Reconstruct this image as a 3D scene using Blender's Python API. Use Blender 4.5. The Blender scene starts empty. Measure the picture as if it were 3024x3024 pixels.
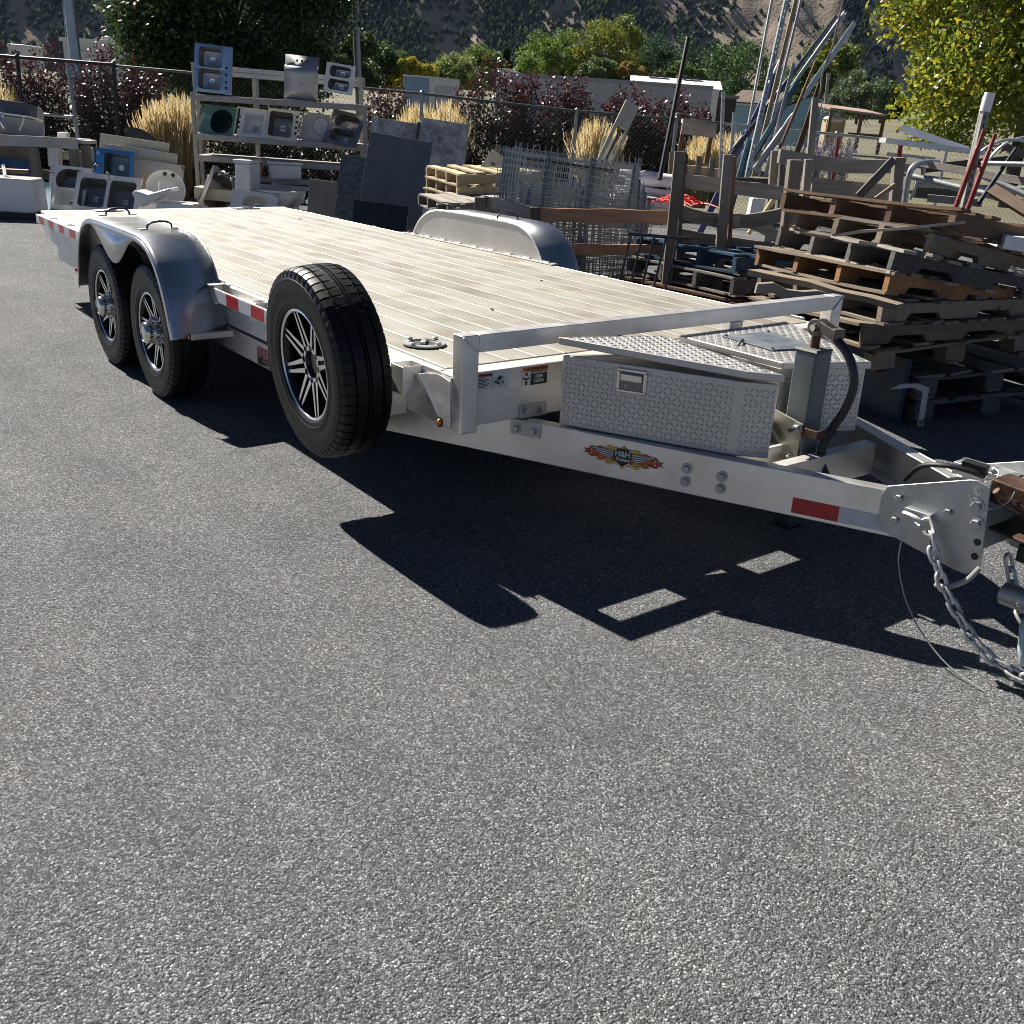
import bpy, bmesh, math, random
import numpy as np
from mathutils import Vector, Matrix, Euler
random.seed(7); RNG = np.random.default_rng(7)
SC = bpy.context.scene; COL = SC.collection; PI = math.pi; R = math.radians

# ------------------------------------------------------------------ camera
YAW, PITCH, ROLL = 2.4919, 0.3811, 0.0427
CAM = Vector((2.7739, -2.8609, 1.4806)); FPX = 2889.96
_f = Vector((math.cos(YAW)*math.cos(PITCH), math.sin(YAW)*math.cos(PITCH), -math.sin(PITCH)))
_r = Vector((math.sin(YAW), -math.cos(YAW), 0)); _u = _r.cross(_f)
_r2 = _r*math.cos(ROLL) + _u*math.sin(ROLL); _u2 = _u*math.cos(ROLL) - _r*math.sin(ROLL)
cam = bpy.data.cameras.new('camera'); cam.sensor_width = 36; cam.lens = FPX/3024*36
cam.clip_start = .05; cam.clip_end = 12000
camo = bpy.data.objects.new('camera', cam); COL.objects.link(camo)
camo.matrix_world = Matrix(((_r2.x, _u2.x, -_f.x, CAM.x), (_r2.y, _u2.y, -_f.y, CAM.y), (_r2.z, _u2.z, -_f.z, CAM.z), (0, 0, 0, 1)))
SC.camera = camo

# ------------------------------------------------------------------ light
S2 = Vector((-1.035, -.118, 1)).normalized()            # towards the sun
w = bpy.data.worlds.new('World'); SC.world = w; w.use_nodes = True
nt = w.node_tree; sky = nt.nodes.new('ShaderNodeTexSky'); sky.sky_type = 'NISHITA'; sky.sun_disc = False
sky.sun_elevation = math.asin(S2.z); sky.sun_rotation = math.atan2(S2.x, S2.y)
sky.altitude = 2300; sky.air_density = .3; sky.dust_density = .0; sky.ozone_density = 1.5
nt.nodes['Background'].inputs[1].default_value = .05
nt.links.new(sky.outputs[0], nt.nodes['Background'].inputs[0])
sun = bpy.data.lights.new('sun', 'SUN'); sun.energy = 5.0; sun.angle = R(.53); sun.color = (1, .95, .87)
suno = bpy.data.objects.new('sun', sun); COL.objects.link(suno)
suno.rotation_euler = (-S2).to_track_quat('-Z', 'Y').to_euler(); suno.location = (0, 0, 30)
SC.view_settings.view_transform = 'Standard'; SC.view_settings.look = 'None'
SC.view_settings.exposure = 1.15; SC.view_settings.gamma = 1
SC.render.engine = 'CYCLES'; SC.cycles.max_bounces = 6; SC.cycles.diffuse_bounces = 2; SC.cycles.filter_width = 1.0; SC.cycles.use_denoising = True

# ------------------------------------------------------------------ the back of the yard lies square to this frame (cross-fall of the lot)
TILT = .03
EF = Vector((math.cos(YAW), math.sin(YAW), 0)); ER0 = Vector((math.sin(YAW), -math.cos(YAW), 0)); EZ = Vector((0, 0, 1))
ER = ER0*math.cos(TILT) - EZ*math.sin(TILT); EU = EZ*math.cos(TILT) + ER0*math.sin(TILT)
BM = Matrix((( ER.x, EF.x, EU.x, 0), (ER.y, EF.y, EU.y, 0), (ER.z, EF.z, EU.z, 0), (0, 0, 0, 1)))
def at(px, py, d):
    """world point of a photo position that stands d metres away"""
    v = _f + _r2*((px-1512)/FPX) - _u2*((py-1512)/FPX)
    return CAM + v*(d/v.dot(EF))
def msz(px, d): return px*d/FPX*1.01
def yard(px, py, d, rz=0, tilt=0, lean=0):
    """matrix of a thing in the back yard: x right, y away, z up; tilt = rotation about y (to the right), lean = backwards"""
    return Matrix.Translation(at(px, py, d)) @ BM @ Matrix.Rotation(R(rz), 4, 'Z') @ Matrix.Rotation(R(-lean), 4, 'X') @ Matrix.Rotation(R(tilt), 4, 'Y')

# ------------------------------------------------------------------ mesh helpers
class MB:
    def __init__(s): s.v = []; s.f = []
    def add(s, vs, fs, M=None):
        b = len(s.v)
        s.v += [tuple(M @ Vector(p)) for p in vs] if M is not None else [tuple(p) for p in vs]
        s.f += [tuple(i+b for i in f) for f in fs]; return s
    def box(s, p, q, M=None):
        x0, y0, z0 = p; x1, y1, z1 = q
        return s.add([(x0,y0,z0),(x1,y0,z0),(x1,y1,z0),(x0,y1,z0),(x0,y0,z1),(x1,y0,z1),(x1,y1,z1),(x0,y1,z1)],
                     [(0,3,2,1),(4,5,6,7),(0,1,5,4),(1,2,6,5),(2,3,7,6),(3,0,4,7)], M)
    def cbox(s, c, d, M=None):
        return s.box((c[0]-d[0]/2,c[1]-d[1]/2,c[2]-d[2]/2),(c[0]+d[0]/2,c[1]+d[1]/2,c[2]+d[2]/2), M)
    def beam(s, a, b, w, h, up=(0,0,1), M=None):
        a = Vector(a); b = Vector(b); x = (b-a); L = x.length; x.normalize(); y = Vector(up).cross(x).normalized(); z = x.cross(y)
        m = Matrix(((x.x,y.x,z.x,a.x),(x.y,y.y,z.y,a.y),(x.z,y.z,z.z,a.z),(0,0,0,1)))
        if M is not None: m = M @ m
        return s.box((0,-w/2,-h/2),(L,w/2,h/2), m)
    def prism(s, poly, fn0, fn1, M=None):
        """polygon poly (2d) lifted to 3d by fn0 and fn1, sides between"""
        n = len(poly); vs = [fn0(*p) for p in poly] + [fn1(*p) for p in poly]
        fs = [tuple(range(n-1,-1,-1)), tuple(range(n,2*n))] + [(i,(i+1)%n,n+(i+1)%n,n+i) for i in range(n)]
        return s.add(vs, fs, M)
    def tube(s, path, r, n=8, closed=False, cap=True, M=None, flat=None):
        P = [Vector(p) for p in path]; m = len(P); rr = r if isinstance(r,(list,tuple)) else [r]*m
        vs = []; fs = []; prev = None
        for i in range(m):
            if closed: t = P[(i+1)%m]-P[i-1]
            else: t = P[min(i+1,m-1)]-P[max(i-1,0)]
            t.normalize()
            if prev is None:
                u = Vector((0,0,1)) if abs(t.z) < .9 else Vector((1,0,0))
            else: u = prev
            u = (u - t*u.dot(t)).normalized(); prev = u; v = t.cross(u)
            for k in range(n):
                a = 2*PI*k/n; vs.append(P[i]+(u*math.cos(a)+v*math.sin(a))*rr[i])
        for i in range(m if closed else m-1):
            j = (i+1)%m
            for k in range(n): fs.append((i*n+k, i*n+(k+1)%n, j*n+(k+1)%n, j*n+k))
        if cap and not closed: fs += [tuple(range(n-1,-1,-1)), tuple((m-1)*n+k for k in range(n))]
        return s.add(vs, fs, M)
    def lathe(s, prof, n=32, M=None, closed=False, a0=0, a1=2*PI):
        """profile (r, h) spun about z"""
        m = len(prof); full = abs(a1-a0-2*PI) < 1e-6; k = n if full else n+1
        vs = [(r*math.cos(a0+(a1-a0)*i/n), r*math.sin(a0+(a1-a0)*i/n), h) for i in range(k) for r, h in prof]
        fs = []
        for i in range(n):
            j = (i+1)%k
            for q in range(m if closed else m-1):
                p = (q+1)%m; fs.append((i*m+q, j*m+q, j*m+p, i*m+p))
        return s.add(vs, fs, M)
    def disc(s, c, r, n=20, M=None, ry=None):
        ry = r if ry is None else ry
        return s.add([(c[0]+r*math.cos(2*PI*i/n), c[1]+ry*math.sin(2*PI*i/n), c[2]) for i in range(n)], [tuple(range(n))], M)
    def ball(s, c, r, n=10, m=6, M=None, sc=(1,1,1)):
        vs = [(c[0],c[1],c[2]-r*sc[2])]; fs = []
        for i in range(1,m):
            t = PI*i/m
            for k in range(n): vs.append((c[0]+r*sc[0]*math.sin(t)*math.cos(2*PI*k/n), c[1]+r*sc[1]*math.sin(t)*math.sin(2*PI*k/n), c[2]-r*sc[2]*math.cos(t)))
        vs.append((c[0],c[1],c[2]+r*sc[2])); L = len(vs)-1
        for k in range(n):
            fs.append((0,1+(k+1)%n,1+k)); fs.append((L,1+(m-2)*n+k,1+(m-2)*n+(k+1)%n))
            for i in range(m-2): fs.append((1+i*n+k,1+i*n+(k+1)%n,1+(i+1)*n+(k+1)%n,1+(i+1)*n+k))
        return s.add(vs, fs, M)
    def mesh(s, name, m=None, smooth=False):
        me = bpy.data.meshes.new(name); me.from_pydata(s.v, [], s.f); me.update()
        if m is not None: me.materials.append(m)
        if smooth:
            me.polygons.foreach_set('use_smooth', [True]*len(me.polygons))
        return me
    def build(s, name, m, parent=None, smooth=False, bevel=0, M=None, seg=2):
        return link(name, s.mesh(name, m, smooth), parent, bevel, M, smooth, seg)
def link(name, me, parent=None, bevel=0, M=None, smooth=False, seg=2):
    o = bpy.data.objects.new(name, me); COL.objects.link(o)
    if parent is not None: o.parent = parent
    if M is not None: o.matrix_local = M
    if bevel:
        b = o.modifiers.new('bevel', 'BEVEL'); b.width = bevel; b.segments = seg; b.limit_method = 'ANGLE'; b.angle_limit = R(40)
        me.polygons.foreach_set('use_smooth', [True]*len(me.polygons))
        wn = o.modifiers.new('wn', 'WEIGHTED_NORMAL'); wn.keep_sharp = True
    elif smooth:
        try: me.set_sharp_from_angle(angle=R(38))
        except Exception: pass
    return o
def npmesh(name, V, F, m=None, smooth=False, col=None):
    """V (n,3), F (k,c) arrays of same sized faces; col (n,3) vertex tint"""
    me = bpy.data.meshes.new(name); V = np.asarray(V, np.float32); F = np.asarray(F, np.int32); k, c = F.shape
    me.vertices.add(len(V)); me.vertices.foreach_set('co', V.ravel()); me.loops.add(k*c); me.loops.foreach_set('vertex_index', F.ravel())
    me.polygons.add(k); me.polygons.foreach_set('loop_start', np.arange(0,k*c,c,dtype=np.int32)); me.polygons.foreach_set('loop_total', np.full(k,c,np.int32))
    if smooth: me.polygons.foreach_set('use_smooth', np.ones(k,bool))
    me.update(calc_edges=True)
    if col is not None:
        a = me.color_attributes.new('tint', 'FLOAT_COLOR', 'POINT')
        a.data.foreach_set('color', np.c_[col, np.ones(len(V))].astype(np.float32).ravel())
    if m is not None: me.materials.append(m)
    return me
def empty(name, M=None, parent=None):
    o = bpy.data.objects.new(name, None); COL.objects.link(o); o.empty_display_size = .1
    if parent is not None: o.parent = parent
    if M is not None:
        if parent is None: o.matrix_world = M
        else: o.matrix_local = M
    return o
def tag(o, label, cat=None, group=None, kind=None):
    if label: o['label'] = label
    if cat:
        o['category'] = cat
        if not kind: o['kind'] = 'thing'
    if group: o['group'] = group
    if kind: o['kind'] = kind
    return o
def thing(name, label, cat, M=None, group=None): return tag(empty(name, M), label, cat, group)
def copytree(o, parent=None):
    c = o.copy(); COL.objects.link(c)
    if parent is not None: c.parent = parent; c.matrix_parent_inverse = o.matrix_parent_inverse
    for ch in list(o.children): copytree(ch, c)
    return c
_txt = 0
def text(s, size, m, parent, M, name='lettering', align='LEFT', ext=.0008, shear=0, bold=0, w=None):
    cu = bpy.data.curves.new('t', 'FONT'); cu.body = s; cu.size = size; cu.extrude = ext; cu.align_x = align; cu.align_y = 'CENTER'; cu.shear = shear; cu.offset = bold
    cu.resolution_u = 3
    o = bpy.data.objects.new('t', cu); COL.objects.link(o); dg = bpy.context.evaluated_depsgraph_get(); dg.update()
    me = bpy.data.meshes.new_from_object(o.evaluated_get(dg)); bpy.data.objects.remove(o)
    if w is not None:
        xs = [v.co.x for v in me.vertices]; k = w/(max(xs)-min(xs))
        for v in me.vertices: v.co.x *= k
    me.materials.clear(); me.materials.append(m); me.name = name
    return link(name, me, parent, M=M)

# ------------------------------------------------------------------ materials
_M = {}
def pm(name, col, rough=.6, metal=0., var=.12, scale=12, bump=0., bscale=60, col2=None, spec=.5, stretch=(1,1,1), patch=0, pcol=None, rvar=.1, dist=.01, tint=False, aniso=0, trans=0, pscale=2.2, ovar=0):
    if name in _M: return _M[name]
    m = bpy.data.materials.new(name); m.use_nodes = True; n = m.node_tree.nodes; l = m.node_tree.links; b = n['Principled BSDF']
    tc = n.new('ShaderNodeTexCoord'); oi = n.new('ShaderNodeObjectInfo'); ad = n.new('ShaderNodeVectorMath'); ad.operation = 'ADD'
    mp = n.new('ShaderNodeMapping'); mp.inputs['Scale'].default_value = stretch
    mul = n.new('ShaderNodeVectorMath'); mul.operation = 'SCALE'; mul.inputs[3].default_value = 37.
    cmb = n.new('ShaderNodeCombineXYZ')
    for i in range(3): l.new(oi.outputs['Random'], cmb.inputs[i])
    l.new(cmb.outputs[0], mul.inputs[0]); l.new(tc.outputs['Object'], ad.inputs[0]); l.new(mul.outputs[0], ad.inputs[1]); l.new(ad.outputs[0], mp.inputs[0])
    nz = n.new('ShaderNodeTexNoise'); nz.inputs['Scale'].default_value = scale; nz.inputs['Detail'].default_value = 6; nz.inputs['Roughness'].default_value = .62
    l.new(mp.outputs[0], nz.inputs[0])
    cr = n.new('ShaderNodeValToRGB'); e = cr.color_ramp.elements; e[0].position = .32; e[1].position = .68
    c1 = [max(0,c*(1-var)) for c in col]; c2 = [min(1,c*(1+var)) for c in (col2 or col)]
    e[0].color = (*c1,1); e[1].color = (*c2,1); l.new(nz.outputs[0], cr.inputs[0]); out = cr.outputs[0]
    if patch:
        n2 = n.new('ShaderNodeTexNoise'); n2.inputs['Scale'].default_value = pscale; n2.inputs['Detail'].default_value = 5; l.new(ad.outputs[0], n2.inputs[0])
        r2 = n.new('ShaderNodeValToRGB'); r2.color_ramp.elements[0].position = .45; r2.color_ramp.elements[1].position = .7
        r2.color_ramp.elements[0].color = (0,0,0,1); r2.color_ramp.elements[1].color = (patch,patch,patch,1); l.new(n2.outputs[0], r2.inputs[0])
        mx = n.new('ShaderNodeMix'); mx.data_type = 'RGBA'; l.new(r2.outputs[0], mx.inputs[0]); l.new(out, mx.inputs[6]); mx.inputs[7].default_value = (*(pcol or [c*.5 for c in col]),1); out = mx.outputs[2]
    if ovar:
        orr = n.new('ShaderNodeMapRange'); orr.inputs[3].default_value = 1-ovar; orr.inputs[4].default_value = 1+ovar; l.new(oi.outputs['Random'], orr.inputs[0]); om = n.new('ShaderNodeMix'); om.data_type = 'RGBA'; om.blend_type = 'MULTIPLY'; om.inputs[0].default_value = 1; l.new(out, om.inputs[6]); l.new(orr.outputs[0], om.inputs[7]); out = om.outputs[2]
    if tint:
        at_ = n.new('ShaderNodeAttribute'); at_.attribute_name = 'tint'; mm = n.new('ShaderNodeMix'); mm.data_type = 'RGBA'; mm.blend_type = 'MULTIPLY'; mm.inputs[0].default_value = 1
        l.new(out, mm.inputs[6]); l.new(at_.outputs[0], mm.inputs[7]); out = mm.outputs[2]
    l.new(out, b.inputs['Base Color']); b.inputs['Metallic'].default_value = metal; b.inputs['Specular IOR Level'].default_value = spec
    mr = n.new('ShaderNodeMapRange'); mr.inputs[3].default_value = max(.02,rough-rvar); mr.inputs[4].default_value = min(1,rough+rvar); l.new(nz.outputs[0], mr.inputs[0]); l.new(mr.outputs[0], b.inputs['Roughness'])
    if bump:
        n3 = n.new('ShaderNodeTexNoise'); n3.inputs['Scale'].default_value = bscale; n3.inputs['Detail'].default_value = 4; l.new(mp.outputs[0], n3.inputs[0])
        bp = n.new('ShaderNodeBump'); bp.inputs['Strength'].default_value = bump; bp.inputs['Distance'].default_value = dist; l.new(n3.outputs[0], bp.inputs['Height']); l.new(bp.outputs[0], b.inputs['Normal'])
    if trans:
        # thin leaf: light passes through
        tr = n.new('ShaderNodeBsdfTranslucent'); ms = n.new('ShaderNodeMixShader'); ms.inputs[0].default_value = trans
        l.new(out, tr.inputs[0]); l.new(b.outputs[0], ms.inputs[1]); l.new(tr.outputs[0], ms.inputs[2]); l.new(ms.outputs[0], n['Material Output'].inputs[0])
    _M[name] = m; return m

ALU = pm('weathered_aluminium', (.74,.72,.68), .5, .85, .1, 9, .12, 160, stretch=(1,1,3), patch=.35, pcol=(.52,.49,.45), dist=.002)
ALUB = pm('mill_aluminium', (.80,.785,.75), .42, .9, .08, 14, .1, 200, stretch=(.3,1,1), dist=.002, patch=.5, pcol=(.58,.545,.49), pscale=5)
FEND = pm('fender_aluminium', (.55,.56,.57), .3, 1, .06, 5, .05, 240, stretch=(1,.1,1), dist=.001, rvar=.06, patch=.35, pcol=(.42,.42,.42), pscale=4)
FENDW = pm('fender_inner_aluminium', (.5,.49,.46), .55, .5, .1, 7, .1, 90, dist=.002, patch=.3, pcol=(.38,.36,.33))
DECK = pm('deck_aluminium', (.268,.256,.222), .62, .1, .2, 4, .15, 130, stretch=(.35,3,1), patch=.8, pcol=(.165,.138,.098), dist=.003, pscale=3.2, ovar=.10, spec=.3)
DECKR = pm('deck_rib_aluminium', (.40,.39,.36), .5, .3, .1, 6)
TREAD = pm('tread_plate', (.56,.545,.52), .48, .9, .1, 12, .1, 120, dist=.002, patch=.25, pcol=(.34,.33,.31))
RUB = pm('tyre_rubber', (.008,.008,.009), .6, 0, .25, 30, .15, 220, dist=.002, spec=.25)
RUBW = pm('worn_tread_rubber', (.0055,.0055,.006), .46, 0, .35, 25, .15, 240, dist=.002, spec=.28)
RIMB = pm('rim_black_enamel', (.008,.008,.009), .2, 0, .1, 10)
RIMS = pm('rim_machined_face', (.86,.86,.87), .3, 1, .04, 10)
CHRO = pm('chrome', (.72,.70,.66), .16, 1, .08, 20)
STEEL = pm('sink_steel', (.33,.315,.295), .32, 1, .08, 6, .05, 200, stretch=(1,6,1), dist=.001)
ZINC = pm('zinc_plate', (.45,.46,.46), .45, .8, .15, 18, .1, 90, dist=.002, patch=.25, pcol=(.34,.30,.26))
BLK = pm('black_plastic', (.015,.015,.017), .45, 0, .2, 20)
RED = pm('reflective_red', (.42,.018,.022), .35, 0, .15, 60, .1, 400, dist=.001)
WHT = pm('reflective_white', (.50,.52,.55), .4, 0, .1, 50, .1, 400, dist=.001)
DKGREY = pm('jack_grey_paint', (.125,.15,.16), .42, .2, .2, 10, .12, 70, patch=.3, pcol=(.16,.17,.17), dist=.002)
DKBLU = pm('handle_black_paint', (.02,.023,.03), .4, .1, .3, 14, .1, 80, dist=.002)
RUST = pm('rusty_steel', (.065,.030,.02), .62, .4, .35, 14, .3, 60, col2=(.11,.06,.04), dist=.004, patch=.4, pcol=(.04,.028,.022))
AMB = pm('amber_lens', (.75,.22,.02), .25)
PRW = pm('print_white', (.62,.62,.6), .5); PRK = pm('print_black', (.012,.012,.013), .5); PRO = pm('print_orange', (.62,.12,.025), .5)
PRY = pm('print_yellow', (.75,.42,.02), .5); PRR = pm('print_red', (.42,.015,.01), .5); PRG = pm('print_grey', (.32,.32,.31), .5)

# ------------------------------------------------------------------ asphalt yard
def asphalt():
    m = bpy.data.materials.new('asphalt'); m.use_nodes = True; n = m.node_tree.nodes; l = m.node_tree.links; b = n['Principled BSDF']
    tc = n.new('ShaderNodeTexCoord')
    def noise(sc, det=4, ro=.6):
        x = n.new('ShaderNodeTexNoise'); x.inputs['Scale'].default_value = sc; x.inputs['Detail'].default_value = det; x.inputs['Roughness'].default_value = ro; l.new(tc.outputs['Object'], x.inputs[0]); return x
    def vor(sc, feat='F1', rnd=1):
        x = n.new('ShaderNodeTexVoronoi'); x.feature = feat; x.inputs['Scale'].default_value = sc; x.inputs['Randomness'].default_value = rnd; return x
    wob = noise(90, 2); wa = n.new('ShaderNodeVectorMath'); wa.operation = 'MULTIPLY_ADD'; wa.inputs[1].default_value = (.008,.008,.008)
    l.new(wob.outputs['Color'], wa.inputs[0]); l.new(tc.outputs['Object'], wa.inputs[2])
    v1 = vor(185); v2 = vor(370); ve = vor(185, 'DISTANCE_TO_EDGE')
    for v in (v1, v2, ve): l.new(wa.outputs[0], v.inputs['Vector'])
    big = noise(.7, 5); mid = noise(4, 4); fine = noise(420, 2, .7)
    # stone colour: random grey per stone
    sep = n.new('ShaderNodeSeparateColor'); l.new(v1.outputs['Color'], sep.inputs[0])
    cr = n.new('ShaderNodeValToRGB'); E = cr.color_ramp.elements; E[0].position = 0; E[0].color = (.06,.06,.063,1); E[1].position = 1; E[1].color = (.85,.85,.85,1)
    for p_, c_ in ((.25,.16),(.55,.28),(.80,.47),(.94,.70)):
        e = E.new(p_); e.color = (c_*.955,c_*.995,c_*1.045,1)
    l.new(sep.outputs[0], cr.inputs[0])
    sep2 = n.new('ShaderNodeSeparateColor'); l.new(v2.outputs['Color'], sep2.inputs[0])
    cr2 = n.new('ShaderNodeValToRGB'); E = cr2.color_ramp.elements; E[0].position = .1; E[0].color = (.08,.081,.084,1); E[1].position = 1; E[1].color = (.48,.50,.525,1); l.new(sep2.outputs[1], cr2.inputs[0])
    mx = n.new('ShaderNodeMix'); mx.data_type = 'RGBA'; mx.inputs[0].default_value = .35; l.new(cr.outputs[0], mx.inputs[6]); l.new(cr2.outputs[0], mx.inputs[7])
    # dark binder between the stones, crevice shade painted into the same colour
    be = n.new('ShaderNodeMapRange'); be.inputs[1].default_value = .0; be.inputs[2].default_value = .16; l.new(ve.outputs['Distance'], be.inputs[0])
    mb = n.new('ShaderNodeMix'); mb.data_type = 'RGBA'; l.new(be.outputs[0], mb.inputs[0]); mb.inputs[6].default_value = (.06,.061,.063,1); l.new(mx.outputs[2], mb.inputs[7])
    # broad traffic tone
    cb = n.new('ShaderNodeValToRGB'); cb.color_ramp.elements[0].position = .3; cb.color_ramp.elements[1].position = .72; cb.color_ramp.elements[0].color = (.84,.84,.86,1); cb.color_ramp.elements[1].color = (1.14,1.11,1.06,1); l.new(big.outputs[0], cb.inputs[0])
    cm = n.new('ShaderNodeValToRGB'); cm.color_ramp.elements[0].position = .35; cm.color_ramp.elements[1].position = .7; cm.color_ramp.elements[0].color = (.9,.9,.9,1); cm.color_ramp.elements[1].color = (1.1,1.08,1.07,1); l.new(mid.outputs[0], cm.inputs[0])
    m1 = n.new('ShaderNodeMix'); m1.data_type = 'RGBA'; m1.blend_type = 'MULTIPLY'; m1.inputs[0].default_value = 1; l.new(mb.outputs[2], m1.inputs[6]); l.new(cb.outputs[0], m1.inputs[7])
    m2 = n.new('ShaderNodeMix'); m2.data_type = 'RGBA'; m2.blend_type = 'MULTIPLY'; m2.inputs[0].default_value = 1; l.new(m1.outputs[2], m2.inputs[6]); l.new(cm.outputs[0], m2.inputs[7])
    # old oil drips, tyre scuffs and pale dust
    oil = noise(1.9, 6, .65); ro = n.new('ShaderNodeMapRange'); ro.inputs[1].default_value = .62; ro.inputs[2].default_value = .74; ro.inputs[3].default_value = 1; ro.inputs[4].default_value = .62; l.new(oil.outputs[0], ro.inputs[0])
    mpd = n.new('ShaderNodeMapping'); mpd.inputs['Scale'].default_value = (.35,3.2,1); mpd.inputs['Rotation'].default_value = (0,0,.5); l.new(tc.outputs['Object'], mpd.inputs[0]); scf = n.new('ShaderNodeTexNoise'); scf.inputs['Scale'].default_value = 1.3; scf.inputs['Detail'].default_value = 7; l.new(mpd.outputs[0], scf.inputs[0])
    rs = n.new('ShaderNodeMapRange'); rs.inputs[1].default_value = .3; rs.inputs[2].default_value = .72; rs.inputs[3].default_value = .88; rs.inputs[4].default_value = 1.12; l.new(scf.outputs[0], rs.inputs[0])
    mo = n.new('ShaderNodeMath'); mo.operation = 'MULTIPLY'; l.new(ro.outputs[0], mo.inputs[0]); l.new(rs.outputs[0], mo.inputs[1])
    m3 = n.new('ShaderNodeMix'); m3.data_type = 'RGBA'; m3.blend_type = 'MULTIPLY'; m3.inputs[0].default_value = 1; l.new(m2.outputs[2], m3.inputs[6]); l.new(mo.outputs[0], m3.inputs[7]); m2 = m3
    l.new(m2.outputs[2], b.inputs['Base Color']); b.inputs['Roughness'].default_value = .8; b.inputs['Specular IOR Level'].default_value = .35
    # relief
    h1 = n.new('ShaderNodeMath'); h1.operation = 'MULTIPLY_ADD'; h1.inputs[1].default_value = -.9; h1.inputs[2].default_value = 1; l.new(v1.outputs['Distance'], h1.inputs[0])
    h2 = n.new('ShaderNodeMath'); h2.operation = 'MULTIPLY_ADD'; h2.inputs[1].default_value = .55; l.new(sep.outputs[1], h2.inputs[0]); l.new(h1.outputs[0], h2.inputs[2])
    h3 = n.new('ShaderNodeMath'); h3.operation = 'MULTIPLY_ADD'; h3.inputs[1].default_value = -.45; l.new(v2.outputs['Distance'], h3.inputs[0]); l.new(h2.outputs[0], h3.inputs[2])
    h4 = n.new('ShaderNodeMath'); h4.operation = 'MULTIPLY_ADD'; h4.inputs[1].default_value = .5; l.new(fine.outputs[0], h4.inputs[0]); l.new(h3.outputs[0], h4.inputs[2])
    pit = noise(70, 3, .65); pr_ = n.new('ShaderNodeMapRange'); pr_.inputs[1].default_value = .36; pr_.inputs[2].default_value = .5; pr_.inputs[3].default_value = -.9; pr_.inputs[4].default_value = 0; l.new(pit.outputs[0], pr_.inputs[0])
    h5 = n.new('ShaderNodeMath'); h5.operation = 'ADD'; l.new(h4.outputs[0], h5.inputs[0]); l.new(pr_.outputs[0], h5.inputs[1]); h4 = h5
    bp = n.new('ShaderNodeBump'); bp.inputs['Strength'].default_value = 1.0; bp.inputs['Distance'].default_value = .0100; l.new(h4.outputs[0], bp.inputs['Height']); l.new(bp.outputs[0], b.inputs['Normal'])
    return m
ASPH = asphalt()
g = MB().add([(-18,-20,0),(12,-20,0),(12,14,0),(-18,14,0)], [(0,1,2,3)])
# the asphalt reaches to the fence; beyond it the dry ground
def yardpt(a, d, z=0): return tuple(Vector((CAM.x,CAM.y,0)) + ER0*a + EF*d + EZ*z)
g = MB().add([yardpt(-40,-16), yardpt(40,-16), yardpt(40,17.6), yardpt(-40,17.6)], [(0,1,2,3)])
tag(g.build('asphalt_yard', ASPH), None, kind='structure')
# =================================================================== the trailer
H, HD, L = 1.04, .6515, 5.97
TR = thing('flatbed_trailer', 'long aluminium flatbed car trailer with spare wheel and tread-plate tool boxes', 'trailer', Matrix.Translation((0,0,0)))
# --- deck planks: ribbed extrusions running lengthwise
NP = 15; y0, y1 = -H+.035, H-.035; PW = (y1-y0)/NP
def plank_mesh():
    b = MB(); n = 7; pts = []
    pr_ = [(0,-.03),(.0004,.0004),(.005,.0018),(.011,.0018),(.0145,0)]
    for i in range(n):
        a = .014 + (PW-.018)*i/n; s = (PW-.018)/n
        pr_ += [(a,0),(a+s*.2,.0009),(a+s*.52,.0009),(a+s*.72,0)]
    pr_ += [(PW-.0008,0),(PW-.0008,-.03)]
    m = len(pr_); xa, xb = -L+.02, -.09
    b.add([(xa,y,z) for y,z in pr_]+[(xb,y,z) for y,z in pr_], [(i,i+1,m+i+1,m+i) for i in range(m-1)]+[tuple(range(m-1,-1,-1)),tuple(range(m,2*m))])
    me = b.mesh('plank', DECK); me.materials.append(DECKR)
    for p_ in me.polygons[:4]: p_.material_index = 1
    return me
pmh = plank_mesh()
for i in range(NP):
    o = link('deck_plank', pmh, TR); o.location = (0, y0+i*PW, HD+.003)
# --- perimeter frame
b = MB()
for s in (-1,1):
    b.box((-L,min(s*H,s*(H-.033)),.456),(-.07,max(s*H,s*(H-.033)),HD))
b.build('side_rail', ALU, TR, bevel=.004)
b = MB().box((-.088,-H,.456),(0,H,HD)); fr = b.build('front_header', ALU, TR, bevel=.004)
b = MB().box((-L-.06,-H,.5),(-L+.015,H,HD+.002)); rear = b.build('rear_header', ALU, TR, bevel=.004)
for s in (-1,1):
    b = MB().box((-5.7,min(s*1.022,s*.96),.312),(-.62,max(s*1.022,s*.96),.432)); b.build('lower_frame_rail', ALU, TR, bevel=.004)
b = MB()
for x in np.arange(-5.6,-.3,.6): b.box((x,-.95,.5),(x+.05,.95,.63))
b.build('cross_member', ALU, TR)
# dovetail brace under the tail, near side
for s in (-1,1):
    b = MB().prism([(-5.85,.455),(-4.55,.455),(-4.7,.33),(-5.2,.36)], lambda x,z: (x,s*1.035,z), lambda x,z: (x,s*.99,z)); b.build('tail_brace', ALU, TR, bevel=.003)
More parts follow.
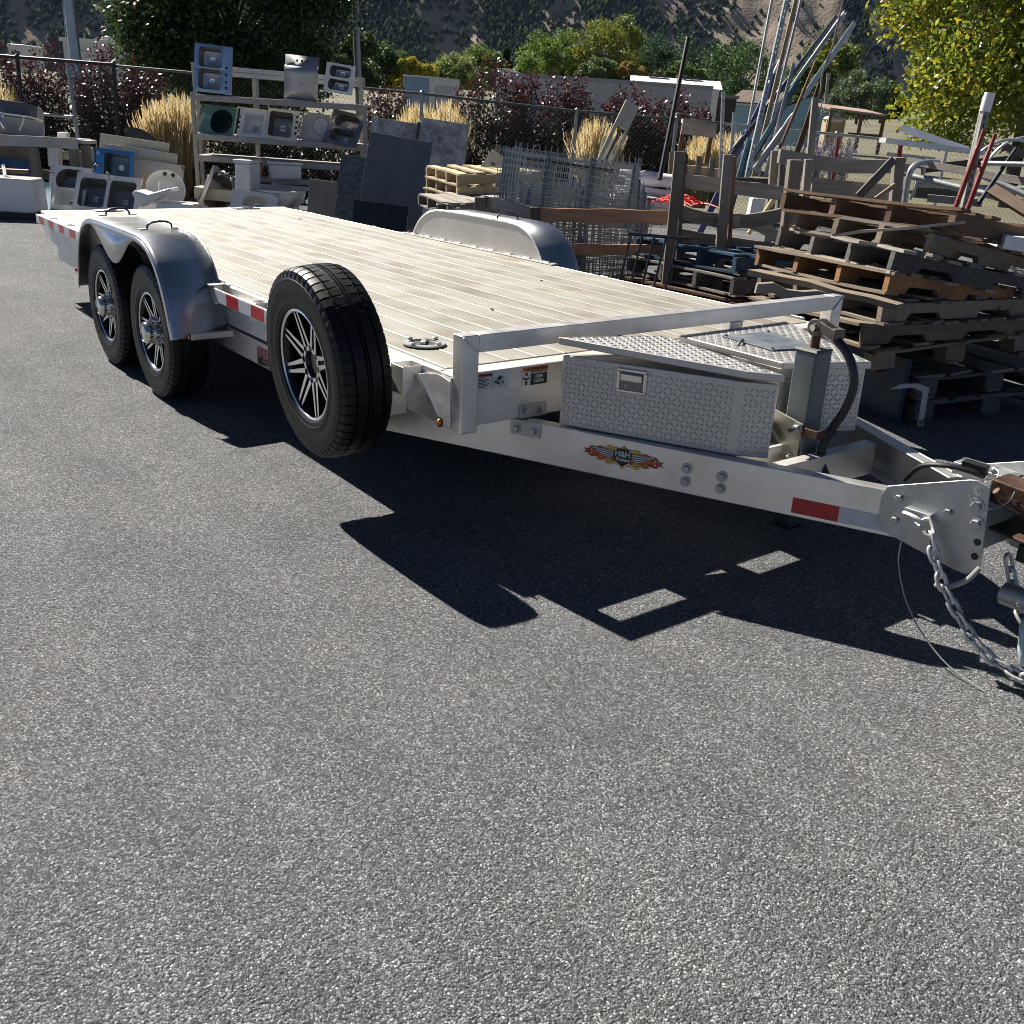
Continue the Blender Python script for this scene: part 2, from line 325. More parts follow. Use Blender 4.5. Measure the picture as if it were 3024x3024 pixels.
# --- headboard rail
def headrail():
    zt = HD+.148
    p = empty('headboard_rail', parent=TR)
    for s in (-1,1):
        MB().box((.002,s*H-(.07 if s>0 else 0),.453),(.062,s*H+(.07 if s<0 else 0),zt)).build('corner_post', ALUB, p, bevel=.004)
        MB().box((.002,s*.338-.04,HD-.02),(.058,s*.338+.04,zt-.064)).build('post', ALUB, p, bevel=.004)
    MB().box((.0025,-H+.0705,zt-.062),(.0625,H-.0705,zt-.0003)).build('top_rail', ALUB, p, bevel=.003)
    # mitre welds and bead down the post
    for s in (-1,1):
        MB().tube([(.064,s*(H-.003),zt-.004),(.064,s*(H-.066),zt-.06)],.0028,6).build('weld_bead', ALU, p)
        wb = MB()
        for k in range(20): wb.ball((-.001,s*(H+.001),HD-.012-k*.009),.0055,6,4)
        wb.build('weld_bead', ALUB, p, smooth=True)
headrail()
# small front gusset sheets behind the corner posts
for s in (-1,1):
    MB().prism([(-.0,.63),(-.075,.64),(-.2,.62),(0,.456)], lambda x,z: (x,s*(H+.002),z), lambda x,z: (x,s*(H+.006),z)).build('corner_gusset', ALU, TR)
# --- rub rail with stake pockets and tape
def tapeline(x0, x1, y, z0, z1, s, step=.152, first_red=True, nrm='y'):
    x = x1; k = 0
    while x > x0+.02:
        xe = max(x0, x-step); m = RED if (k%2 == (0 if first_red else 1)) else WHT
        MB().box((xe+.001,min(y,y+s*.0012),z0),(x-.001,max(y,y+s*.0012),z1)).build('reflective_strip', m, TR); x = xe; k += 1
def stake(x, s, w=.075, d=.05, zt=.645, zb=.555):
    t = .006; ya, yb = s*H, s*(H+d); b = MB(); lo, hi = min(ya,yb), max(ya,yb)
    b.box((x-w/2,lo,zb),(x-w/2+t,hi,zt)).box((x+w/2-t,lo,zb),(x+w/2,hi,zt)); yo = yb-s*t
    b.box((x-w/2+t,min(yo,yb),zb),(x+w/2-t,max(yo,yb),zt)); return b.build('stake_pocket', ALUB, TR, bevel=.0015)
for s in (-1,1):
    for xa, xb in ((-2.2,-.42),(-5.93,-3.95)):
        yy = s*(H+.052); MB().box((xa,min(yy,yy+s*.008),.572),(xb,max(yy,yy+s*.008),.64)).build('rub_rail', ALUB, TR, bevel=.002)
        MB().box((xa,min(s*(H+.001),s*(H+.05)),.632),(xb,max(s*(H+.001),s*(H+.05)),.637)).build('rub_rail_gap_filler', ALU, TR) if xa < -3 else MB().box((-2.05,min(s*(H+.001),s*(H+.05)),.585),(xb,max(s*(H+.001),s*(H+.05)),.592)).build('rub_rail_gap_filler', ALU, TR)  # strips added to block sunlight through the slit behind the rub rail
    tapeline(-2.072,-.55,s*(H+.061),.578,.634,s,.1522)
    tapeline(-5.9,-4.75,s*(H+.061),.578,.634,s,.152)
    for x in (-2.15,-1.62,-5.05,-5.55,-4.4): stake(x, s)
    stake(-.235, s, .085, .082, .648, .545)  # front pocket made deeper to close a lit notch by the spare's shadow
# long gusset ahead of the spare: bracket plate that stiffens the corner
for s in (-1,1):
    MB().prism([(-.19,.62),(-.165,.625),(-.004,.47),(-.03,.462)], lambda x,z: (x,s*(H+.001),z), lambda x,z: (x,s*(H+.03),z)).build('corner_brace', ALUB, TR, bevel=.002)
    MB().prism([(-.30,.62),(-.195,.548),(-.195,.62)], lambda x,z: (x,s*(H+.002),z), lambda x,z: (x,s*(H+.012),z)).build('pocket_gusset', ALUB, TR)
    c = MB(); c.lathe([(0,.012),(.007,.011),(.012,.006),(.013,0)],14,Matrix.Translation((-.022,s*(H+.031),.485)) @ Matrix.Rotation(R(90)*(1 if s<0 else -1),4,'X')); c.build('marker_light', AMB, TR, smooth=True)
    MB().lathe([(.013,0),(.019,.0),(.019,.005),(.013,.005)],16,Matrix.Translation((-.022,s*(H+.031),.485)) @ Matrix.Rotation(R(90)*(1 if s<0 else -1),4,'X'),closed=True).build('lamp_grommet', BLK, TR)
# spare carrier bracket, enlarged unseen behind the wheel to close its shadow gap
MB().box((-.86,-1.15,.44),(-.30,-H-.001,.628)).build('spare_carrier', ALU, TR, bevel=.003)
# --- wheels
def tyre_mesh(Rr, w, rin, m):
    # profile across the tread (y, r), then modulated round the wheel by blocks
    hw = w/2
    prof = [(-hw*.86,rin),(-hw*.95,rin+.01),(-hw*.972,rin+.022),(-hw*.972,rin+.026),(-hw*.992,rin+.028),(-hw*.992,rin+.031),(-hw*.982,rin+.034),(-hw*1.0,rin+(Rr-rin)*.40),(-hw*1.02,rin+(Rr-rin)*.54),(-hw*.995,rin+(Rr-rin)*.70),(-hw*1.005,rin+(Rr-rin)*.71),(-hw*1.0,rin+(Rr-rin)*.73),(-hw*.982,rin+(Rr-rin)*.74),(-hw*.955,Rr-.028),(-hw*.90,Rr-.0135),(-hw*.80,Rr-.007),
            (-hw*.56,Rr-.0025),(-hw*.545,Rr-.011),(-hw*.485,Rr-.011),(-hw*.47,Rr-.0015),(-hw*.10,Rr),(-hw*.09,Rr-.010),(-hw*.03,Rr-.010),(-hw*.02,Rr)]
    prof = prof + [(-y,r) for y,r in prof[::-1]]
    nb = 56; angs = []
    for k in range(nb):
        a = 2*PI*k/nb; d = 2*PI/nb; angs += [(a,1),(a+d*.10,1),(a+d*.10,0),(a+d*1.0-1e-4,0)] if False else [(a,1),(a+d*.13,1),(a+d*.17,0),(a+d*.96,0)]
    V = []; m_ = len(prof)
    for a, gr in angs:
        for i,(y,r) in enumerate(prof):
            rr = r
            if gr and r > Rr-.03 and abs(y) > hw*.5: rr = r-.005
            elif gr and hw*.12 < abs(y) < hw*.48 and r > Rr-.004: rr = r-.0035
            V.append((rr*math.cos(a), y, rr*math.sin(a)))
    n = len(angs); idx = np.arange(n*m_).reshape(n,m_); j = np.roll(idx,-1,0)
    F = np.stack([idx[:,:-1],idx[:,1:],j[:,1:],j[:,:-1]],-1).reshape(-1,4)
    me = npmesh('tyre', V, F, m, True)
    try: me.set_sharp_from_angle(angle=R(32))
    except Exception: pass
    return me
def rim_meshes(rr, yo):
    """rim faces -y; yo = plane of the spoke face"""
    X = Matrix.Rotation(R(90),4,'X')   # z -> -y
    bar = MB(); bar.lathe([(rr+.006,.0),(rr+.004,.012),(rr-.004,.014),(rr-.008,.004),(rr-.016,-.02),(rr-.024,-.09),(rr-.05,-.115),(.03,-.10),(0,-.10)],64,Matrix.Translation((0,yo,0)) @ X)
    lip = MB(); lip.lathe([(rr-.0075,.0105),(rr-.003,.0152),(rr+.0035,.0135)],64,Matrix.Translation((0,yo,0)) @ X)
    sp = MB(); spk = MB(); n = 8
    for k in range(n):
        A = 2*PI*k/n + R(8)
        def pt(r,o,h): return (r*math.cos(A)-o*math.sin(A), yo-h, r*math.sin(A)+o*math.cos(A))
        for s in (-1,1):
            # a pair of near-parallel arms with a slot between; each widens towards the hub and meets its neighbour
            quad = [(rr-.006,s*.0075),(rr-.007,s*.0172),(.105,s*.0245),(.070,s*.0275),(.066,s*.0095),(.10,s*.0085)]
            top = [pt(r,o,.003-.018*(1-(r-.07)/.13)) for r,o in quad]; bot = [pt(r,o,-.035) for r,o in quad]; m_ = len(quad)
            sp.add(top,[tuple(range(m_)) if s>0 else tuple(range(m_-1,-1,-1))])
            spk.add([(v[0],v[1]+.0012,v[2]) for v in top]+bot,[(i,(i+1)%m_,m_+(i+1)%m_,m_+i) for i in range(m_)])
        MB_ = [pt(.066,-.012,-.0165),pt(.066,.012,-.0165),pt(.052,.012,-.017),pt(.052,-.012,-.017)]; sp.add(MB_,[(0,1,2,3)])
    hubd = MB(); hubd.lathe([(.072,-.02),(.066,-.0175),(.05,-.0185),(.046,-.03),(.0,-.03)],32,Matrix.Translation((0,yo,0)) @ X)
    cone = MB()
    cone.lathe([(.098,-.06),(.09,-.028),(.06,-.02)],32,Matrix.Translation((0,yo,0)) @ X)
    return bar, lip, sp, spk, hubd, cone
RW = .358; RIMR = .205
ty = tyre_mesh(RW, .205, RIMR, RUBW); rims = rim_meshes(RIMR, -.078)
rmesh = [x.mesh(nm, mt, sm) for x,nm,mt,sm in zip(rims,('rim_barrel','rim_lip','spoke_face','spoke_side','hub_bore','rim_centre'),(RIMB,RIMS,RIMS,RIMB,RIMB,RIMB),(1,1,0,0,1,1))]
for me_ in rmesh: me_.set_sharp_from_angle(angle=R(35))
def hubcap():
    b = MB(); X = Matrix.Rotation(R(90),4,'X')
    b.lathe([(.062,-.02),(.060,.0),(.056,.018),(.0585,.022),(.057,.044),(.052,.056),(.045,.060),(.043,.056),(.020,.055),(0,.055)],36,Matrix.Translation((0,-.078,0)) @ X)
    return b.mesh('hub_cap', CHRO, True)
hc = hubcap(); hc.set_sharp_from_angle(angle=R(40))
lugs = MB()
for k in range(6):
    a = 2*PI*k/6+.3; lugs.lathe([(.009,-.02),(.009,.004),(.006,.008),(0,.008)],10,Matrix.Translation((.074*math.cos(a),-.078,.074*math.sin(a))) @ Matrix.Rotation(R(90),4,'X'))
lugm = lugs.mesh('lug_nuts', CHRO, True)
def wheel(name, M, hub, spin=0):
    p = empty(name, M @ Matrix.Rotation(spin,4,'Y'), TR)
    link('tyre', ty, p); rim = link('rim', rmesh[0], p)
    for me_, nm in zip(rmesh[1:],('rim_lip','spoke_face','spoke_side','hub_bore','rim_centre')): link(nm, me_, p)
    if hub: link('hub_cap', hc, p); link('lug_nuts', lugm, p)
    return p
for x, sp_ in ((-2.5255,.3),(-3.3795,1.1)):
    wheel('road_wheel', Matrix.Translation((x,-1.205,RW-.004)), True, sp_)
    wheel('road_wheel', Matrix.Translation((x,1.205,RW-.004)) @ Matrix.Rotation(PI,4,'Z'), True, sp_+.5)
MB().tube([(-2.5255,-1.1,.35),(-2.5255,1.1,.35)],.035,10).build('axle', DKBLU, TR); MB().tube([(-3.3795,-1.1,.35),(-3.3795,1.1,.35)],.035,10).build('axle', DKBLU, TR)
spw = wheel('spare_wheel', Matrix.Translation((-.535,-1.252,.61)) @ Matrix.Rotation(-.024,4,'Z') @ Matrix.Rotation(.066,4,'X'), False, -.13)
# --- fenders
def fender(s):
    p = empty('fender', parent=TR); yi, yo = s*(H+.012), s*1.335
    prof = [(-2.062,.405),(-2.085,.47),(-2.13,.60),(-2.19,.70),(-2.26,.775),(-2.35,.828),(-2.46,.855),(-2.60,.862),(-3.30,.862),(-3.44,.855),(-3.55,.828),(-3.64,.775),(-3.71,.70),(-3.77,.60),(-3.815,.47),(-3.838,.405)]
    # smooth the profile
    def chaikin(q, k=2):
        for _ in range(k):
            o = [q[0]]
            for a, c in zip(q[:-1], q[1:]):
                o += [(a[0]*.75+c[0]*.25,a[1]*.75+c[1]*.25),(a[0]*.25+c[0]*.75,a[1]*.25+c[1]*.75)]
            q = o+[q[-1]]
        return q
    pf = chaikin(prof); t = .004; n = len(pf)
    # sheet over the wheels with rolled outer edge (r = 22 mm)
    rows = []; rr = .022
    cs = [(yi,0)] + [(s*(1.335-rr)+s*rr*math.sin(a), -rr+rr*math.cos(a)) for a in np.linspace(0,PI/2,6)] + [(yo,-rr-.012)]
    V = []
    for i,(x,z) in enumerate(pf):
        a = pf[max(0,i-1)]; c = pf[min(n-1,i+1)]; tx, tz = c[0]-a[0], c[1]-a[1]; l_ = math.hypot(tx,tz); nx, nz = tz/l_, -tx/l_   # outward
        for y, o in cs: V.append((x+nx*o, y, z+nz*o))
    m = len(cs); F = [(i*m+k,i*m+k+1,(i+1)*m+k+1,(i+1)*m+k) for i in range(n-1) for k in range(m-1)]
    b = MB(); b.v = V; b.f = F; sh = b.build('fender_sheet', FEND, p, smooth=True); so = sh.modifiers.new('t','SOLIDIFY'); so.thickness = .003; so.offset = 0
    sh.data.set_sharp_from_angle(angle=R(60))
    # outer skirt between the arches
    top = [q for q in pf]
    def under(x):
        d = min(abs(x+2.5255),abs(x+3.3795)); inside = -3.3795 < x < -2.5255
        if inside:
            u = min(1,d/.427); return .826-.165*(.5-.5*math.cos(PI*u))
        u = min(1, d/.44); return .826-.42*(1-math.sqrt(max(0,1-u**2.2)))**.9
    V = []; F = []; xs = np.linspace(-3.80,-2.10,90); k = 0
    def topz(x):
        for a, c in zip(pf[:-1],pf[1:]):
            if c[0] <= x <= a[0]: return a[1]+(c[1]-a[1])*(x-a[0])/(c[0]-a[0]+1e-9)
        return .4
    for x in xs:
        zt = topz(x)-.012; zb = min(under(x), zt-.018); zb = max(zb,.405)
        V += [(x,yo-s*.001,zt),(x,yo-s*.001,zb)]
    F = [(2*i,2*i+1,2*i+3,2*i+2) for i in range(len(xs)-1)]
    b = MB(); b.v = V; b.f = F; k_ = b.build('fender_skirt', FEND, p, smooth=True); so = k_.modifiers.new('t','SOLIDIFY'); so.thickness = .003; so.offset = 0
    # inner plate above the deck and the angle that fastens it
    poly = [(x,z) for x,z in pf if z > .66]
    poly = [(poly[0][0]+.02,.657)] + poly + [(poly[-1][0]-.02,.657)]
    MB().prism(poly, lambda x,z: (x,s*(H+.006),z-.001), lambda x,z: (x,s*(H+.011),z-.001)).build('inner_plate', FENDW, p)
    MB().box((-3.86,min(s*(H-.018),s*(H+.005)),HD+.004),(-2.04,max(s*(H-.018),s*(H+.005)),HD+.009)).build('base_flange', ALUB, p)
    wl = MB()
    for q in range(9): wl.box((-3.75+q*.2,min(s*(H-.005),s*(H+.005)),HD+.01),(-3.69+q*.2,max(s*(H-.005),s*(H+.005)),HD+.018))
    wl.build('weld_stitch', ALUB, p)['kind'] = 'stuff'
    MB().tube([(x,s*(H+.006),z+.002) for x,z in pf if z>.66],.006,6).build('edge_bead', ALUB, p, smooth=True)
    for hx in (-3.45,-2.69):
        h_ = MB(); pts = [(hx+.012,s*1.225,.862),(hx+.008,s*1.218,.885),(hx+.004,s*1.195,.899),(hx-.006,s*1.15,.903),(hx-.016,s*1.105,.899),(hx-.02,s*1.083,.885),(hx-.022,s*1.078,.862)]
        h_.tube(pts,.006,8); h_.build('grab_handle', BLK, p, smooth=True)
        ft = MB()
        for q in (0,-1): ft.cbox((pts[q][0],pts[q][1]+(s*.018 if q==0 else -s*.018),.866),(.026,.04,.006))
        ft.build('handle_foot', ZINC, p)
    MB().box((-2.036,min(s*1.26,s*1.045),.405),(-2.005,max(s*1.26,s*1.045),.437)).build('light_bar', ALUB, p, bevel=.003)
    MB().cbox((-2.02,s*1.263,.421),(.024,.006,.024)).build('lamp_bezel', BLK, p)
    MB().ball((-2.02,s*1.267,.421),.011,10,6,sc=(1,.5,1)).build('marker_light', AMB, p, smooth=True)
    # step tab ahead of fender top
    MB().box((-2.215,min(s*(H+.001),s*(H+.075)),.648),(-2.10,max(s*(H+.001),s*(H+.075)),.654)).build('mount_tab', ALUB, p)
fender(-1); fender(1)
MB().cbox((-5.99,-1.02,.60),(.05,.03,.03)).build('marker_light', RED, TR); MB().ball((-3.86,-1.32,.50),.016,10,6).build('marker_light', RED, TR, smooth=True)
# --- swivel ring set into the deck
rg = empty('tie_down_ring', Matrix.Translation((-.447,-.878,HD+.009)), TR)
MB().lathe([(.058,0),(.084,0),(.084,.006),(.058,.006)],40,closed=True).build('ring', ZINC, rg, smooth=True)
MB().lathe([(.0,.001),(.05,.001),(.052,.003),(.058,.003)],30).build('cup', pm('dark_cup',(.1,.095,.085),.5,.6), rg)
MB().cbox((0,0,.009),(.02,.085,.01),Matrix.Rotation(.9,4,'Z')).build('bar', ZINC, rg, bevel=.002)
for k in range(4):
    a = k*PI/2+.35; MB().lathe([(.011,.006),(.011,.014),(.008,.016),(0,.016)],6,Matrix.Translation((.071*math.cos(a),.071*math.sin(a),0))).build('bolt', ZINC, rg)
for x, y in ((-5.88,-.55),(-5.88,.62)):
    r_ = MB(); r_.box((x-.05,y-.11,HD+.007),(x+.05,y+.11,HD+.014)); r_.tube([(x+.03,y-.05,HD+.018),(x+.05,y,HD+.02),(x+.03,y+.05,HD+.018)],.006,6); r_.build('hinge_plate', ZINC, TR)
for x,y,s_ in ((-4.95,.70,.012),(-4.8,.83,.009),(-1.55,.56,.008),(-.95,-.2,.009)): MB().cbox((x,y,HD+.0085),(s_*2,s_,.004)).build('deck_screw', RUST, TR)
def smoothpath(q, k=2):
    q = [Vector(p) for p in q]
    for _ in range(k):
        o = [q[0]]
        for a, c in zip(q[:-1], q[1:]): o += [a.lerp(c,.25), a.lerp(c,.75)]
        q = o+[q[-1]]
    return q
# --- tongue
BS = (.47); ang = math.atan(.47)
def tongue(s):
    # side channel: outer line through (.163,-.667) and (1.178,-.19)
    A = Vector((-.72,s*(.667+.47*.883),0)); B = Vector((1.24,s*(.667-.47*1.077),0)); d = (B-A).normalized(); nrm = Vector((-d.y,d.x,0))*(1 if s<0 else -1)   # inward
    z0, z1 = .302, .452; b = MB()
    web = .008; fl = .055
    def qd(o0,o1,za,zb):
        p_ = [A+nrm*o0, B+nrm*o0, B+nrm*o1, A+nrm*o1]; b.add([(q.x,q.y,za) for q in p_]+[(q.x,q.y,zb) for q in p_],[(0,3,2,1),(4,5,6,7),(0,1,5,4),(1,2,6,5),(2,3,7,6),(3,0,4,7)])
    qd(0,web,z0,z1); qd(web,fl,z1-web,z1-.0005); qd(web,fl,z0+.0005,z0+web)
    return b.build('tongue_beam', ALUB, TR, bevel=.003), A, d, nrm
tb, TA, TD, TN = tongue(-1); tongue(1)
def onbeam(dist, z, off=0): # frame on outer face of near beam: x along, y up, z outwards
    P = TA + TD*dist; o = -TN
    return Matrix(((TD.x,0,o.x,P.x+o.x*off),(TD.y,0,o.y,P.y+o.y*off),(0,1,0,z),(0,0,0,1)))
def beamdist(x): return (x-TA.x)/TD.x
def bolt(M, r=.013, name='bolt', m=None, washer=True, parent=TR):
    b = MB()
    if washer: b.lathe([(r*1.5,0),(r*1.5,.003),(0,.003)],18)
    b.lathe([(r,.003),(r,.011),(r*.85,.013),(0,.013)],6); return b.build(name, m or ZINC, parent, M=M)
for x, z in ((.598,.393),(.598,.347),(.711,.390),(.711,.347)): bolt(onbeam(beamdist(x), z, .001))
MB().box((0,-.066,0),(.15,-.013,.0012)).build('reflective_strip', RED, TR, M=onbeam(beamdist(.931), .381, .0005))
MB().box((0,-.066,0),(.15,-.013,.0012)).build('reflective_strip', WHT, TR, M=onbeam(beamdist(.931)+.151, .381, .0005))
# --- bolted angle between header and beam
Fm = lambda y,z: Matrix(((0,0,1,.001),(1,0,0,y),(0,1,0,z),(0,0,0,1)))
for s in (-1,1):
    MB().box((-.005,min(s*.618,s*.742),.452),(.007,max(s*.618,s*.742),.507)).build('clamp_plate', ZINC, TR, bevel=.003) if False else MB().box((.001,min(s*.618,s*.742),.456),(.009,max(s*.618,s*.742),.508)).build('clamp_plate', ZINC, TR, bevel=.002)
    for yy in (.645,.716): bolt(Matrix(((0,0,1,.009),(1,0,0,s*yy),(0,1,0,.483),(0,0,0,1))), .013)
MB().box((-.062,-.05,0),(.062,.008,.007)).build('clamp_plate', ZINC, TR, bevel=.002, M=onbeam(beamdist(.031), .446, .0005))
for u_ in (-.035,.035): bolt(onbeam(beamdist(.031)+u_, .42, .0075), .013)
# --- coupler head: side plates, channel, rusty coupler
def cpl(s):
    b = MB(); th = .1
    pl = [(0,.470),(.03,.482),(.24,.562),(.262,.566),(.30,.555),(.325,.30),(.29,.276),(.25,.278),(.03,.318),(.0,.335),(-.012,.36),(-.014,.44)]
    P0 = Vector((1.19,s*.197,0)); d = Vector((math.cos(th),-s*math.sin(th),0)); n_ = Vector((-d.y,d.x,0))
    if s > 0: n_ = -n_
    b.prism(pl, lambda u_,z: tuple(P0+d*u_+EZ*z), lambda u_,z: tuple(P0+d*u_+n_*(.008)+EZ*z))
    o = b.build('coupler_plate', ZINC, TR, bevel=.002); return P0, d, n_
P0, CD, CN = cpl(-1); cpl(1)
def onplate(u_, z, off=.0005):
    P = P0+CD*u_-CN*off; o = -CN
    return Matrix(((CD.x,0,o.x,P.x),(CD.y,0,o.y,P.y),(0,1,0,z),(0,0,0,1)))
for u_, z in ((.045,.445),(.045,.372),(.20,.448)): bolt(onplate(u_,z), .012, washer=False)
for u_, z in ((.275,.49),(.285,.438)): bolt(onplate(u_,z), .016)
for u_, z in ((.30,.385),(.302,.34)): MB().disc((0,0,0),.011,14).build('bolt_hole', PRK, TR, M=onplate(u_,z,.0012))
MB().box((0,-.014,0),(.085,.014,.02)).build('chain_tab', ZINC, TR, bevel=.003, M=onplate(.075,.415,.0005))
# rear channel between the plates
MB().box((1.40,-.155,.30),(1.43,.155,.52)).build('coupler_channel', DKGREY, TR, bevel=.004)
cp = MB()
cp.prism([(-.06,.0),(.30,-.05),(.30,.05),(-.06,.07)], lambda x,z: (1.49+x,-.052,.475+z), lambda x,z: (1.49+x,.052,.475+z))
cp.prism([(-.02,-.075),(.30,-.098),(.30,-.086),(-.02,-.062)], lambda x,z: (1.49+x,-.085,.475+z), lambda x,z: (1.49+x,.085,.475+z))
cp.build('coupler', RUST, TR, bevel=.01)
MB().tube(smoothpath([(1.475,-.10,.53),(1.50,-.075,.5),(1.545,-.062,.49),(1.575,-.058,.455)]),.012,8).build('coupler_latch', RUST, TR, smooth=True)
MB().tube(smoothpath([(1.44,-.185,.535),(1.46,-.185,.50),(1.50,-.15,.485),(1.52,-.1,.505),(1.51,-.06,.53)]),.0022,6).build('pin_wire', CHRO, TR, smooth=True)
bolt(onplate(.268,.535), .008, 'coupler_pin', CHRO)
# wiring and breakaway switch above the coupler
MB().tube(smoothpath([(1.12,.02,.43),(1.17,.0,.50),(1.25,.0,.525),(1.33,.03,.52),(1.36,.05,.51)]),.009,8).build('trailer_cable', BLK, TR, smooth=True)
MB().beam((1.285,.045,.53),(1.36,.06,.525),.035,.035).build('breakaway_switch', BLK, TR, bevel=.004)
MB().ball((1.378,.066,.533),.012,8,6).build('switch_pin', ZINC, TR, smooth=True)
MB().tube(smoothpath([(1.378,.066,.54),(1.41,.04,.54),(1.42,-.02,.50),(1.38,-.01,.47),(1.37,.05,.505)]),.003,6).build('pull_cord', PRW, TR, smooth=True)
MB().box((1.23,.09,.475),(1.46,.17,.515)).build('coupler_top_bracket', ZINC, TR, bevel=.004)
MB().tube([(1.36,-.19,.29),(1.36,-.17,.25),(1.42,-.16,.20),(1.49,-.17,.21),(1.54,-.18,.27),(1.55,-.17,.32)],.009,8).build('conduit', ZINC, TR, smooth=True) if False else None
MB().tube(smoothpath([(1.415,-.21,.225),(1.455,-.215,.235),(1.50,-.20,.27),(1.522,-.185,.32)]),.008,8).build('wiring_conduit', PRG, TR, smooth=True)
MB().tube(smoothpath([(1.27,-.195,.31),(1.28,-.21,.24),(1.36,-.235,.12),(1.50,-.26,.03),(1.60,-.275,.012),(1.66,-.28,.006)]),.0022,5).build('breakaway_cable', ZINC, TR, smooth=True)
# safety chains
def linkmesh():
    b = MB(); pts = []
    for k in range(16):
        a = 2*PI*k/16; c, s = math.cos(a), math.sin(a); pts.append((.014*(1 if c>0 else -1)*(abs(c)>.01)+.0135*c, .0135*s, 0))
    b.tube(pts,.0062,6,closed=True); return b.mesh('link', pm('chain_zinc',(.66,.645,.61),.5,.6,.2,40), True)
LM = linkmesh()
def chain(path, name='safety_chain'):
    p = empty(name, parent=TR); P = [Vector(q) for q in path]; seg = [(P[i+1]-P[i]).length for i in range(len(P)-1)]; tot = sum(seg); n = int(tot/.0405)
    def pos(s):
        for i,q in enumerate(seg):
            if s <= q or i == len(seg)-1: return P[i].lerp(P[i+1], s/q), (P[i+1]-P[i]).normalized()
            s -= q
    for k in range(n):
        c, t = pos((k+.5)*tot/n); q = t.to_track_quat('X','Z').to_matrix().to_4x4()
        link('chain_link', LM, p, M=Matrix.Translation(c) @ q @ Matrix.Rotation((k%2)*PI/2+.5,4,'X'))
    return p
chain([(1.345,-.215,.41),(1.37,-.225,.385),(1.395,-.225,.33),(1.44,-.225,.25),(1.50,-.22,.175),(1.56,-.215,.115),(1.62,-.205,.075),(1.70,-.195,.055),(1.80,-.18,.06)])
chain([(1.50,.02,.30),(1.53,.03,.22),(1.57,.03,.14),(1.63,.01,.09),(1.70,-.01,.07),(1.80,-.02,.07)])
MB().tube(smoothpath([(1.275,-.222,.415),(1.30,-.232,.42),(1.325,-.235,.418),(1.345,-.225,.405),(1.335,-.215,.385),(1.31,-.215,.39)]),.007,8).build('chain_hook', PRW, TR, smooth=True)
# --- tool boxes
def lozenges(b, o, u, v, poly, pitch=.0245, h=.0015, ln=.0175, wd=.0048, margin=.012):
    """raised tread bars on the plane o + a*u + b*v, inside poly"""
    o = Vector(o); u = Vector(u).normalized(); v = Vector(v).normalized(); n = u.cross(v)
    xs = [p[0] for p in poly]; ys = [p[1] for p in poly]
    def inside(x, y):
        for k in range(len(poly)):
            x1,y1 = poly[k]; x2,y2 = poly[(k+1)%len(poly)]; l_ = math.hypot(x2-x1,y2-y1)
            if ((x2-x1)*(y-y1)-(y2-y1)*(x-x1))/l_ < margin: return False
        return True
    i = 0; y = min(ys)
    while y < max(ys):
        x = min(xs); j = 0
        while x < max(xs):
            if inside(x, y):
                a = PI/4 if (i+j)%2 else -PI/4; c, s = math.cos(a), math.sin(a); P = o+u*x+v*y
                e1 = u*c+v*s; e2 = -u*s+v*c
                q = [P-e1*ln/2, P-e2*wd/2, P+e1*ln/2, P+e2*wd/2]; t1 = P-e1*ln*.28+n*h; t2 = P+e1*ln*.28+n*h
                b.add([*q,t1,t2],[(0,1,5,4),(4,5,3,0)] if False else [(0,1,4),(1,5,4),(1,2,5),(2,3,5),(3,4,5),(3,0,4)])
            x += pitch*.72; j += 1
        y += pitch*.72; i += 1
def ccw(p): return p if sum(p[i][0]*p[(i+1)%len(p)][1]-p[(i+1)%len(p)][0]*p[i][1] for i in range(len(p))) > 0 else p[::-1]
def toolbox(poly, z0, z1, lidz, lidtilt, over, latchedge=None):
    p = empty('tool_box', Matrix.Translation((0,0,0)), TR); poly = ccw(poly)
    MB().prism(poly, lambda x,y: (x,y,z0), lambda x,y: (x,y,z1)).build('box_body', TREAD, p, bevel=.004)
    b = MB(); n = len(poly)
    for i in range(n):
        a = Vector((*poly[i],z0)); c = Vector((*poly[(i+1)%n],z0)); l_ = (c-a).length; u = (c-a).normalized(); out = u.cross(EZ)
        lozenges(b, a+out*.0012, u, EZ, [(0,0),(l_,0),(l_,z1-z0),(0,z1-z0)])
    s_ = b.build('tread_bars', TREAD, p); s_['kind'] = 'stuff'
    c0 = Vector((sum(q[0] for q in poly)/n, sum(q[1] for q in poly)/n, 0))
    big = [tuple((Vector((*q,0))-c0)*over + c0)[:2] for q in poly]
    lid = lambda x,y,dz: (x,y,lidz(x,y)+dz)
    lo = MB().prism(big, lambda x,y: lid(x,y,-.026), lambda x,y: lid(x,y,0)).build('lid', TREAD, p, bevel=.004)
    a = Vector(lid(*big[0],0)); e1 = (Vector(lid(*big[1],0))-a).normalized(); e2 = (Vector(lid(*big[2],0))-a); e2 = (e2-e1*e2.dot(e1)).normalized()
    pl2 = [((Vector(lid(*q,0))-a).dot(e1),(Vector(lid(*q,0))-a).dot(e2)) for q in big]
    b = MB(); nn = e1.cross(e2); lozenges(b, a+nn*.0009, e1, e2, ccw(pl2) if pl2 == ccw(pl2) else pl2, pitch=.029); s_ = b.build('tread_bars', TREAD, lo); s_['kind'] = 'stuff'
    return p
NB = [(.13,-.655),(.705,-.362),(.79,-.28),(.25,-.28)]
box1 = toolbox(NB, .455, .712, lambda x,y: .745+.028*(.79-x)/.66, 0, 1.05)
FB = [(.11,-.03),(.60,-.03),(.74,.27),(.10,.60)]
box2 = toolbox(FB, .455, .695, lambda x,y: .720, 0, 1.05)
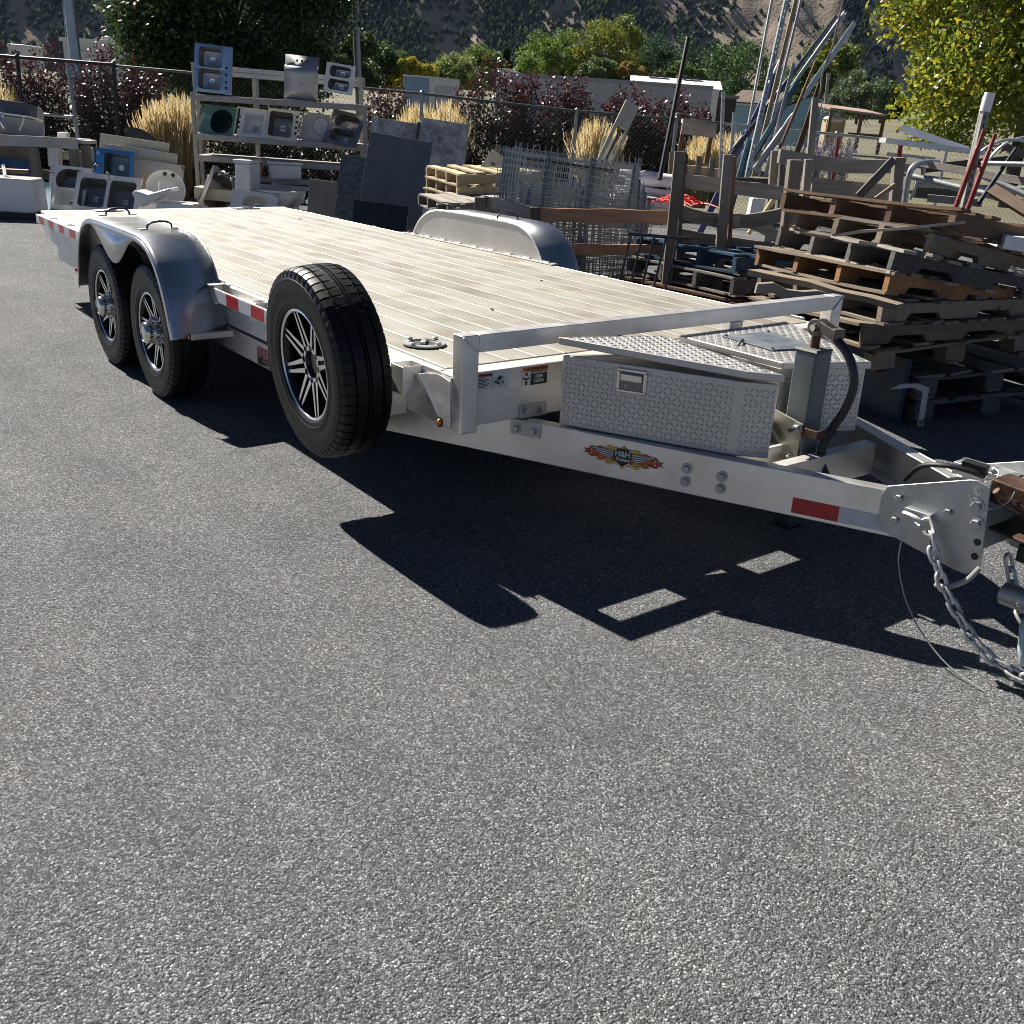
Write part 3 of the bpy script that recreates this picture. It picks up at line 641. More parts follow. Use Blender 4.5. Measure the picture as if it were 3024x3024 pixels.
# latch on the near box
u = Vector((.575,.293,0)).normalized(); out = Vector((u.y,-u.x,0)); o_ = Vector((.13,-.655,0))+u*.265
LMx = Matrix(((u.x,0,out.x,o_.x+out.x*.002),(u.y,0,out.y,o_.y+out.y*.002),(0,1,0,.655),(0,0,0,1)))
lt = empty('paddle_latch', LMx, box1)
fr_ = MB(); W_, H_ = .055,.042
for a, c in (((-W_,-H_),(W_,-H_+.01)),((-W_,H_-.01),(W_,H_)),((-W_,-H_+.01),(-W_+.012,H_-.01)),((W_-.012,-H_+.01),(W_,H_-.01))): fr_.box((a[0],a[1],0),(c[0],c[1],.005))
fr_.build('latch_frame', CHRO, box1, M=LMx, bevel=.002); MB().box((-W_+.012,-H_+.01,.0005),(W_-.012,H_-.01,.0015)).build('latch_recess', pm('latch_recess',(.24,.23,.21),.5,.7), box1, M=LMx)
MB().box((-W_+.016,.0,.002),(W_-.016,.026,.012)).build('latch_paddle', CHRO, box1, M=LMx, bevel=.003); MB().lathe([(.006,0),(.006,.004),(0,.004)],12,Matrix.Translation((-.02,-.018,.0015))).build('latch_key', ZINC, box1, M=LMx)
bpy.data.objects.remove(lt)
# battery panel on the far lid
pa = MB().prism([(.20,.09),(.47,.07),(.52,.27),(.23,.34)], lambda x,y: (x,y,.7225), lambda x,y: (x,y,.7275)); pa.build('battery_panel', pm('panel_grey',(.10,.115,.135),.45,0,.25,18,.05,patch=.4,pcol=(.24,.26,.28),pscale=9), box2, bevel=.001)
for x,y in ((.215,.10),(.46,.082),(.505,.262),(.238,.325)): MB().lathe([(.006,0),(.006,.004),(0,.005)],8,Matrix.Translation((x,y,.7275))).build('screw', BLK, box2)
MB().tube([(.30,.10,.73),(.33,.055,.734),(.345,.02,.72),(.35,.012,.66),(.352,.01,.60)],.004,6).build('zip_tie', BLK, box2, smooth=True)
MB().box((.355,-.05,.672),(.43,.018,.678)).build('box_hinge', ZINC, box2); MB().box((.33,-.278,.50),(.60,-.032,.506)).build('added_shadow_plate', ALU, TR)  # unseen plate added between the boxes to shrink a sunlit patch below
# --- jack
jk = empty('tongue_jack', Matrix.Translation((.705,-.005,0)), TR)
MB().box((-.045,-.045,.28),(.045,.045,.782)).build('jack_tube', DKGREY, jk, bevel=.006)
MB().box((-.036,-.036,.13),(.036,.036,.30)).build('jack_leg', DKBLU, jk, bevel=.004); MB().box((-.05,-.05,.12),(.05,.05,.13)).build('jack_foot', DKBLU, jk, bevel=.003)
MB().prism([(-.047,-.047),(.047,-.047),(.047,.047),(-.047,.047)], lambda x,y: (x,y,.782), lambda x,y: (x*.9,y*.9,.79)).build('jack_cap', pm('jack_cap_grey',(.16,.16,.15),.5,.3,patch=.4,pcol=(.2,.12,.08),pscale=12), jk)
MB().tube([(-.0,.0,.785),(-.0,.0,.86)],.016,12).build('crank_shaft', RUST, jk, smooth=True)
yk = MB()
for s in (-1,1): yk.lathe([(.012,-.004),(.03,-.004),(.03,.004),(.012,.004)],20,Matrix.Translation((.005,s*.022,.862)) @ Matrix.Rotation(R(90),4,'X'),closed=True)
yk.beam((.02,-.022,.87),(.085,-.022,.85),.008,.034,up=(0,0,1)); yk.beam((.02,.022,.87),(.085,.022,.85),.008,.034,up=(0,0,1)); yk.beam((.075,-.024,.852),(.085,.024,.852),.03,.034)
yk.build('crank_yoke', pm('yoke_grey',(.13,.115,.1),.5,.5,.3,30), jk, bevel=.003)
MB().tube([(.005,-.035,.862),(.005,.035,.862)],.011,10).build('yoke_pin', CHRO, jk, smooth=True)
HP = [(.06,.0,.855),(.085,.0,.83),(.125,.01,.80),(.158,.018,.74),(.168,.022,.68),(.15,.02,.60),(.118,.008,.53),(.095,.0,.46),(.10,.0,.40),(.135,.005,.345),(.175,.015,.30),(.20,.02,.275)]
MB().tube(smoothpath(HP), .015, 12).build('crank_handle', DKBLU, jk, smooth=True)
MB().box((-.02,-.066,.495),(.115,-.060,.525)).build('handle_clip', RUST, jk, bevel=.002); MB().box((.108,-.06,.495),(.115,.045,.525)).build('handle_clip', RUST, jk, bevel=.002)
# bracket plate on the camera side with standing bolts
pl = [(-.145,.555),(-.005,.535),(.045,.535),(.045,.40),(-.02,.345),(-.165,.352)]
pl = [(-.155,.345),(-.115,.565),(.05,.535),(.042,.392),(-.03,.335)]
MB().prism(pl, lambda x,z: (x,-.068,z), lambda x,z: (x,-.058,z)).build('mount_plate', pm('olive_zinc',(.36,.355,.30),.42,.8,.12,9,patch=.3,pcol=(.27,.27,.24)), jk, bevel=.002)
for x,z in ((-.11,.545),(-.125,.42),(.02,.40),(.03,.515)):
    M_ = Matrix(((1,0,0,x),(0,0,-1,-.068),(0,1,0,z),(0,0,0,1))); bolt(M_, .015, parent=jk); MB().tube([(0,0,.01),(0,0,.042)],.008,8).build('bolt_thread', CHRO, jk, M=M_)
MB().tube([(.03,-.085,.40),(.115,-.055,.41)],.006,8).build('lock_pin', CHRO, jk, smooth=True)

MB().beam((.66,-.36,.39),(.66,.36,.39),.05,.10).build('tongue_crossbar', ALU, TR, bevel=.003); MB().beam((.80,-.29,.37),(.80,.29,.37),.05,.12).build('tongue_crossbar', ALU, TR, bevel=.003)
# --- decals
def flat(name, pts, m, M, h=.0006, parent=TR): return MB().prism(pts, lambda x,y: (x,y,0), lambda x,y: (x,y,h)).build(name, m, parent, M=M)
def rect(w_,h_): return [(0,0),(w_,0),(w_,-h_),(0,-h_)][::-1]
# warning label 1 on header
d1 = Fm(-.948,.646); flat('warning_label', rect(.152,.062), PRW, d1)
d1b = Matrix.Translation((.0008,0,0)) @ d1; flat('label_band', [(.003,-.015),(.077,-.015),(.077,-.003),(.003,-.003)], PRO, d1b)
text('⚠ WARNING'.replace('⚠','!'), .012, PRK, TR, Matrix.Translation((.0014,0,0)) @ d1 @ Matrix.Translation((.014,-.009,0)), 'label_lettering', bold=.0003)
for k in range(7): flat('label_line', [(.005,-.021-k*.0053),(.045+.028*((k*37)%10)/10,-.021-k*.0053),(.045+.028*((k*37)%10)/10,-.0188-k*.0053),(.005,-.0188-k*.0053)], PRK, d1b)
flat('label_rule', [(.079,-.06),(.0797,-.06),(.0797,-.002),(.079,-.002)], PRK, d1b)
flat('label_drawing', [(.09,-.032),(.112,-.014),(.135,-.024),(.113,-.044)], PRG, d1b); flat('label_drawing', [(.098,-.028),(.112,-.017),(.124,-.023),(.111,-.034)], PRK, Matrix.Translation((.0008,0,0)) @ d1b)
flat('label_drawing', [(.09,-.032),(.113,-.044),(.113,-.052),(.09,-.040)], PRK, d1b); flat('label_drawing', [(.122,-.040),(.128,-.036),(.131,-.043),(.125,-.05)], PRK, d1b)
# warning label 2
d2 = Fm(-.737,.648); flat('pinch_label', rect(.121,.074), PRW, d2); d2b = Matrix.Translation((.0008,0,0)) @ d2; d2c = Matrix.Translation((.0008,0,0)) @ d2b
flat('label_band', [(.003,-.018),(.118,-.018),(.118,-.003),(.003,-.003)], PRO, d2b); flat('label_field', [(.041,-.071),(.118,-.071),(.118,-.019),(.041,-.019)], PRK, d2b)
text('WARNING', .0165, PRK, TR, d2c @ Matrix.Translation((.04,-.0105,0)), 'label_lettering', bold=.0004); flat('alert_triangle', [(.021,-.016),(.036,-.016),(.0285,-.0045)], PRK, d2c)
text('PINCH-POINT', .0118, PRW, TR, d2c @ Matrix.Translation((.0435,-.026,0)), 'label_lettering', w=.072, bold=.0002); text('KEEP', .0155, PRW, TR, d2c @ Matrix.Translation((.0795,-.041,0)), 'label_lettering', 'CENTER', bold=.0003); text('CLEAR', .0155, PRW, TR, d2c @ Matrix.Translation((.0795,-.0565,0)), 'label_lettering', 'CENTER', bold=.0003)
flat('pinch_pictogram', [(.017,-.069),(.027,-.069),(.027,-.052),(.017,-.052)], PRK, d2b); flat('pinch_pictogram', [(.017,-.034),(.027,-.034),(.027,-.022),(.017,-.022)], PRK, d2b); flat('pinch_pictogram', [(.006,-.034),(.014,-.044),(.036,-.04),(.036,-.046),(.02,-.05),(.012,-.05),(.006,-.044)], PRK, d2b)
# far header label
d3 = Fm(.60,.646); flat('warning_label', rect(.15,.062), PRW, d3); flat('label_band', [(.003,-.018),(.147,-.018),(.147,-.003),(.003,-.003)], PRO, Matrix.Translation((.0008,0,0)) @ d3); text('WARNING', .0165, PRK, TR, Matrix.Translation((.0016,0,0)) @ d3 @ Matrix.Translation((.04,-.0105,0)), 'label_lettering', bold=.0004)
# speed decal on the lower side
Sd = lambda x,z,o=0: Matrix(((1,0,0,x),(0,0,-1,-1.0405-o),(0,1,0,z),(0,0,0,1)))
ds = Matrix(((1,0,0,-1.765),(0,0,-1,-1.0225),(0,1,0,.413),(0,0,0,1)))
def up(M, k): return M @ Matrix.Translation((0,0,.0008*k))
flat('speed_decal', [(.0,-.095),(.36,-.095),(.36,-.004),(.03,-.004),(.0,-.02)], PRK, ds)
text('SPEED', .062, PRW, TR, up(ds,1) @ Matrix.Translation((.006,-.032,0)), 'decal_lettering', bold=.004, shear=.1); text('SPEED', .062, PRR, TR, up(ds,2.2) @ Matrix.Translation((.006,-.032,0)), 'decal_lettering', bold=.0012, shear=.1)
text('LOADER', .062, PRW, TR, up(ds,1) @ Matrix.Translation((.20,-.032,0)), 'decal_lettering', bold=.003, shear=.1, w=.15)
text('Tilt and Secure', .016, PRY, TR, up(ds,1) @ Matrix.Translation((.07,-.068,0)), 'decal_lettering')
text('www.hhtrailer.com', .016, PRW, TR, up(ds,1) @ Matrix.Translation((.09,-.085,0)), 'decal_lettering')
# winged flame badge on the beam
bd = onbeam(beamdist(.384), .388, .0008)
def flames(sg, k, m, lv, sz):
    pts = []
    # root along wing, tips outward
    for i in range(k):
        t = i/(k-1)
    return None
def flamepoly(sg, yy, base, ln, hh, wav):
    """a row of licking tongues along +-x"""
    top = []; n = 6
    for i in range(n):
        x = base + ln*i/n; top += [(x, yy+hh*(1-.75*i/n)*.55), (x+ln/n*1.25, yy+hh*(1-.75*i/n)*(1.0 if i%2 else .8)), (x+ln/n*.8, yy+hh*(1-.75*i/n)*.35)]
    top.append((base+ln*1.13, yy*.2))
    bot = []
    for i in range(n-1,-1,-1):
        x = base + ln*i/n; bot += [(x+ln/n*.8, -yy-hh*(1-.75*i/n)*.35), (x+ln/n*1.25, -yy-hh*(1-.75*i/n)*(.8 if i%2 else 1.0)), (x, -yy-hh*(1-.75*i/n)*.55)]
    return [(sg*x,y) for x,y in top+bot]
def fan(name, pts, m, M, c=(0,0)):
    n = len(pts); b = MB(); b.add([(c[0],c[1],0)]+[(x,y,0) for x,y in pts],[(0,1+i,1+(i+1)%n) for i in range(n)]); return b.build(name, m, TR, M=M)
def tongue_poly(x0,y0,dx,dy,w0,curl,n=7):
    L1 = []; L2 = []
    for i in range(n):
        t = i/(n-1); x = x0+dx*t; y = y0+dy*t+curl*math.sin(t*PI*1.15); ww = w0*(1-t)**.8*(1 if i else .8)
        nx, ny = -dy, dx; l_ = math.hypot(nx,ny); L1.append((x+nx/l_*ww,y+ny/l_*ww)); L2.append((x-nx/l_*ww,y-ny/l_*ww))
    return L1, L2
for sg in (-1,1):
    for row in (1,-1):
        for i in range(7):
            t = i/6; x0 = .02+.105*t; y0 = row*(.024-.019*t); dx = .034-.004*t; dy = row*(.013-.010*t)
            for k,(m_,ex) in enumerate(((PRK,.0022),((PRY,PRY,PRO,PRO,PRR,PRR,PRR)[i],0),((PRW,PRY,PRY,PRO,PRO,PRO,PRO)[i],-.0028))):
                L1,L2 = tongue_poly(x0,y0,dx*(1 if k<2 else .72),dy*(1 if k<2 else .8),max(.0012,.0068-.0024*t+ex),row*(.004 if i%2 else -.003)); b = MB(); n_ = len(L1)
                b.add([(sg*x,y,0) for x,y in L1]+[(sg*x,y,0) for x,y in L2],[(q,q+1,n_+q+1,n_+q) for q in range(n_-1)]); b.build('flame_decal', m_, TR, M=up(bd,.5+k*.5+.12*(i%2)))
    fb = MB().add([(sg*.0,.026,0),(sg*.05,.018,0),(sg*.12,.006,0),(sg*.135,0,0),(sg*.12,-.006,0),(sg*.05,-.018,0),(sg*.0,-.026,0)],[(0,1,2,3,4,5,6)]); fb.build('flame_field', PRO, TR, M=up(bd,.3))
    for i in range(5):
        y_ = .0165-i*.0075; x0 = .028+.004*i; x1 = .128-.016*i
        flat('wing_feather', [(sg*x0,y_-.0055),(sg*(x1-.012),y_-.0055+.003),(sg*x1,y_+.002+.003),(sg*x0,y_+.0005)][::sg], PRK, up(bd,3.2), .0004)
        flat('wing_feather', [(sg*(x0+.001),y_-.0042),(sg*(x1-.013),y_-.0042+.003),(sg*(x1-.004),y_+.0005+.003),(sg*(x0+.001),y_-.0005)][::sg], PRW, up(bd,4.0), .0004)
flat('badge_shield', [(-.034,.018),(-.02,.03),(0,.034),(.02,.03),(.034,.018),(.03,-.012),(.0,-.036),(-.03,-.012)][::-1], PRK, up(bd,5))
flat('badge_tip', [(-.012,-.027),(0,-.033),(.012,-.027),(0,-.047)][::-1], PRY, up(bd,5.8)); flat('badge_tip', [(-.012,.031),(0,.044),(.012,.031),(0,.034)][::-1], PRY, up(bd,5.8))
text('H&H', .028, PRW, TR, up(bd,6.4) @ Matrix.Translation((0,.012,0)), 'badge_lettering', 'CENTER', bold=.0008); text('Trailers', .0175, PRW, TR, up(bd,6.4) @ Matrix.Translation((0,-.008,0)), 'badge_lettering', 'CENTER', shear=.3, bold=.0004)
# =================================================================== the yard: wood and pallets
def msz(px, d, y=450): return px*d/FPX/(math.cos(PITCH)+math.sin(PITCH)*(1512-y)/FPX)
def yw(P, rz=0, tilt=0, lean=0, turn=0):
    return Matrix.Translation(P) @ BM @ Matrix.Rotation(R(rz),4,'Z') @ Matrix.Rotation(R(-lean),4,'X') @ Matrix.Rotation(R(tilt),4,'Y') @ Matrix.Rotation(R(turn),4,'Z')
def gnd(px, d):
    P = at(px, 600, d); P.z = 0; return P
def WOOD(name, c, c2=None, var=.25, **k):
    return pm(name, c, .8, 0, var, 5, .5, 30, col2=c2, stretch=(.6,9,9), dist=.004, patch=k.pop('patch',.5), pcol=k.pop('pcol',None) or [q*.55 for q in c], rvar=.08, spec=.25, pscale=4, ovar=.28, **k)
W_GREY = WOOD('grey_timber', (.20,.175,.145)); W_GREY2 = WOOD('silver_timber', (.29,.265,.23)); W_TAN = WOOD('tan_timber', (.22,.175,.128)); W_ORG = WOOD('orange_timber', (.31,.165,.075), patch=.4)
W_BRN = WOOD('brown_timber', (.15,.095,.062)); W_NEW = WOOD('new_pine', (.42,.34,.22), patch=.3); W_DK = WOOD('dark_grey_timber', (.11,.105,.10)); W_RED = WOOD('reddish_pine', (.42,.23,.14), patch=.3)
W_BLU = WOOD('blue_painted_timber', (.035,.07,.11)); W_WHT = WOOD('whitewashed_timber', (.5,.49,.46), patch=.3, var=.12)
def bar(mb, a, c, w, h, up=(0,0,1)): return mb.beam(a, c, w, h, up)
_boards = {}
def boardmesh(l, w, t, m, seed=0):
    """a plank from x = 0 to -l with slightly uneven edges"""
    k = (round(l,3), round(w,3), round(t,3), m.name, seed)
    if k in _boards: return _boards[k]
    r = random.Random(hash(k[:3]) % 9999 + seed); n = 5; V = []; b = MB()
    for i in range(n+1):
        x = -l*i/n; dz = r.uniform(-.3,.3)*t; dw = r.uniform(-.04,.04)*w; e = r.uniform(-.03,.03) if i in (0,n) else 0
        V += [(x+e,-w/2+dw,-t/2+dz),(x,w/2+dw,-t/2+dz),(x,w/2+dw,t/2+dz),(x+e,-w/2+dw,t/2+dz)]
    F = [(3,2,1,0),(4*n,4*n+1,4*n+2,4*n+3)]
    for i in range(n):
        for q in range(4): F.append((4*i+q,4*i+(q+1)%4,4*i+4+(q+1)%4,4*i+4+q))
    b.v = V; b.f = F; _boards[k] = b.mesh('board', m); return _boards[k]
def notched(L_, h, t, m, notch=True):
    k = ('n',round(L_,2),round(h,3),m.name,notch)
    if k in _boards: return _boards[k]
    if notch:
        def nt_(c): return [(c-.115,0),(c-.10,.028),(c-.085,h*.42),(c+.085,h*.42),(c+.10,.028),(c+.115,0)]
        pl = [(0,0)]+nt_(L_*.27)+nt_(L_*.73)+[(L_,0),(L_,h),(0,h)]
    else: pl = [(0,0),(L_,0),(L_,h),(0,h)]
    _boards[k] = MB().prism(pl, lambda y,z: (-t/2,y,z-h), lambda y,z: (t/2,y,z-h)).mesh('stringer', m); return _boards[k]
def pallet(M, label, ms, mb=None, lx=1.2, ly=1.0, nb=7, ns=4, notch=True, h=.09, seed=1, block=False, missing=(), group='weathered shipping pallets stacked beside the trailer', bw=None):
    """origin at the near top corner, boards along -x, stringers along +y"""
    r = random.Random(seed); mb = mb or ms; t = .016
    P = thing('wooden_pallet', label, 'pallet', M, group)
    wb = bw or (.10 if nb > 6 else .13)
    for i in range(nb):
        if i in missing: continue
        o = link('deck_board', boardmesh(lx, wb, t, mb, r.randrange(4)), P); o.location = (r.uniform(-.035,.045), wb/2+(ly-wb)*i/(nb-1)+r.uniform(-.012,.012), -t/2+r.uniform(-.002,.003)); o.rotation_euler = (r.uniform(-.03,.03), r.uniform(-.010,.010), r.uniform(-.03,.03))
    if not block:
        for i in range(ns):
            o = link('stringer', notched(ly, h, .038, ms, notch), P); o.location = (-.02-(lx-.04)*i/(ns-1), 0, -t-.001); 
        for i in range(4):
            o = link('bottom_board', boardmesh(lx, .10, t, mb, r.randrange(4)), P); o.location = (r.uniform(-.03,.05), .05+(ly-.1)*i/3, -t-h-.002-t/2); o.rotation_euler = (0, r.uniform(-.008,.008), r.uniform(-.03,.03))
    else:
        bm_ = MB().box((-.05,0,-h),(.05,.12,0)).mesh('block', ms)
        for i in range(3):
            for j in range(3): o = link('block', bm_, P); o.location = (-.05-(lx-.1)*i/2, (ly-.12)*j/2, -t-.018)
        for i in range(3):
            o = link('stringer_board', boardmesh(ly, .10, t, ms, 0), P, M=Matrix.Translation((-.05-(lx-.1)*i/2,0,-t-.009)) @ Matrix.Rotation(-PI/2,4,'Z'))
            o = link('bottom_board', boardmesh(lx, .10, t, mb, i), P); o.location = (0,.06+(ly-.12)*i/2,-t-h-.02-t/2)
    return P
def pm_(N, yaw, ty, tx): return Matrix.Translation(N) @ Matrix.Rotation(R(yaw),4,'Z') @ Matrix.Rotation(R(-ty),4,'Y') @ Matrix.Rotation(R(-tx),4,'X')
pallet(pm_((.012,1.934,1.16),-6,0,8.5), 'dark brown splintered pallet on top of the tall stack', W_BRN, seed=3, missing=(3,), notch=False)
pallet(pm_((-.042,1.863,1.05),-11,-1,10.5), 'beige notched pallet second from the top of the tall stack', W_TAN, W_GREY, seed=4, lx=1.05, missing=(2,))
pallet(pm_((-.149,1.722,.955),-22,1,9), 'charcoal grey pallet third from the top of the tall stack', W_DK, W_GREY2, seed=5, missing=(4,))
pallet(pm_((-.152,1.719,.845),-16,1,6.5), 'fresh orange pine pallet with a can in its side', W_ORG, W_TAN, seed=6, ly=.86)
pallet(pm_((-.16,1.707,.69),-18,.5,-1), 'tan pallet with wide notches just under the orange one', W_TAN, W_GREY, seed=7, missing=(5,))
pallet(pm_((-.205,1.648,.568),-21,2.5,-2), 'pale tan pallet with chipped notch, second below the orange one', W_TAN, W_TAN, seed=8)
pallet(pm_((-.161,1.72,.44),-20,2.,-5), 'brown block pallet sagging in the lower part of the stack', W_TAN, W_BRN, block=True, seed=9, nb=5, bw=.14, h=.08)
pallet(pm_((-.087,2.06,.275),-20,1.5,-3), 'dim grey block pallet second from the ground by the stack corner', W_DK, W_GREY, block=True, seed=10, nb=5, bw=.16, h=.08)
pallet(pm_((-.087,2.08,.135),-20,1.5,-3), 'lowest dim grey block pallet resting on the asphalt', W_DK, W_DK, block=True, seed=11, nb=5, bw=.16, h=.08)
# loose boards poking out of the stack
def loose(a, c, w_, t, m, label, name='loose_board', up=(0,0,1), group=None):
    a = Vector(a); c = Vector(c); x = (a-c); l_ = x.length; x.normalize(); y = Vector(up).cross(x).normalized(); z = x.cross(y)
    o = link(name, boardmesh(l_, w_, t, m, 1), None, M=Matrix(((x.x,y.x,z.x,a.x),(x.y,y.y,z.y,a.y),(x.z,y.z,z.z,a.z),(0,0,0,1)))); return tag(o, label, 'board', group)
loose(at(2840,655,5.05), at(2475,692,5.5), .09, .014, W_GREY2, 'thin cracked slat jutting from the stack above the charcoal pallet')
loose(at(2660,905,5.0), at(2230,800,5.5), .10, .03, W_TAN, 'long pale board lying along the stack under the orange pallet')
loose(at(2450,885,5.2), at(2235,845,5.2), .05, .05, W_GREY2, 'short grey block end standing at the left of the stack') 
# blue board under the stack and white strip of tape on it
bb = MB().prism([(0,0),(1.05,0),(1.05,.36),(0,.36)], lambda x,z: (-x,0,z), lambda x,z: (-x,.03,z)); o = bb.build('blue_sheet', pm('dark_blue_panel',(.012,.028,.05),.6,0,.2,6), None, M=Matrix.Translation((-.14,2.0,.0)) @ Matrix.Rotation(R(-18),4,'Z')); tag(o, 'dark blue sheet panel on edge below the pallet stack', 'panel')
o = MB().add([(0,0,.0),(.06,.0,.035),(.14,-.01,.045),(.2,-.02,.03),(.21,-.025,-.14),(.18,-.025,-.15),(.17,-.02,.005),(.12,-.01,.02)],[(0,1,2,7),(7,2,3,6),(6,3,4,5)]).build('packing_tape', pm('grey_tape',(.4,.4,.42),.5), None, M=Matrix.Translation(at(2625,1150,5.05)) @ BM); tag(o, 'torn pale packing tape curling off the dark blue panel', 'tape')
# white box at the right edge, leaning concrete slab below it
o = MB().box((0,0,-.07),(.4,.35,0)).build('white_box', pm('white_laminate',(.8,.8,.78),.4), None, bevel=.004, M=yw(at(2958,738,5.25),-8,3) @ Matrix.Translation((0,0,.075))); tag(o, 'white laminated box end at the right edge above the pallets', 'box')
o = MB().prism([(0,0),(.55,0),(.55,.8),(.28,.62),(.12,.3)], lambda x,z: (x,0,z), lambda x,z: (x,.12,z)).build('concrete_slab', pm('rough_concrete',(.22,.21,.19),.9,0,.3,8,.6,25), None, M=yw(at(2935,1110,6.6),20)); tag(o, 'rough grey concrete slab leaning in shade at the right edge', 'slab')
loose(atg := Vector((-.02,2.05,.012)), Vector((-.12,2.19,.016)), .035, .022, W_NEW, 'small pale wood splinter lying on asphalt before the stack', 'wood_splinter')
for q,(x,y) in enumerate((( -.33,1.62),(-.42,1.7))): tag(MB().ball((0,0,.008),.014,6,4,sc=(1.6,1,.6)).build('stone_chip', pm('pale_stone',(.45,.44,.42),.8), None, M=Matrix.Translation((x,y,0))), ('white wood chip lying on asphalt near the blue panel','dark pebble lying on asphalt near the blue panel')[q], 'debris')
# crushed can in the orange pallet
o = MB().lathe([(0,0),(.024,.0),(.026,.006),(.026,.085),(.02,.094),(0,.094)],16).build('drink_can', pm('can_silver',(.5,.5,.5),.3,.8,.3,40), None, smooth=True, M=Matrix.Translation(at(2782,868,5.3)) @ BM @ Matrix.Rotation(.18,4,'Y') @ Matrix.Scale(.8,4)); tag(o, 'dented silver drink can wedged in the orange pallet', 'can')

# --- second, darker pallet stack behind the trailer corner
for k,(zz,lb,ms) in enumerate(((.70,'blue painted pallet behind the tall grey post',W_BLU),(.555,'dark pallet below the blue one behind the post',W_DK),(.41,'dim brown pallet near the bottom behind the post',W_BRN),(.27,'lowest dim pallet of the stack behind the trailer',W_DK))):
    pallet(pm_((-1.72+.02*k,2.35-.02*k,zz),-8+k*2,.5,2), lb, ms, W_GREY2 if k%2 else ms, seed=20+k, nb=5, bw=.11, group='dark pallets stacked behind the corner post')

# --- corral of grey posts and rails
def post(px0, py0, d, hgt, w_, t, m, label, name='timber_post', dx=0, group=None):
    top = at(px0, py0, d); bot = top - EU*hgt + ER*dx
    b = MB(); b.beam(bot, top, w_, t, up=EF); o = b.build(name, m, None, bevel=.003); return tag(o, label, 'post', group)
def rail(p, q, w_, t, m, label, cat='rail', name='timber_rail', sag=0, group=None):
    a = Vector(p); c = Vector(q); n = 8; b = MB(); x = (c-a).normalized(); y = EU.cross(x).normalized(); z = x.cross(y); V = []; r = random.Random(int(abs(a.x*1000)))
    for i in range(n+1):
        P = a.lerp(c, i/n) - z*sag*(1-(2*i/n-1)**2); e = r.uniform(-.004,.004)
        V += [P-y*t/2-z*(w_/2+e), P+y*t/2-z*(w_/2+e), P+y*t/2+z*(w_/2+e), P-y*t/2+z*(w_/2+e)]
    F = [(0,1,2,3),(4*n+3,4*n+2,4*n+1,4*n)] + [(4*i+(k+1)%4,4*i+k,4*i+4+k,4*i+4+(k+1)%4) for i in range(n) for k in range(4)]
    # own local frame so that the grain follows the rail
    M = Matrix(((x.x,y.x,z.x,a.x),(x.y,y.y,z.y,a.y),(x.z,y.z,z.z,a.z),(0,0,0,1))); Mi = M.inverted(); b.v = [tuple(Mi @ v) for v in V]; b.f = F
    o = b.build(name, m, None, M=M); return tag(o, label, cat, group)
def pst(px, py, px2, py2, d, w_, t, m, label, cat='post', name='timber_post', up=None):
    """upright piece between two photo positions at depth d"""
    a = at(px2,py2,d); c = at(px,py,d); x = (a-c).normalized(); y = EF.cross(x).normalized(); z = x.cross(y); l_ = (a-c).length
    M = Matrix(((x.x,y.x,z.x,c.x),(x.y,y.y,z.y,c.y),(x.z,y.z,z.z,c.z),(0,0,0,1)))
    o = MB().box((0,-w_/2,-t/2),(l_,w_/2,t/2)).build(name, m, None, bevel=.003, M=M); return tag(o, label, cat)
DC = 7.3
pst(2008,447,1962,905,DC,.072,.04,W_GREY,'tall grey post at the left end of the slatted corral'); pst(2022,449,1992,905,DC+.05,.03,.04,W_DK,'thin dark post strip doubling the left corral post')
pst(2152,457,2112,905,DC-.1,.07,.045,W_GREY2,'cracked pale grey post, right of the two corral posts'); pst(2168,462,2150,760,DC,.03,.04,W_BRN,'dark narrow post strip behind the cracked corral post')
for (x0,y0_,x1,y1_,w_,m,lb,sg) in ((2005,533,2318,572,.10,W_GREY2,'top grey rail crossing the two corral posts',0),(2005,625,2318,632,.095,W_GREY2,'middle grey rail of the corral, bending upwards',.06),(1992,695,2300,742,.10,W_GREY,'bottom grey rail of the corral',0)):
    rail(at(x0,y0_,DC+.06), at(x1,y1_,DC+.3), w_, .03, m, lb, sag=sg)
rail(at(2120,650,DC+.1), at(2300,705,DC+.4), .085, .03, W_GREY2, 'warped grey board curving down behind the corral rails', 'board', 'warped_board', sag=-.05)
rail(at(2210,690,DC+.35), at(2288,585,DC+.4), .03, .02, W_NEW, 'thin pale stick leaning behind the corral', 'stick', 'wood_stick')
pst(2348,472,2320,720,7.0,.085,.09,W_GREY,'thick square timber post beside the pallet stack'); pst(2388,470,2368,700,7.05,.05,.05,W_GREY2,'narrow grey timber post next to the thick one')
pst(2290,445,2265,720,8.0,.06,.05,W_GREY,'grey post further back between leaning lengths'); pst(2310,470,2300,640,8.1,.04,.05,W_DK,'dark post further back beside the grey one')
rail(at(2300,460,7.6), at(2680,488,7.9), .10, .035, W_GREY2, 'bowed upper rail of the rear corral', sag=.035); rail(at(2395,548,7.6), at(2640,570,7.8), .115, .035, W_GREY2, 'wide lower rail of the rear corral')
rail(at(2130,536,8.6), at(2290,540,8.6), .07, .04, W_DK, 'short dark rail behind the two corral posts')
pst(2655,465,2642,600,7.4,.07,.07,W_GREY,'grey post at the right end of the rear corral'); pst(2640,470,2535,580,7.2,.055,.03,W_DK,'dark diagonal brace leaning against the rear corral','brace','diagonal_brace'); pst(2645,545,2585,588,7.1,.03,.02,W_NEW,'thin pale lath propped below the diagonal brace','stick','wood_lath')
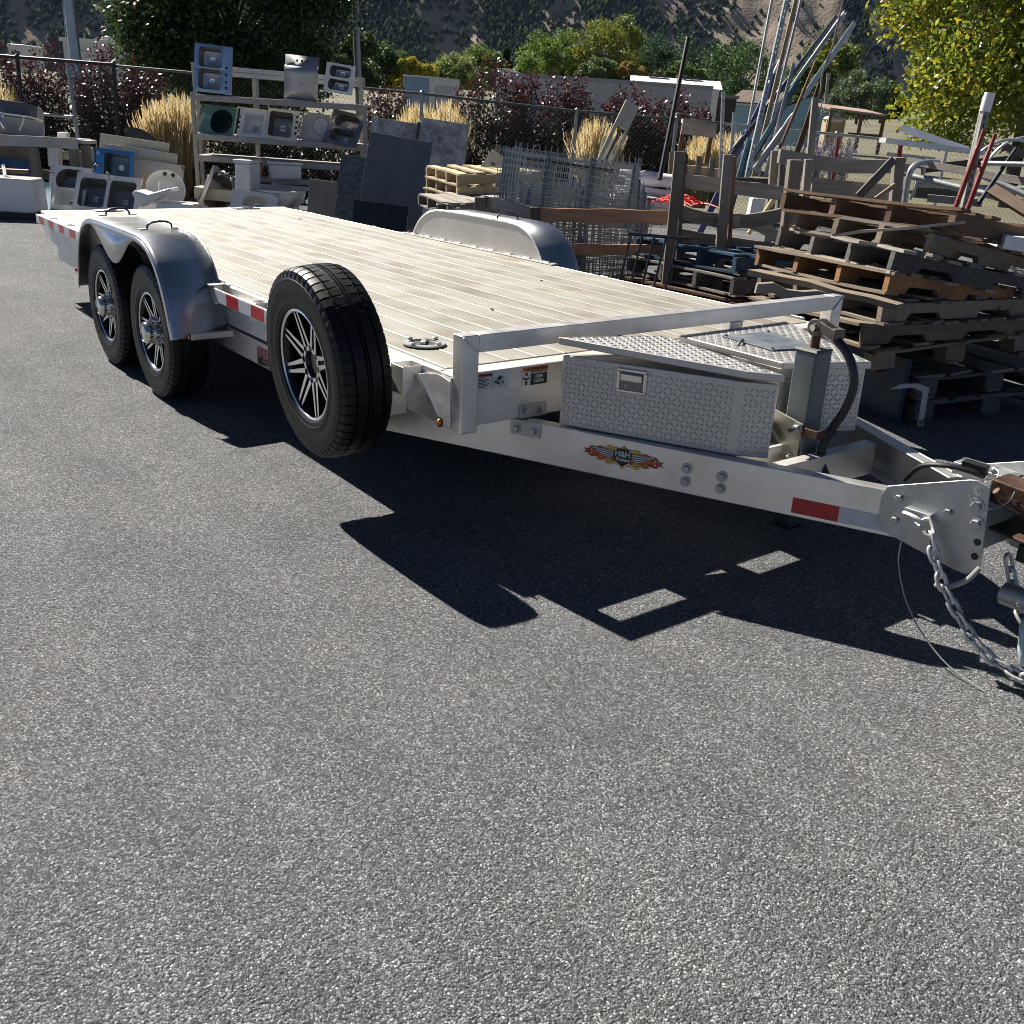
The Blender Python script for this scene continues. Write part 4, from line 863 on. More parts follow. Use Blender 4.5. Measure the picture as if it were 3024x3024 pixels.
# --- front planks of the low bin
DB = 8.0
rail(at(1592,633,DB), at(1996,642,DB-.4), .10, .035, W_RED, 'upper reddish pine plank across the wire panels', 'plank', 'pine_plank'); rail(at(1640,735,DB), at(1992,740,DB-.4), .085, .035, W_RED, 'lower reddish pine plank across the wire panels', 'plank', 'pine_plank')
for (x0,ya,yb,w_,lb) in ((1418,582,700,.085,'grey post at the far left of the low bin'),(1492,595,720,.06,'tan post in the middle of the low bin side'),(1580,612,740,.08,'front corner post of the low bin')):
    pst(x0,ya,x0-3,yb,DB+.3 if x0<1550 else DB,w_,.06,W_TAN if x0==1492 else W_GREY,lb)
rail(at(1430,592,DB+.35), at(1575,628,DB+.05), .085, .03, W_GREY2, 'top side rail of the low bin beyond the far fender')
# light pallets beyond the low bin
for k,(yy,lb) in enumerate(((512,'top new pine pallet of three behind the low bin'),(548,'middle new pine pallet of three behind the low bin'),(580,'bottom new pine pallet of three behind the low bin'))):
    N = at(1372,yy-4,9.6); P = pallet(Matrix.Translation(at(1350,yy,10.2)) @ BM @ Matrix.Rotation(R(-68),4,'Z') @ Matrix.Rotation(R(4),4,'X'), lb, W_NEW, W_NEW, lx=1.1, ly=.9, nb=5, bw=.10, notch=False, seed=40+k, group='new pine pallets behind the low bin')
pallet(Matrix.Translation(at(1322,600,9.4)) @ BM @ Matrix.Rotation(R(-68),4,'Z') @ Matrix.Rotation(R(4),4,'X'), 'grey pallet poking out behind the far fender', W_GREY, W_GREY2, lx=1.0, ly=.8, nb=6, notch=False, seed=45, group='new pine pallets behind the low bin')
# --- wire mesh panels
GALV = pm('galvanised_wire', (.36,.38,.38), .5, .35, .15, 30); GALVB = pm('blue_galvanised_frame', (.13,.165,.19), .45, .4, .2, 12)
def wirepanel(M, w_, h_, cell, label, seed=0, channels=3, wire=.0032):
    P = thing('wire_deck_panel', label, 'wire panel', M, 'wire rack decks leaning in the low bin'); b = MB()
    for i in range(int(w_/cell)+1): b.cbox((i*cell,0,h_/2),(wire*1.6,wire*1.6,h_))
    for j in range(int(h_/cell)+1): b.cbox((w_/2,-wire*1.6,j*cell),(w_,wire*1.6,wire*1.6))
    g_ = b.build('wire_grid', GALV, P); g_['kind'] = 'stuff'
    for k in range(channels):
        x = w_*(.04+.92*k/(channels-1)); c_ = MB().box((x-.011,.003,0),(x+.011,.006,h_)).box((x-.011,.006,0),(x-.009,.025,h_)).box((x+.009,.006,0),(x+.011,.025,h_)); c_.build('channel', GALVB, P)
    return P
for k in range(9):
    lb = ['front wire rack deck leaning in the low bin','second wire rack deck from the front in the low bin','third wire rack deck from the front in the low bin','fourth wire rack deck from the front in the low bin','fifth wire rack deck from the front in the low bin','sixth wire rack deck from the front in the low bin','seventh wire rack deck from the front in the low bin','rearmost but one wire rack deck in the low bin','rearmost wire rack deck in the low bin'][k]
    P = at(1500+k*7-(k%3)*14, 900, 8.05+k*.07); P.z = .02
    wirepanel(yw(P, -6+k*1.5, 2.5-(k%4)*2.2, 12+k*.8), 1.06+.02*(k%3), .98+.015*((k*3)%5), .05 if k%2 else .06, lb, k)
# upper row of folded wire baskets
for k in range(6):
    lb = ['front wire basket side standing above the low bin','second wire basket side standing above the low bin','third wire basket side standing above the low bin','fourth wire basket side standing above the low bin','fifth wire basket side standing above the low bin','tall rear wire basket side standing above the low bin'][k]
    P = at(1455+k*9, 622, 8.25+k*.12); P.z -= .0
    wirepanel(yw(P, -3+k, 3.2, 3+k), 1.12, .50+(.07 if k==5 else 0), .052, lb, k, 4 if k<4 else 2)
o = MB().box((0,-.02,-.014),(.70,.02,.014)).build('dark_angle_bar', DKBLU, None, M=yw(at(1555,470,8.3),0,3.4)); tag(o,'dark steel bar lying on top of the wire baskets','bar')
for k in range(14):
    x = 1490+ (k%7)*32; y = 575 if k<7 else 790
    if k>=7: x = 1600+(k%7)*45
    pass
# black rebar rack leaning at the right of the wire panels
P = thing('steel_rod_rack','dark steel rack of slanting rods beside the corral post','rack',yw(at(1855,690,7.0),0)); c_ = MB().beam((0,0,0),(.44,0,-.005),.022,.022,M=None); c_.build('top_bar', DKBLU, P)
for k in range(5): MB().tube([(.02+k*.082,0,0),(-.055+k*.082,.02,-.58)],.0085,6).build('rod', DKBLU, P, smooth=True)
# --- white rolls, straps and sheets behind the corral
WVIN = pm('white_vinyl',(.78,.79,.82),.3,0,.08,6); 
for k,(x0,y0_,x1,y1_,r_,lb) in enumerate(((1848,530,1992,535,.055,'fat white wrapped roll lying behind the corral post'),(1830,510,1990,527,.03,'thin white roll on top of the fat one'),(1815,555,1990,575,.03,'white vinyl trim length lying below the rolls'),(1815,600,1990,625,.035,'white vinyl board lying low behind the planks'))):
    tag(MB().tube([at(x0,y0_,9.2),at((x0+x1)/2,(y0_+y1_)/2-3,9.15),at(x1,y1_,9.1)],[r_,r_*1.08,r_],12).build('vinyl_roll', WVIN, None, smooth=True), lb, 'roll')
for k,(x,y,w_,h_,lb) in enumerate(((1900,590,.55,.07,'white board edge lying among the scrap behind the planks'),(2230,620,.12,.2,'white plastic jug behind the corral rails'))):
    tag(MB().cbox((0,0,0),(w_,.25 if k==0 else .1,h_)).build('white_board' if k==0 else 'plastic_jug', WVIN, None, bevel=.012, M=yw(at(x,y,9.0),8,3)), lb, 'board' if k==0 else 'jug')
def strapheap():
    b = MB(); r = random.Random(5); c = at(2005,600,8.6)
    for k in range(46):
        p = c + ER*r.gauss(0,.09) + EF*r.gauss(0,.08); pts = []
        hh = r.uniform(.02,.09)*math.exp(-((p-c).length/.2)**2)
        a = r.uniform(0,6.3); l_ = r.uniform(.06,.16)
        for i in range(5):
            t = i/4-.5; pts.append(p+ER*math.cos(a)*l_*t*2+EF*math.sin(a)*l_*t*2+EZ*(hh*(1-4*t*t)+r.uniform(-.006,.006)))
        b.tube(pts,.004,4)
    return b.build('strap_heap', pm('red_strap',(.85,.045,.02),.5,0,.15,30), None)
o = strapheap(); tag(o,'tangled heap of bright red strapping between the corral posts','strapping')
# --- long lengths leaning in the corral
def leaner(name, label, px0, py0, px1, py1, d0, d1, w_, t, m, cat, shape='box', parts=None):
    a = at(px1,py1,d1); c = at(px0,py0,d0); x = (c-a).normalized(); y = EF.cross(x).normalized(); z = x.cross(y); l_ = (c-a).length
    M = Matrix(((x.x,y.x,z.x,a.x),(x.y,y.y,z.y,a.y),(x.z,y.z,z.z,a.z),(0,0,0,1)))
    b = MB()
    if shape == 'box': b.box((0,-w_/2,-t/2),(l_,w_/2,t/2)); o = b.build(name, m, None, bevel=.002, M=M)
    elif shape == 'tube': b.tube([(0,0,0),(l_,0,0)],w_/2,10); o = b.build(name, m, None, smooth=True, M=M)
    elif shape == 'chan': # U profile, open to the camera
        b.box((0,-w_/2,-t/2),(l_,-w_/2+.003,t/2)).box((0,w_/2-.003,-t/2),(l_,w_/2,t/2)).box((0,-w_/2+.003,t/2-.003),(l_,w_/2-.003,t/2)); o = b.build(name, m, None, M=M)
    elif shape == 'perf': # slotted channel: rails and rungs leave real slots
        s = .05; n = int(l_/s); b.box((0,-w_/2,-t/2),(l_,-w_*.16,t/2)).box((0,w_*.16,-t/2),(l_,w_/2,t/2))
        for i in range(n): b.box((i*s,-w_*.16,-t/2+.001),(i*s+s*.45,w_*.16,t/2-.001))
        b.box((0,-w_/2-.002,t/2),(l_,-w_/2,t/2+.02)).box((0,w_/2,t/2),(l_,w_/2+.002,t/2+.02)); o = b.build(name, m, None, M=M)
    elif shape == 'stick':
        r = random.Random(3); pts = [(l_*i/9, r.uniform(-.012,.012), r.uniform(-.012,.012)) for i in range(10)]; b.tube(pts,[w_/2*(1-.05*i) for i in range(10)],6); o = b.build(name, m, None, smooth=True, M=M)
    tag(o, label, cat); return o, M, l_
GSTEEL = pm('grey_galv_pole',(.42,.44,.44),.4,.6,.12,20); PBLU = pm('pale_blue_channel',(.42,.47,.49),.55,.2,.1,20); VIO = pm('violet_vinyl',(.09,.105,.25),.4,0,.15,8); NAVY = pm('navy_trim',(.02,.025,.06),.4); CREAM = pm('cream_panel',(.62,.55,.40),.6,0,.1,6,patch=.2,pcol=(.5,.42,.3))
TEAL = pm('teal_galvanised',(.14,.24,.29),.4,.4,.2,10); SILV = pm('silver_trim',(.42,.43,.44),.5,.4,.1,10)
leaner('black_pole','thick black pole leaning behind the low bin',2032,112,1948,530,9.6,9.0,.042,.04,BLK,'pole','tube')
leaner('steel_pole','thin grey steel pole rising out of the frame left of the slotted channel',2290,-60,2190,480,9.6,9.0,.026,.03,GSTEEL,'pole','tube')
leaner('slotted_channel','long pale blue slotted steel channel leaning in the corral',2338,-60,2205,530,9.3,8.7,.038,.012,PBLU,'channel','perf')
leaner('wood_strip','pale narrow wood strip leaning right of the slotted channel',2365,-60,2225,520,9.5,8.9,.034,.02,W_NEW,'strip')
leaner('silver_strip','silver metal strip leaning beside the pale wood strip',2380,-60,2240,520,9.55,8.95,.02,.02,SILV,'strip')
leaner('vinyl_siding','violet blue vinyl length leaning in the corral',2290,222,2065,690,9.4,8.75,.055,.03,VIO,'siding','box'); leaner('vinyl_siding_end','white vinyl length with ribbed end leaning against the violet one',2312,180,2262,285,9.42,9.3,.07,.04,WVIN,'siding','chan')
leaner('gutter_length','long white gutter leaning far right across the hill',2495,36,2165,495,9.9,8.9,.028,.03,WVIN,'gutter','chan'); leaner('navy_trim','navy trim strip lying along the white gutter',2470,48,2150,470,9.92,8.92,.035,.02,NAVY,'trim'); leaner('grey_trim','grey trim strip lying left of the navy one',2450,75,2140,470,9.95,8.95,.02,.015,SILV,'trim'); leaner('clear_panel_strip','pale translucent panel strip beside the white gutter',2525,66,2370,290,9.98,9.4,.045,.006,pm('pale_panel',(.55,.6,.6),.35),'panel')
leaner('teal_trim','teal blue metal trim leaning low in the corral',2360,235,2120,640,9.2,8.7,.05,.03,TEAL,'trim','chan'); leaner('teal_trim','shorter teal strip leaning against the corral rail',2215,410,2150,640,8.9,8.6,.05,.03,TEAL,'trim','chan'); leaner('clear_tube','frosted plastic tube leaning in front of the blue house',2345,340,2230,500,9.0,8.7,.05,.04,pm('frosted',(.6,.62,.62),.4),'tube','chan')
leaner('dark_rod','dark brown rod leaning before the blue house',2410,180,2300,445,9.0,8.8,.026,.02,W_BRN,'rod','tube'); leaner('rust_bar','rusty brown flat bar leaning right of the dark rod',2424,245,2350,460,8.8,8.6,.045,.02,RUST,'bar'); leaner('pale_stake','pale square stake standing right of the rusty bar',2408,290,2390,470,8.6,8.5,.05,.04,W_GREY2,'stake')
leaner('bare_branch','long thin bare branch rising past the hill',2500,-40,2400,350,9.0,8.7,.022,.02,W_GREY,'branch','stick'); leaner('thin_cane','thin broken cane leaning beside the bare branch',2455,215,2340,560,9.1,8.8,.014,.02,W_GREY,'cane','stick')
leaner('slotted_post','short grey slotted post standing left of the steel pole',2137,270,2128,525,9.3,9.3,.026,.01,GSTEEL,'post','perf'); leaner('capped_post','grey round fence post with cap near the blue house',2168,332,2158,480,10.5,10.5,.035,.03,GSTEEL,'post','tube')
leaner('clear_trim','pale plastic trim length with ragged end in the corral',2345,185,2260,520,9.15,8.8,.03,.01,SILV,'trim','chan')
# cream frame piece leaning on the wire baskets
b = MB(); w_ = msz(46,9.2); 
a = at(1775,500,9.0); c = at(1868,305,9.6); x = (c-a).normalized(); y = EF.cross(x).normalized(); z = x.cross(y); l_ = (c-a).length; Mx = Matrix(((x.x,y.x,z.x,a.x),(x.y,y.y,z.y,a.y),(x.z,y.z,z.z,a.z),(0,0,0,1)))
P = thing('cut_out_board','cream board frame with long cut-out leaning behind the wire baskets','frame',Mx)
MB().box((l_*.64,-w_/2,0),(l_,w_/2,.02)).build('head_board', CREAM, P, bevel=.002); MB().box((0,-w_/2,0),(l_*.639,-w_/2+.035,.02)).build('side_strip', CREAM, P); MB().box((0,w_/2-.02,0),(l_*.639,w_/2,.02)).build('side_strip', CREAM, P); MB().box((0,-w_*.05,.004),(l_*.62,w_*.12,.016)).build('inner_strip', pm('dusty_brown',(.22,.18,.15),.7), P)
o = MB().prism([(0,0),(.12,0),(.12,.20),(0,.20)], lambda x,z: (x,0,z), lambda x,z: (x,.02,z)).build('cream_offcut', CREAM, None, M=yw(at(1765,470,9.5),0,8)); tag(o,'small cream board offcut left of the cream frame','offcut')
o = MB().prism([(0,0),(.22,0),(.22,.10),(.10,.16)], lambda x,z: (x,0,z), lambda x,z: (x,.02,z)).build('white_offcut', CREAM, None, M=yw(at(1418,492,9.8),0)); tag(o,'cream pointed offcut left of the wire baskets','offcut')
for k,(x0,y0_,x1,y1_) in enumerate(((1472,430,1455,470),(1527,433,1512,470))): leaner('timber_stub',('left timber stub rising behind the wire baskets','right timber stub rising behind the wire baskets')[k],x0,y0_,x1,y1_+20,9.9,9.8,.04,.03,W_GREY,'stub')
# plank bench with frayed box beyond
P = thing('plank_shelf','grey plank on thin legs before the golden grass','shelf',yw(at(2060,398,10.2),0,3)); w_ = msz(100,10.2)
MB().box((-w_/2,-.02,-.01),(w_/2,.02,.125)).build('plank', W_GREY2, P); MB().box((-w_/2,.022,.09),(w_/2,.10,.122)).build('shelf_board', W_WHT, P)
for s in (-1,1): MB().box((s*w_*.42-.02,.03,-.5),(s*w_*.42+.02,.06,.09)).build('leg', W_BRN, P)
for k in range(4): leaner('crate_slat',['leftmost upright slat of the broken crate by the corral','second upright slat of the broken crate by the corral','third upright slat of the broken crate by the corral','rightmost upright slat of the broken crate by the corral'][k],1985+k*40,450+k*6,1978+k*40,540,9.8,9.7,.05,.02,(W_TAN,W_BRN,W_TAN,W_GREY)[k],'slat')
rail(at(1985,465,9.9), at(2120,500,9.9), .05, .02, W_TAN, 'top slat of the broken crate by the corral', 'slat', 'crate_slat'); rail(at(2000,500,9.9), at(2130,515,9.9), .10, .3, W_NEW, 'pale sheet lying on the broken crate', 'sheet', 'pale_sheet')
# red steel stakes
REDP = pm('red_oxide_paint',(.26,.045,.03),.6,.1,.3,14,.2,60)
P = thing('red_stake_frame','pair of red steel stakes joined by a crossbar behind the top pallet','stake frame',yw(at(2845,600,5.9),0,8)); hh = msz(205,5.9,500)
for s,(dx,sz) in enumerate(((-.035,1),(.035,.98))): MB().tube([(dx,0,-.1),(dx,0,hh*sz*.72),(dx,0,hh*sz*.74),(dx,0,hh*sz)],[.016,.016,.012,.012],8).build('stake', REDP, P, smooth=True)
MB().box((-.035,-.006,hh*.5),(.035,.006,hh*.53)).build('crossbar', REDP, P)
leaner('perforated_post','perforated square steel post with white sleeve on top',2920,282,2840,640,6.4,6.2,.036,.036,pm('galv_dull',(.36,.35,.32),.5,.5,.15,20),'post','perf'); o,M_,l_ = leaner('white_sleeve','white sleeve wrapped round the perforated post top',2924,274,2908,330,6.38,6.38,.062,.06,WVIN,'sleeve','tube')
leaner('red_post','red fence stake left of the window frames',2476,408,2455,560,9.4,9.4,.035,.03,REDP,'post','tube'); leaner('red_post','red fence stake with bracket below the window frames',2662,416,2640,560,8.4,8.4,.035,.03,REDP,'post','tube')
# white window frames
P = thing('salvaged_window','white aluminium window frame lying tilted on the scrap pile','window frame',yw(at(2755,420,8.0),-20,14)); WALU = pm('white_aluminium',(.62,.64,.66),.35,.3,.08,10)
for (a,c) in (((-.26,0,0),(.26,.03,.05)),((-.26,.27,0),(.26,.30,.05)),((-.26,.03,0),(-.22,.27,.05)),((.22,.03,0),(.26,.27,.05))): MB().box(a,c).build('frame_bar', WALU, P)
MB().box((-.22,.03,.02),(.22,.27,.026)).build('pane', pm('window_glass',(.3,.34,.36),.1,.0), P)
P = thing('salvaged_window','flat white window sash under the tilted one','window frame',yw(at(2760,440,7.9),-12,3)); 
for (a,c) in (((-.36,0,0),(.36,.05,.035)),((-.36,.40,0),(.36,.45,.035)),((-.36,.05,0),(-.31,.40,.035)),((.31,.05,0),(.36,.40,.035)),((-.02,.05,0),(.02,.40,.035))): MB().box(a,c).build('frame_bar', WALU, P)
MB().box((-.31,.05,.012),(.31,.40,.018)).build('pane', _M['window_glass'], P)
# tangle of tubes and lumber under the frames
def lump(i, x0,y0_,x1,y1_,d0,d1,w_,m,lb,cat='tube',shape='tube',name='scrap_tube'): leaner(name,lb,x0,y0_,x1,y1_,d0,d1,w_,w_*.6,m,cat,shape)
scr = [(2680,475,3050,540,7.8,7.0,.05,W_GREY2,'long grey timber sloping right under the window frames','timber','box','scrap_timber'),(2690,520,3060,610,7.6,6.9,.05,GSTEEL,'grey pipe sloping right below the grey timber','pipe','tube','scrap_pipe'),(2700,545,3040,560,7.9,7.6,.04,SILV,'silver tube lying level in the scrap pile','pipe','tube','scrap_pipe'),
 (2720,500,2990,470,8.2,8.0,.06,W_DK,'dark timber rising to the right in the scrap pile','timber','box','scrap_timber'),(2890,600,3000,440,6.9,7.2,.03,DKBLU,'dark rod slanting up at the right of the scrap','rod','tube','scrap_rod'),(2900,482,3060,486,7.2,6.9,.035,GSTEEL,'bright grey pipe lying level at the right edge','pipe','tube','scrap_pipe'),(2930,560,3060,640,6.8,6.4,.07,W_BRN,'brown timber falling away at the right edge','timber','box','scrap_timber'),
 (2740,585,2900,600,7.2,7.0,.05,W_GREY2,'short pale timber just above the top pallet','timber','box','scrap_timber'),(2700,560,2860,575,8.4,8.4,.12,W_DK,'wide dark board deep in the scrap pile','board','box','scrap_board'),(2860,500,3050,585,7.6,7.2,.045,GSTEEL,'second grey pipe sloping right in the scrap pile','pipe','tube','scrap_pipe'),(2960,430,3060,470,8,8,.05,W_GREY,'grey timber end at the upper right edge','timber','box','scrap_timber'),(2620,455,2760,470,8.6,8.6,.03,SILV,'silver trim under the flat window sash','trim','box','scrap_trim'),(2690,590,2740,470,7.7,7.7,.03,SILV,'curved grey handrail end left of the scrap pile','handrail','stick','scrap_handrail')]
for i,q in enumerate(scr): lump(i,*q)
for k,(cx,cy,rr) in enumerate(((2965,545,.30),(3010,520,.26))):
    pts = [at(cx,cy,7.4+.1*k)+ER*rr*math.cos(a)+EU*rr*math.sin(a) for a in np.linspace(.2,2.9,22)]; tag(MB().tube(pts,.010,6).build('steel_hoop', GSTEEL, None, smooth=True), ('larger steel hoop arching at the right edge','smaller steel hoop arching at the right edge')[k], 'hoop')
pts = smoothpath([at(2672,600,7.5),at(2680,530,7.5),at(2695,490,7.5),at(2730,478,7.6),at(2770,480,7.7)]); tag(MB().tube(pts,.022,8).build('bent_handrail', GSTEEL, None, smooth=True),'bent grey handrail tube left of the scrap pile','handrail')
# =================================================================== sinks, slabs and the shelf by the fence
CER = pm('white_ceramic',(.78,.77,.74),.18,0,.04,4,spec=.6); BISC = pm('biscuit_ceramic',(.66,.62,.52),.25,0,.06,4); DSTEEL = pm('dull_steel',(.36,.35,.33),.35,.95,.15,7,.05,120,dist=.001)
BSTEEL = pm('bluish_steel',(.33,.42,.50),.32,.9,.1,8); GLASSG = pm('green_glass',(.13,.24,.21),.12,0,.1,3); GREYP = pm('grey_board',(.42,.41,.40),.6,0,.08,6); PTUB = pm('grey_tub',(.09,.10,.115),.5); SHELFW = pm('grey_painted_shelf',(.34,.32,.29),.65,0,.15,8,.2,40,patch=.3,pcol=(.3,.28,.25))
def rrect(x0,z0,x1,z1,r,n=6):
    pts = []
    for (cx,cz,a0) in ((x1-r,z1-r,0),(x0+r,z1-r,PI/2),(x0+r,z0+r,PI),(x1-r,z0+r,3*PI/2)):
        for i in range(n): a = a0+PI/2*i/(n-1); pts.append((cx+r*math.cos(a),cz+r*math.sin(a)))
    return pts
def cellring(x0,z0,x1,z1,pts):
    """outer rectangle points opposite the loop pts"""
    cx, cz = sum(p[0] for p in pts)/len(pts), sum(p[1] for p in pts)/len(pts); out = []
    for x,z in pts:
        dx, dz = x-cx, z-cz; s = 1e9
        if dx > 1e-9: s = min(s,(x1-cx)/dx)
        if dx < -1e-9: s = min(s,(x0-cx)/dx)
        if dz > 1e-9: s = min(s,(z1-cz)/dz)
        if dz < -1e-9: s = min(s,(z0-cz)/dz)
        out.append((cx+dx*s,cz+dz*s))
    return out
def sink(name, label, M, w_, h_, bowls, depth=.18, rim=CER, bowl=STEEL, plate_t=.012, holes=(), drain=True, taper=.85, cat='sink', group=None, lip=None, drainmat=None):
    """plate in x-z facing -y; bowls: (x0,z0,x1,z1,radius) in 0..1 of the plate, non overlapping cells split along the longer stack axis"""
    P = thing(name, label, cat, M, group)
    bw = [(b[0]*w_-w_/2,b[1]*h_,b[2]*w_-w_/2,b[3]*h_,b[4]) for b in bowls]
    # cells: split the plate between bowls
    n = len(bw); cells = []
    if n == 1: cells = [(-w_/2,0,w_/2,h_)]
    else:
        byx = abs(bw[0][0]-bw[1][0]) > abs(bw[0][1]-bw[1][1])
        o = sorted(range(n), key=lambda i: bw[i][0] if byx else bw[i][1]); cells = [None]*n; prev = -w_/2 if byx else 0
        for k,i in enumerate(o):
            if byx: nx = w_/2 if k == n-1 else (bw[i][2]+bw[o[k+1]][0])/2; cells[i] = (prev,0,nx,h_)
            else: nx = h_ if k == n-1 else (bw[i][3]+bw[o[k+1]][1])/2; cells[i] = (-w_/2,prev,w_/2,nx)
            prev = nx
    pb = MB()
    for b_, c_ in zip(bw, cells):
        L_ = rrect(*b_[:4], min(b_[4],(b_[2]-b_[0])*.499,(b_[3]-b_[1])*.499)); O_ = cellring(*c_,L_); m = len(L_)
        pb.add([(x,0,z) for x,z in O_]+[(x,-.004,z) for x,z in L_],[(i,(i+1)%m,m+(i+1)%m,m+i) for i in range(m)])
        cx, cz = (b_[0]+b_[2])/2,(b_[1]+b_[3])/2; V = []; prof = [(1,-.004),(.97,.006),(.96,.02),(taper+.04,depth*.85),(taper-.03,depth*.97),(.55,depth),(.0,depth+.004)]
        for s,y in prof: V += [(cx+(x-cx)*s,y,cz+(z-cz)*s) for x,z in L_]
        bb_ = MB().add(V,[(k*m+i,k*m+(i+1)%m,(k+1)*m+(i+1)%m,(k+1)*m+i) for k in range(len(prof)-1) for i in range(m)]); bb_.build('bowl', bowl, P, smooth=True)
        if drain: MB().lathe([(0,.0),(.018,.001),(.036,.0),(.042,.004)],18,Matrix.Translation((cx,depth-.004,cz)) @ Matrix.Rotation(R(90),4,'X')).build('drain', drainmat or CHRO, P, smooth=True)
    pl = pb.build('rim', rim, P); so = pl.modifiers.new('t','SOLIDIFY'); so.thickness = plate_t; so.offset = -1
    e = plate_t*.6
    for a,c in (((-w_/2-e,-e*.6,-e),(-w_/2,plate_t+.006,h_+e)),((w_/2,-e*.6,-e),(w_/2+e,plate_t+.006,h_+e)),((-w_/2,-e*.6,-e),(w_/2,plate_t+.006,0)),((-w_/2,-e*.6,h_),(w_/2,plate_t+.006,h_+e))): MB().box(a,c).build('rim_edge', lip or rim, P)
    for x,z in holes: MB().lathe([(0,.001),(.014,.001),(.019,0)],14,Matrix.Translation((x*w_-w_/2,-.006,z*h_)) @ Matrix.Rotation(R(90),4,'X')).build('tap_hole', BLK, P)
    return P
def faucet(P, x, z, s=1, m=CHRO, bend=1):
    b = MB(); b.tube(smoothpath([(x,0,z),(x,-.05*s,z+.02*s),(x+.01,-.12*s,z+.03*s*bend),(x+.02,-.17*s,z-.02*s)]),.013*s,8); b.build('faucet', m, P, smooth=True); MB().ball((x,-.02*s,z),.026*s,10,6).build('faucet_base', m, P, smooth=True)
DS = 15.3
def cen(cx, cyb, d, **k): return yw(at(cx,cyb,d), **k)
# --- steel and timber rack
RK = thing('sink_rack','tall grey timber rack of sinks in front of the chain-link fence','rack')
def rk(p, q, w_, t, name, m=SHELFW): MB().beam(p,q,w_,t,up=EU).build(name, m, RK, bevel=.003)
for (x0,y0_,x1,y1_,d,nm) in ((568,272,590,620,DS-.1,'upright'),(583,276,604,600,DS+.5,'upright'),(1078,318,1082,600,DS-.1,'upright'),(1066,228,1072,560,DS+.5,'upright'),(750,232,770,600,DS+.5,'middle_upright'),(570,185,578,280,DS+.5,'upright')):
    a = at(x0,y0_,d); c = at(x1,y1_,d); MB().beam(c,a,.055,.045,up=EF).build(nm, SHELFW, RK, bevel=.003)
for (x0,y0_,x1,y1_) in ((568,287,1084,320),(572,402,1080,438),(582,466,1005,496)):
    rk(at(x0,y0_,DS-.12), at(x1,y1_,DS-.12), .04, .08, 'shelf_edge'); 
    A_ = at(x0,y0_,DS-.12); B_ = at(x1,y1_,DS-.12); 
    for q in range(3): rk(A_+EF*(.16+.19*q)+EU*.03, B_+EF*(.16+.19*q)+EU*.03, .17, .03, 'shelf_board')
for dy in (0,14): rk(at(574,196+dy,DS+.55), at(1078,238+dy,DS+.55), .03, .06, 'back_rail', SILV)
# sinks on the rack
sink('double_sink','blue rimmed double bowl steel sink standing at the rack top left', cen(628,272,DS-.05,rz=4,tilt=2.5,lean=6), msz(104,DS), msz(124,DS), [(.1,.05,.74,.47,.05),(.1,.52,.74,.94,.05)], .17, BSTEEL, STEEL, holes=((.86,.25),(.86,.4),(.86,.55),(.86,.12)))
# bent splashback sink in the middle
P = thing('splashback_sink','plain grey curved wash sink with three tap holes on the rack top','sink',cen(888,296,DS-.1,tilt=2,lean=2)); w_ = msz(96,DS); h_ = msz(118,DS); V = []; pf = [(0,0),(0,.28),(.006,.42),(.03,.55),(.035,.66),(.012,.75),(-.012,.79),(-.014,1)]
for y,z in pf: V += [(-w_/2,-y*1.4,z*h_),(w_/2,-y*1.4,z*h_)]
b = MB().add(V,[(2*i,2*i+1,2*i+3,2*i+2) for i in range(len(pf)-1)]); o = b.build('basin_sheet', pm('satin_steel',(.42,.42,.42),.4,.7,.06,5), P, smooth=True); so = o.modifiers.new('t','SOLIDIFY'); so.thickness = .01
for x in (-.12,0,.12): MB().lathe([(0,.001),(.014,.001),(.018,0)],12,Matrix.Translation((x*w_*1.2,.016,h_*.88)) @ Matrix.Rotation(R(90),4,'X')).build('tap_hole', BLK, P)
MB().lathe([(0,.001),(.02,.001),(.028,0)],14,Matrix.Translation((0,-.006,h_*.38)) @ Matrix.Rotation(R(90),4,'X')).build('drain', DSTEEL, P)
MB().box((-w_/2,-.03,-.02),(w_/2,.0,.0)).build('front_lip', GREYP, P)
sink('double_sink','white rimmed double bowl steel sink at the rack top right', cen(1000,300,DS-.05,rz=-6,tilt=5,lean=10) @ Matrix.Translation((0,-.1,.10)), msz(82,DS), msz(76,DS), [(.12,.08,.88,.47,.05),(.12,.55,.88,.94,.05)], .16, CER, STEEL, taper=.8)
LS = 30
sink('glass_basin','green glass vanity top with round dark basin on the middle shelf', cen(634,402,DS-.1,rz=0,tilt=2.5,lean=LS), msz(106,DS), msz(86,DS)*1.1, [(.32,.1,.92,.9,.2)], .16, GLASSG, pm('dark_green_glass',(.012,.03,.028),.1), taper=.7, drain=False)
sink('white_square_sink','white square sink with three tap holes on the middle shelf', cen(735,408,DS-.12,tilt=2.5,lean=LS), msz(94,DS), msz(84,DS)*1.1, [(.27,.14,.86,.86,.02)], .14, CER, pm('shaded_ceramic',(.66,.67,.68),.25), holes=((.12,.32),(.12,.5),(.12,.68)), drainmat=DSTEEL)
sink('rimmed_steel_sink','white rimmed square steel sink in the middle of the shelf', cen(832,412,DS-.14,tilt=3,lean=LS-8), msz(98,DS), msz(80,DS)*1.08, [(.06,.08,.76,.92,.04)], .17, BISC, STEEL, holes=((.88,.25),(.88,.45),(.88,.65),(.88,.82)))
sink('grey_vanity_top','grey vanity board with a pale round insert on the middle shelf', cen(925,425,DS-.06,tilt=4,lean=LS-6), msz(80,DS), msz(86,DS)*1.05, [(.35,.32,.98,.92,.2)], .012, GREYP, pm('pale_grey',(.5,.5,.5),.5), drain=False, cat='vanity top')
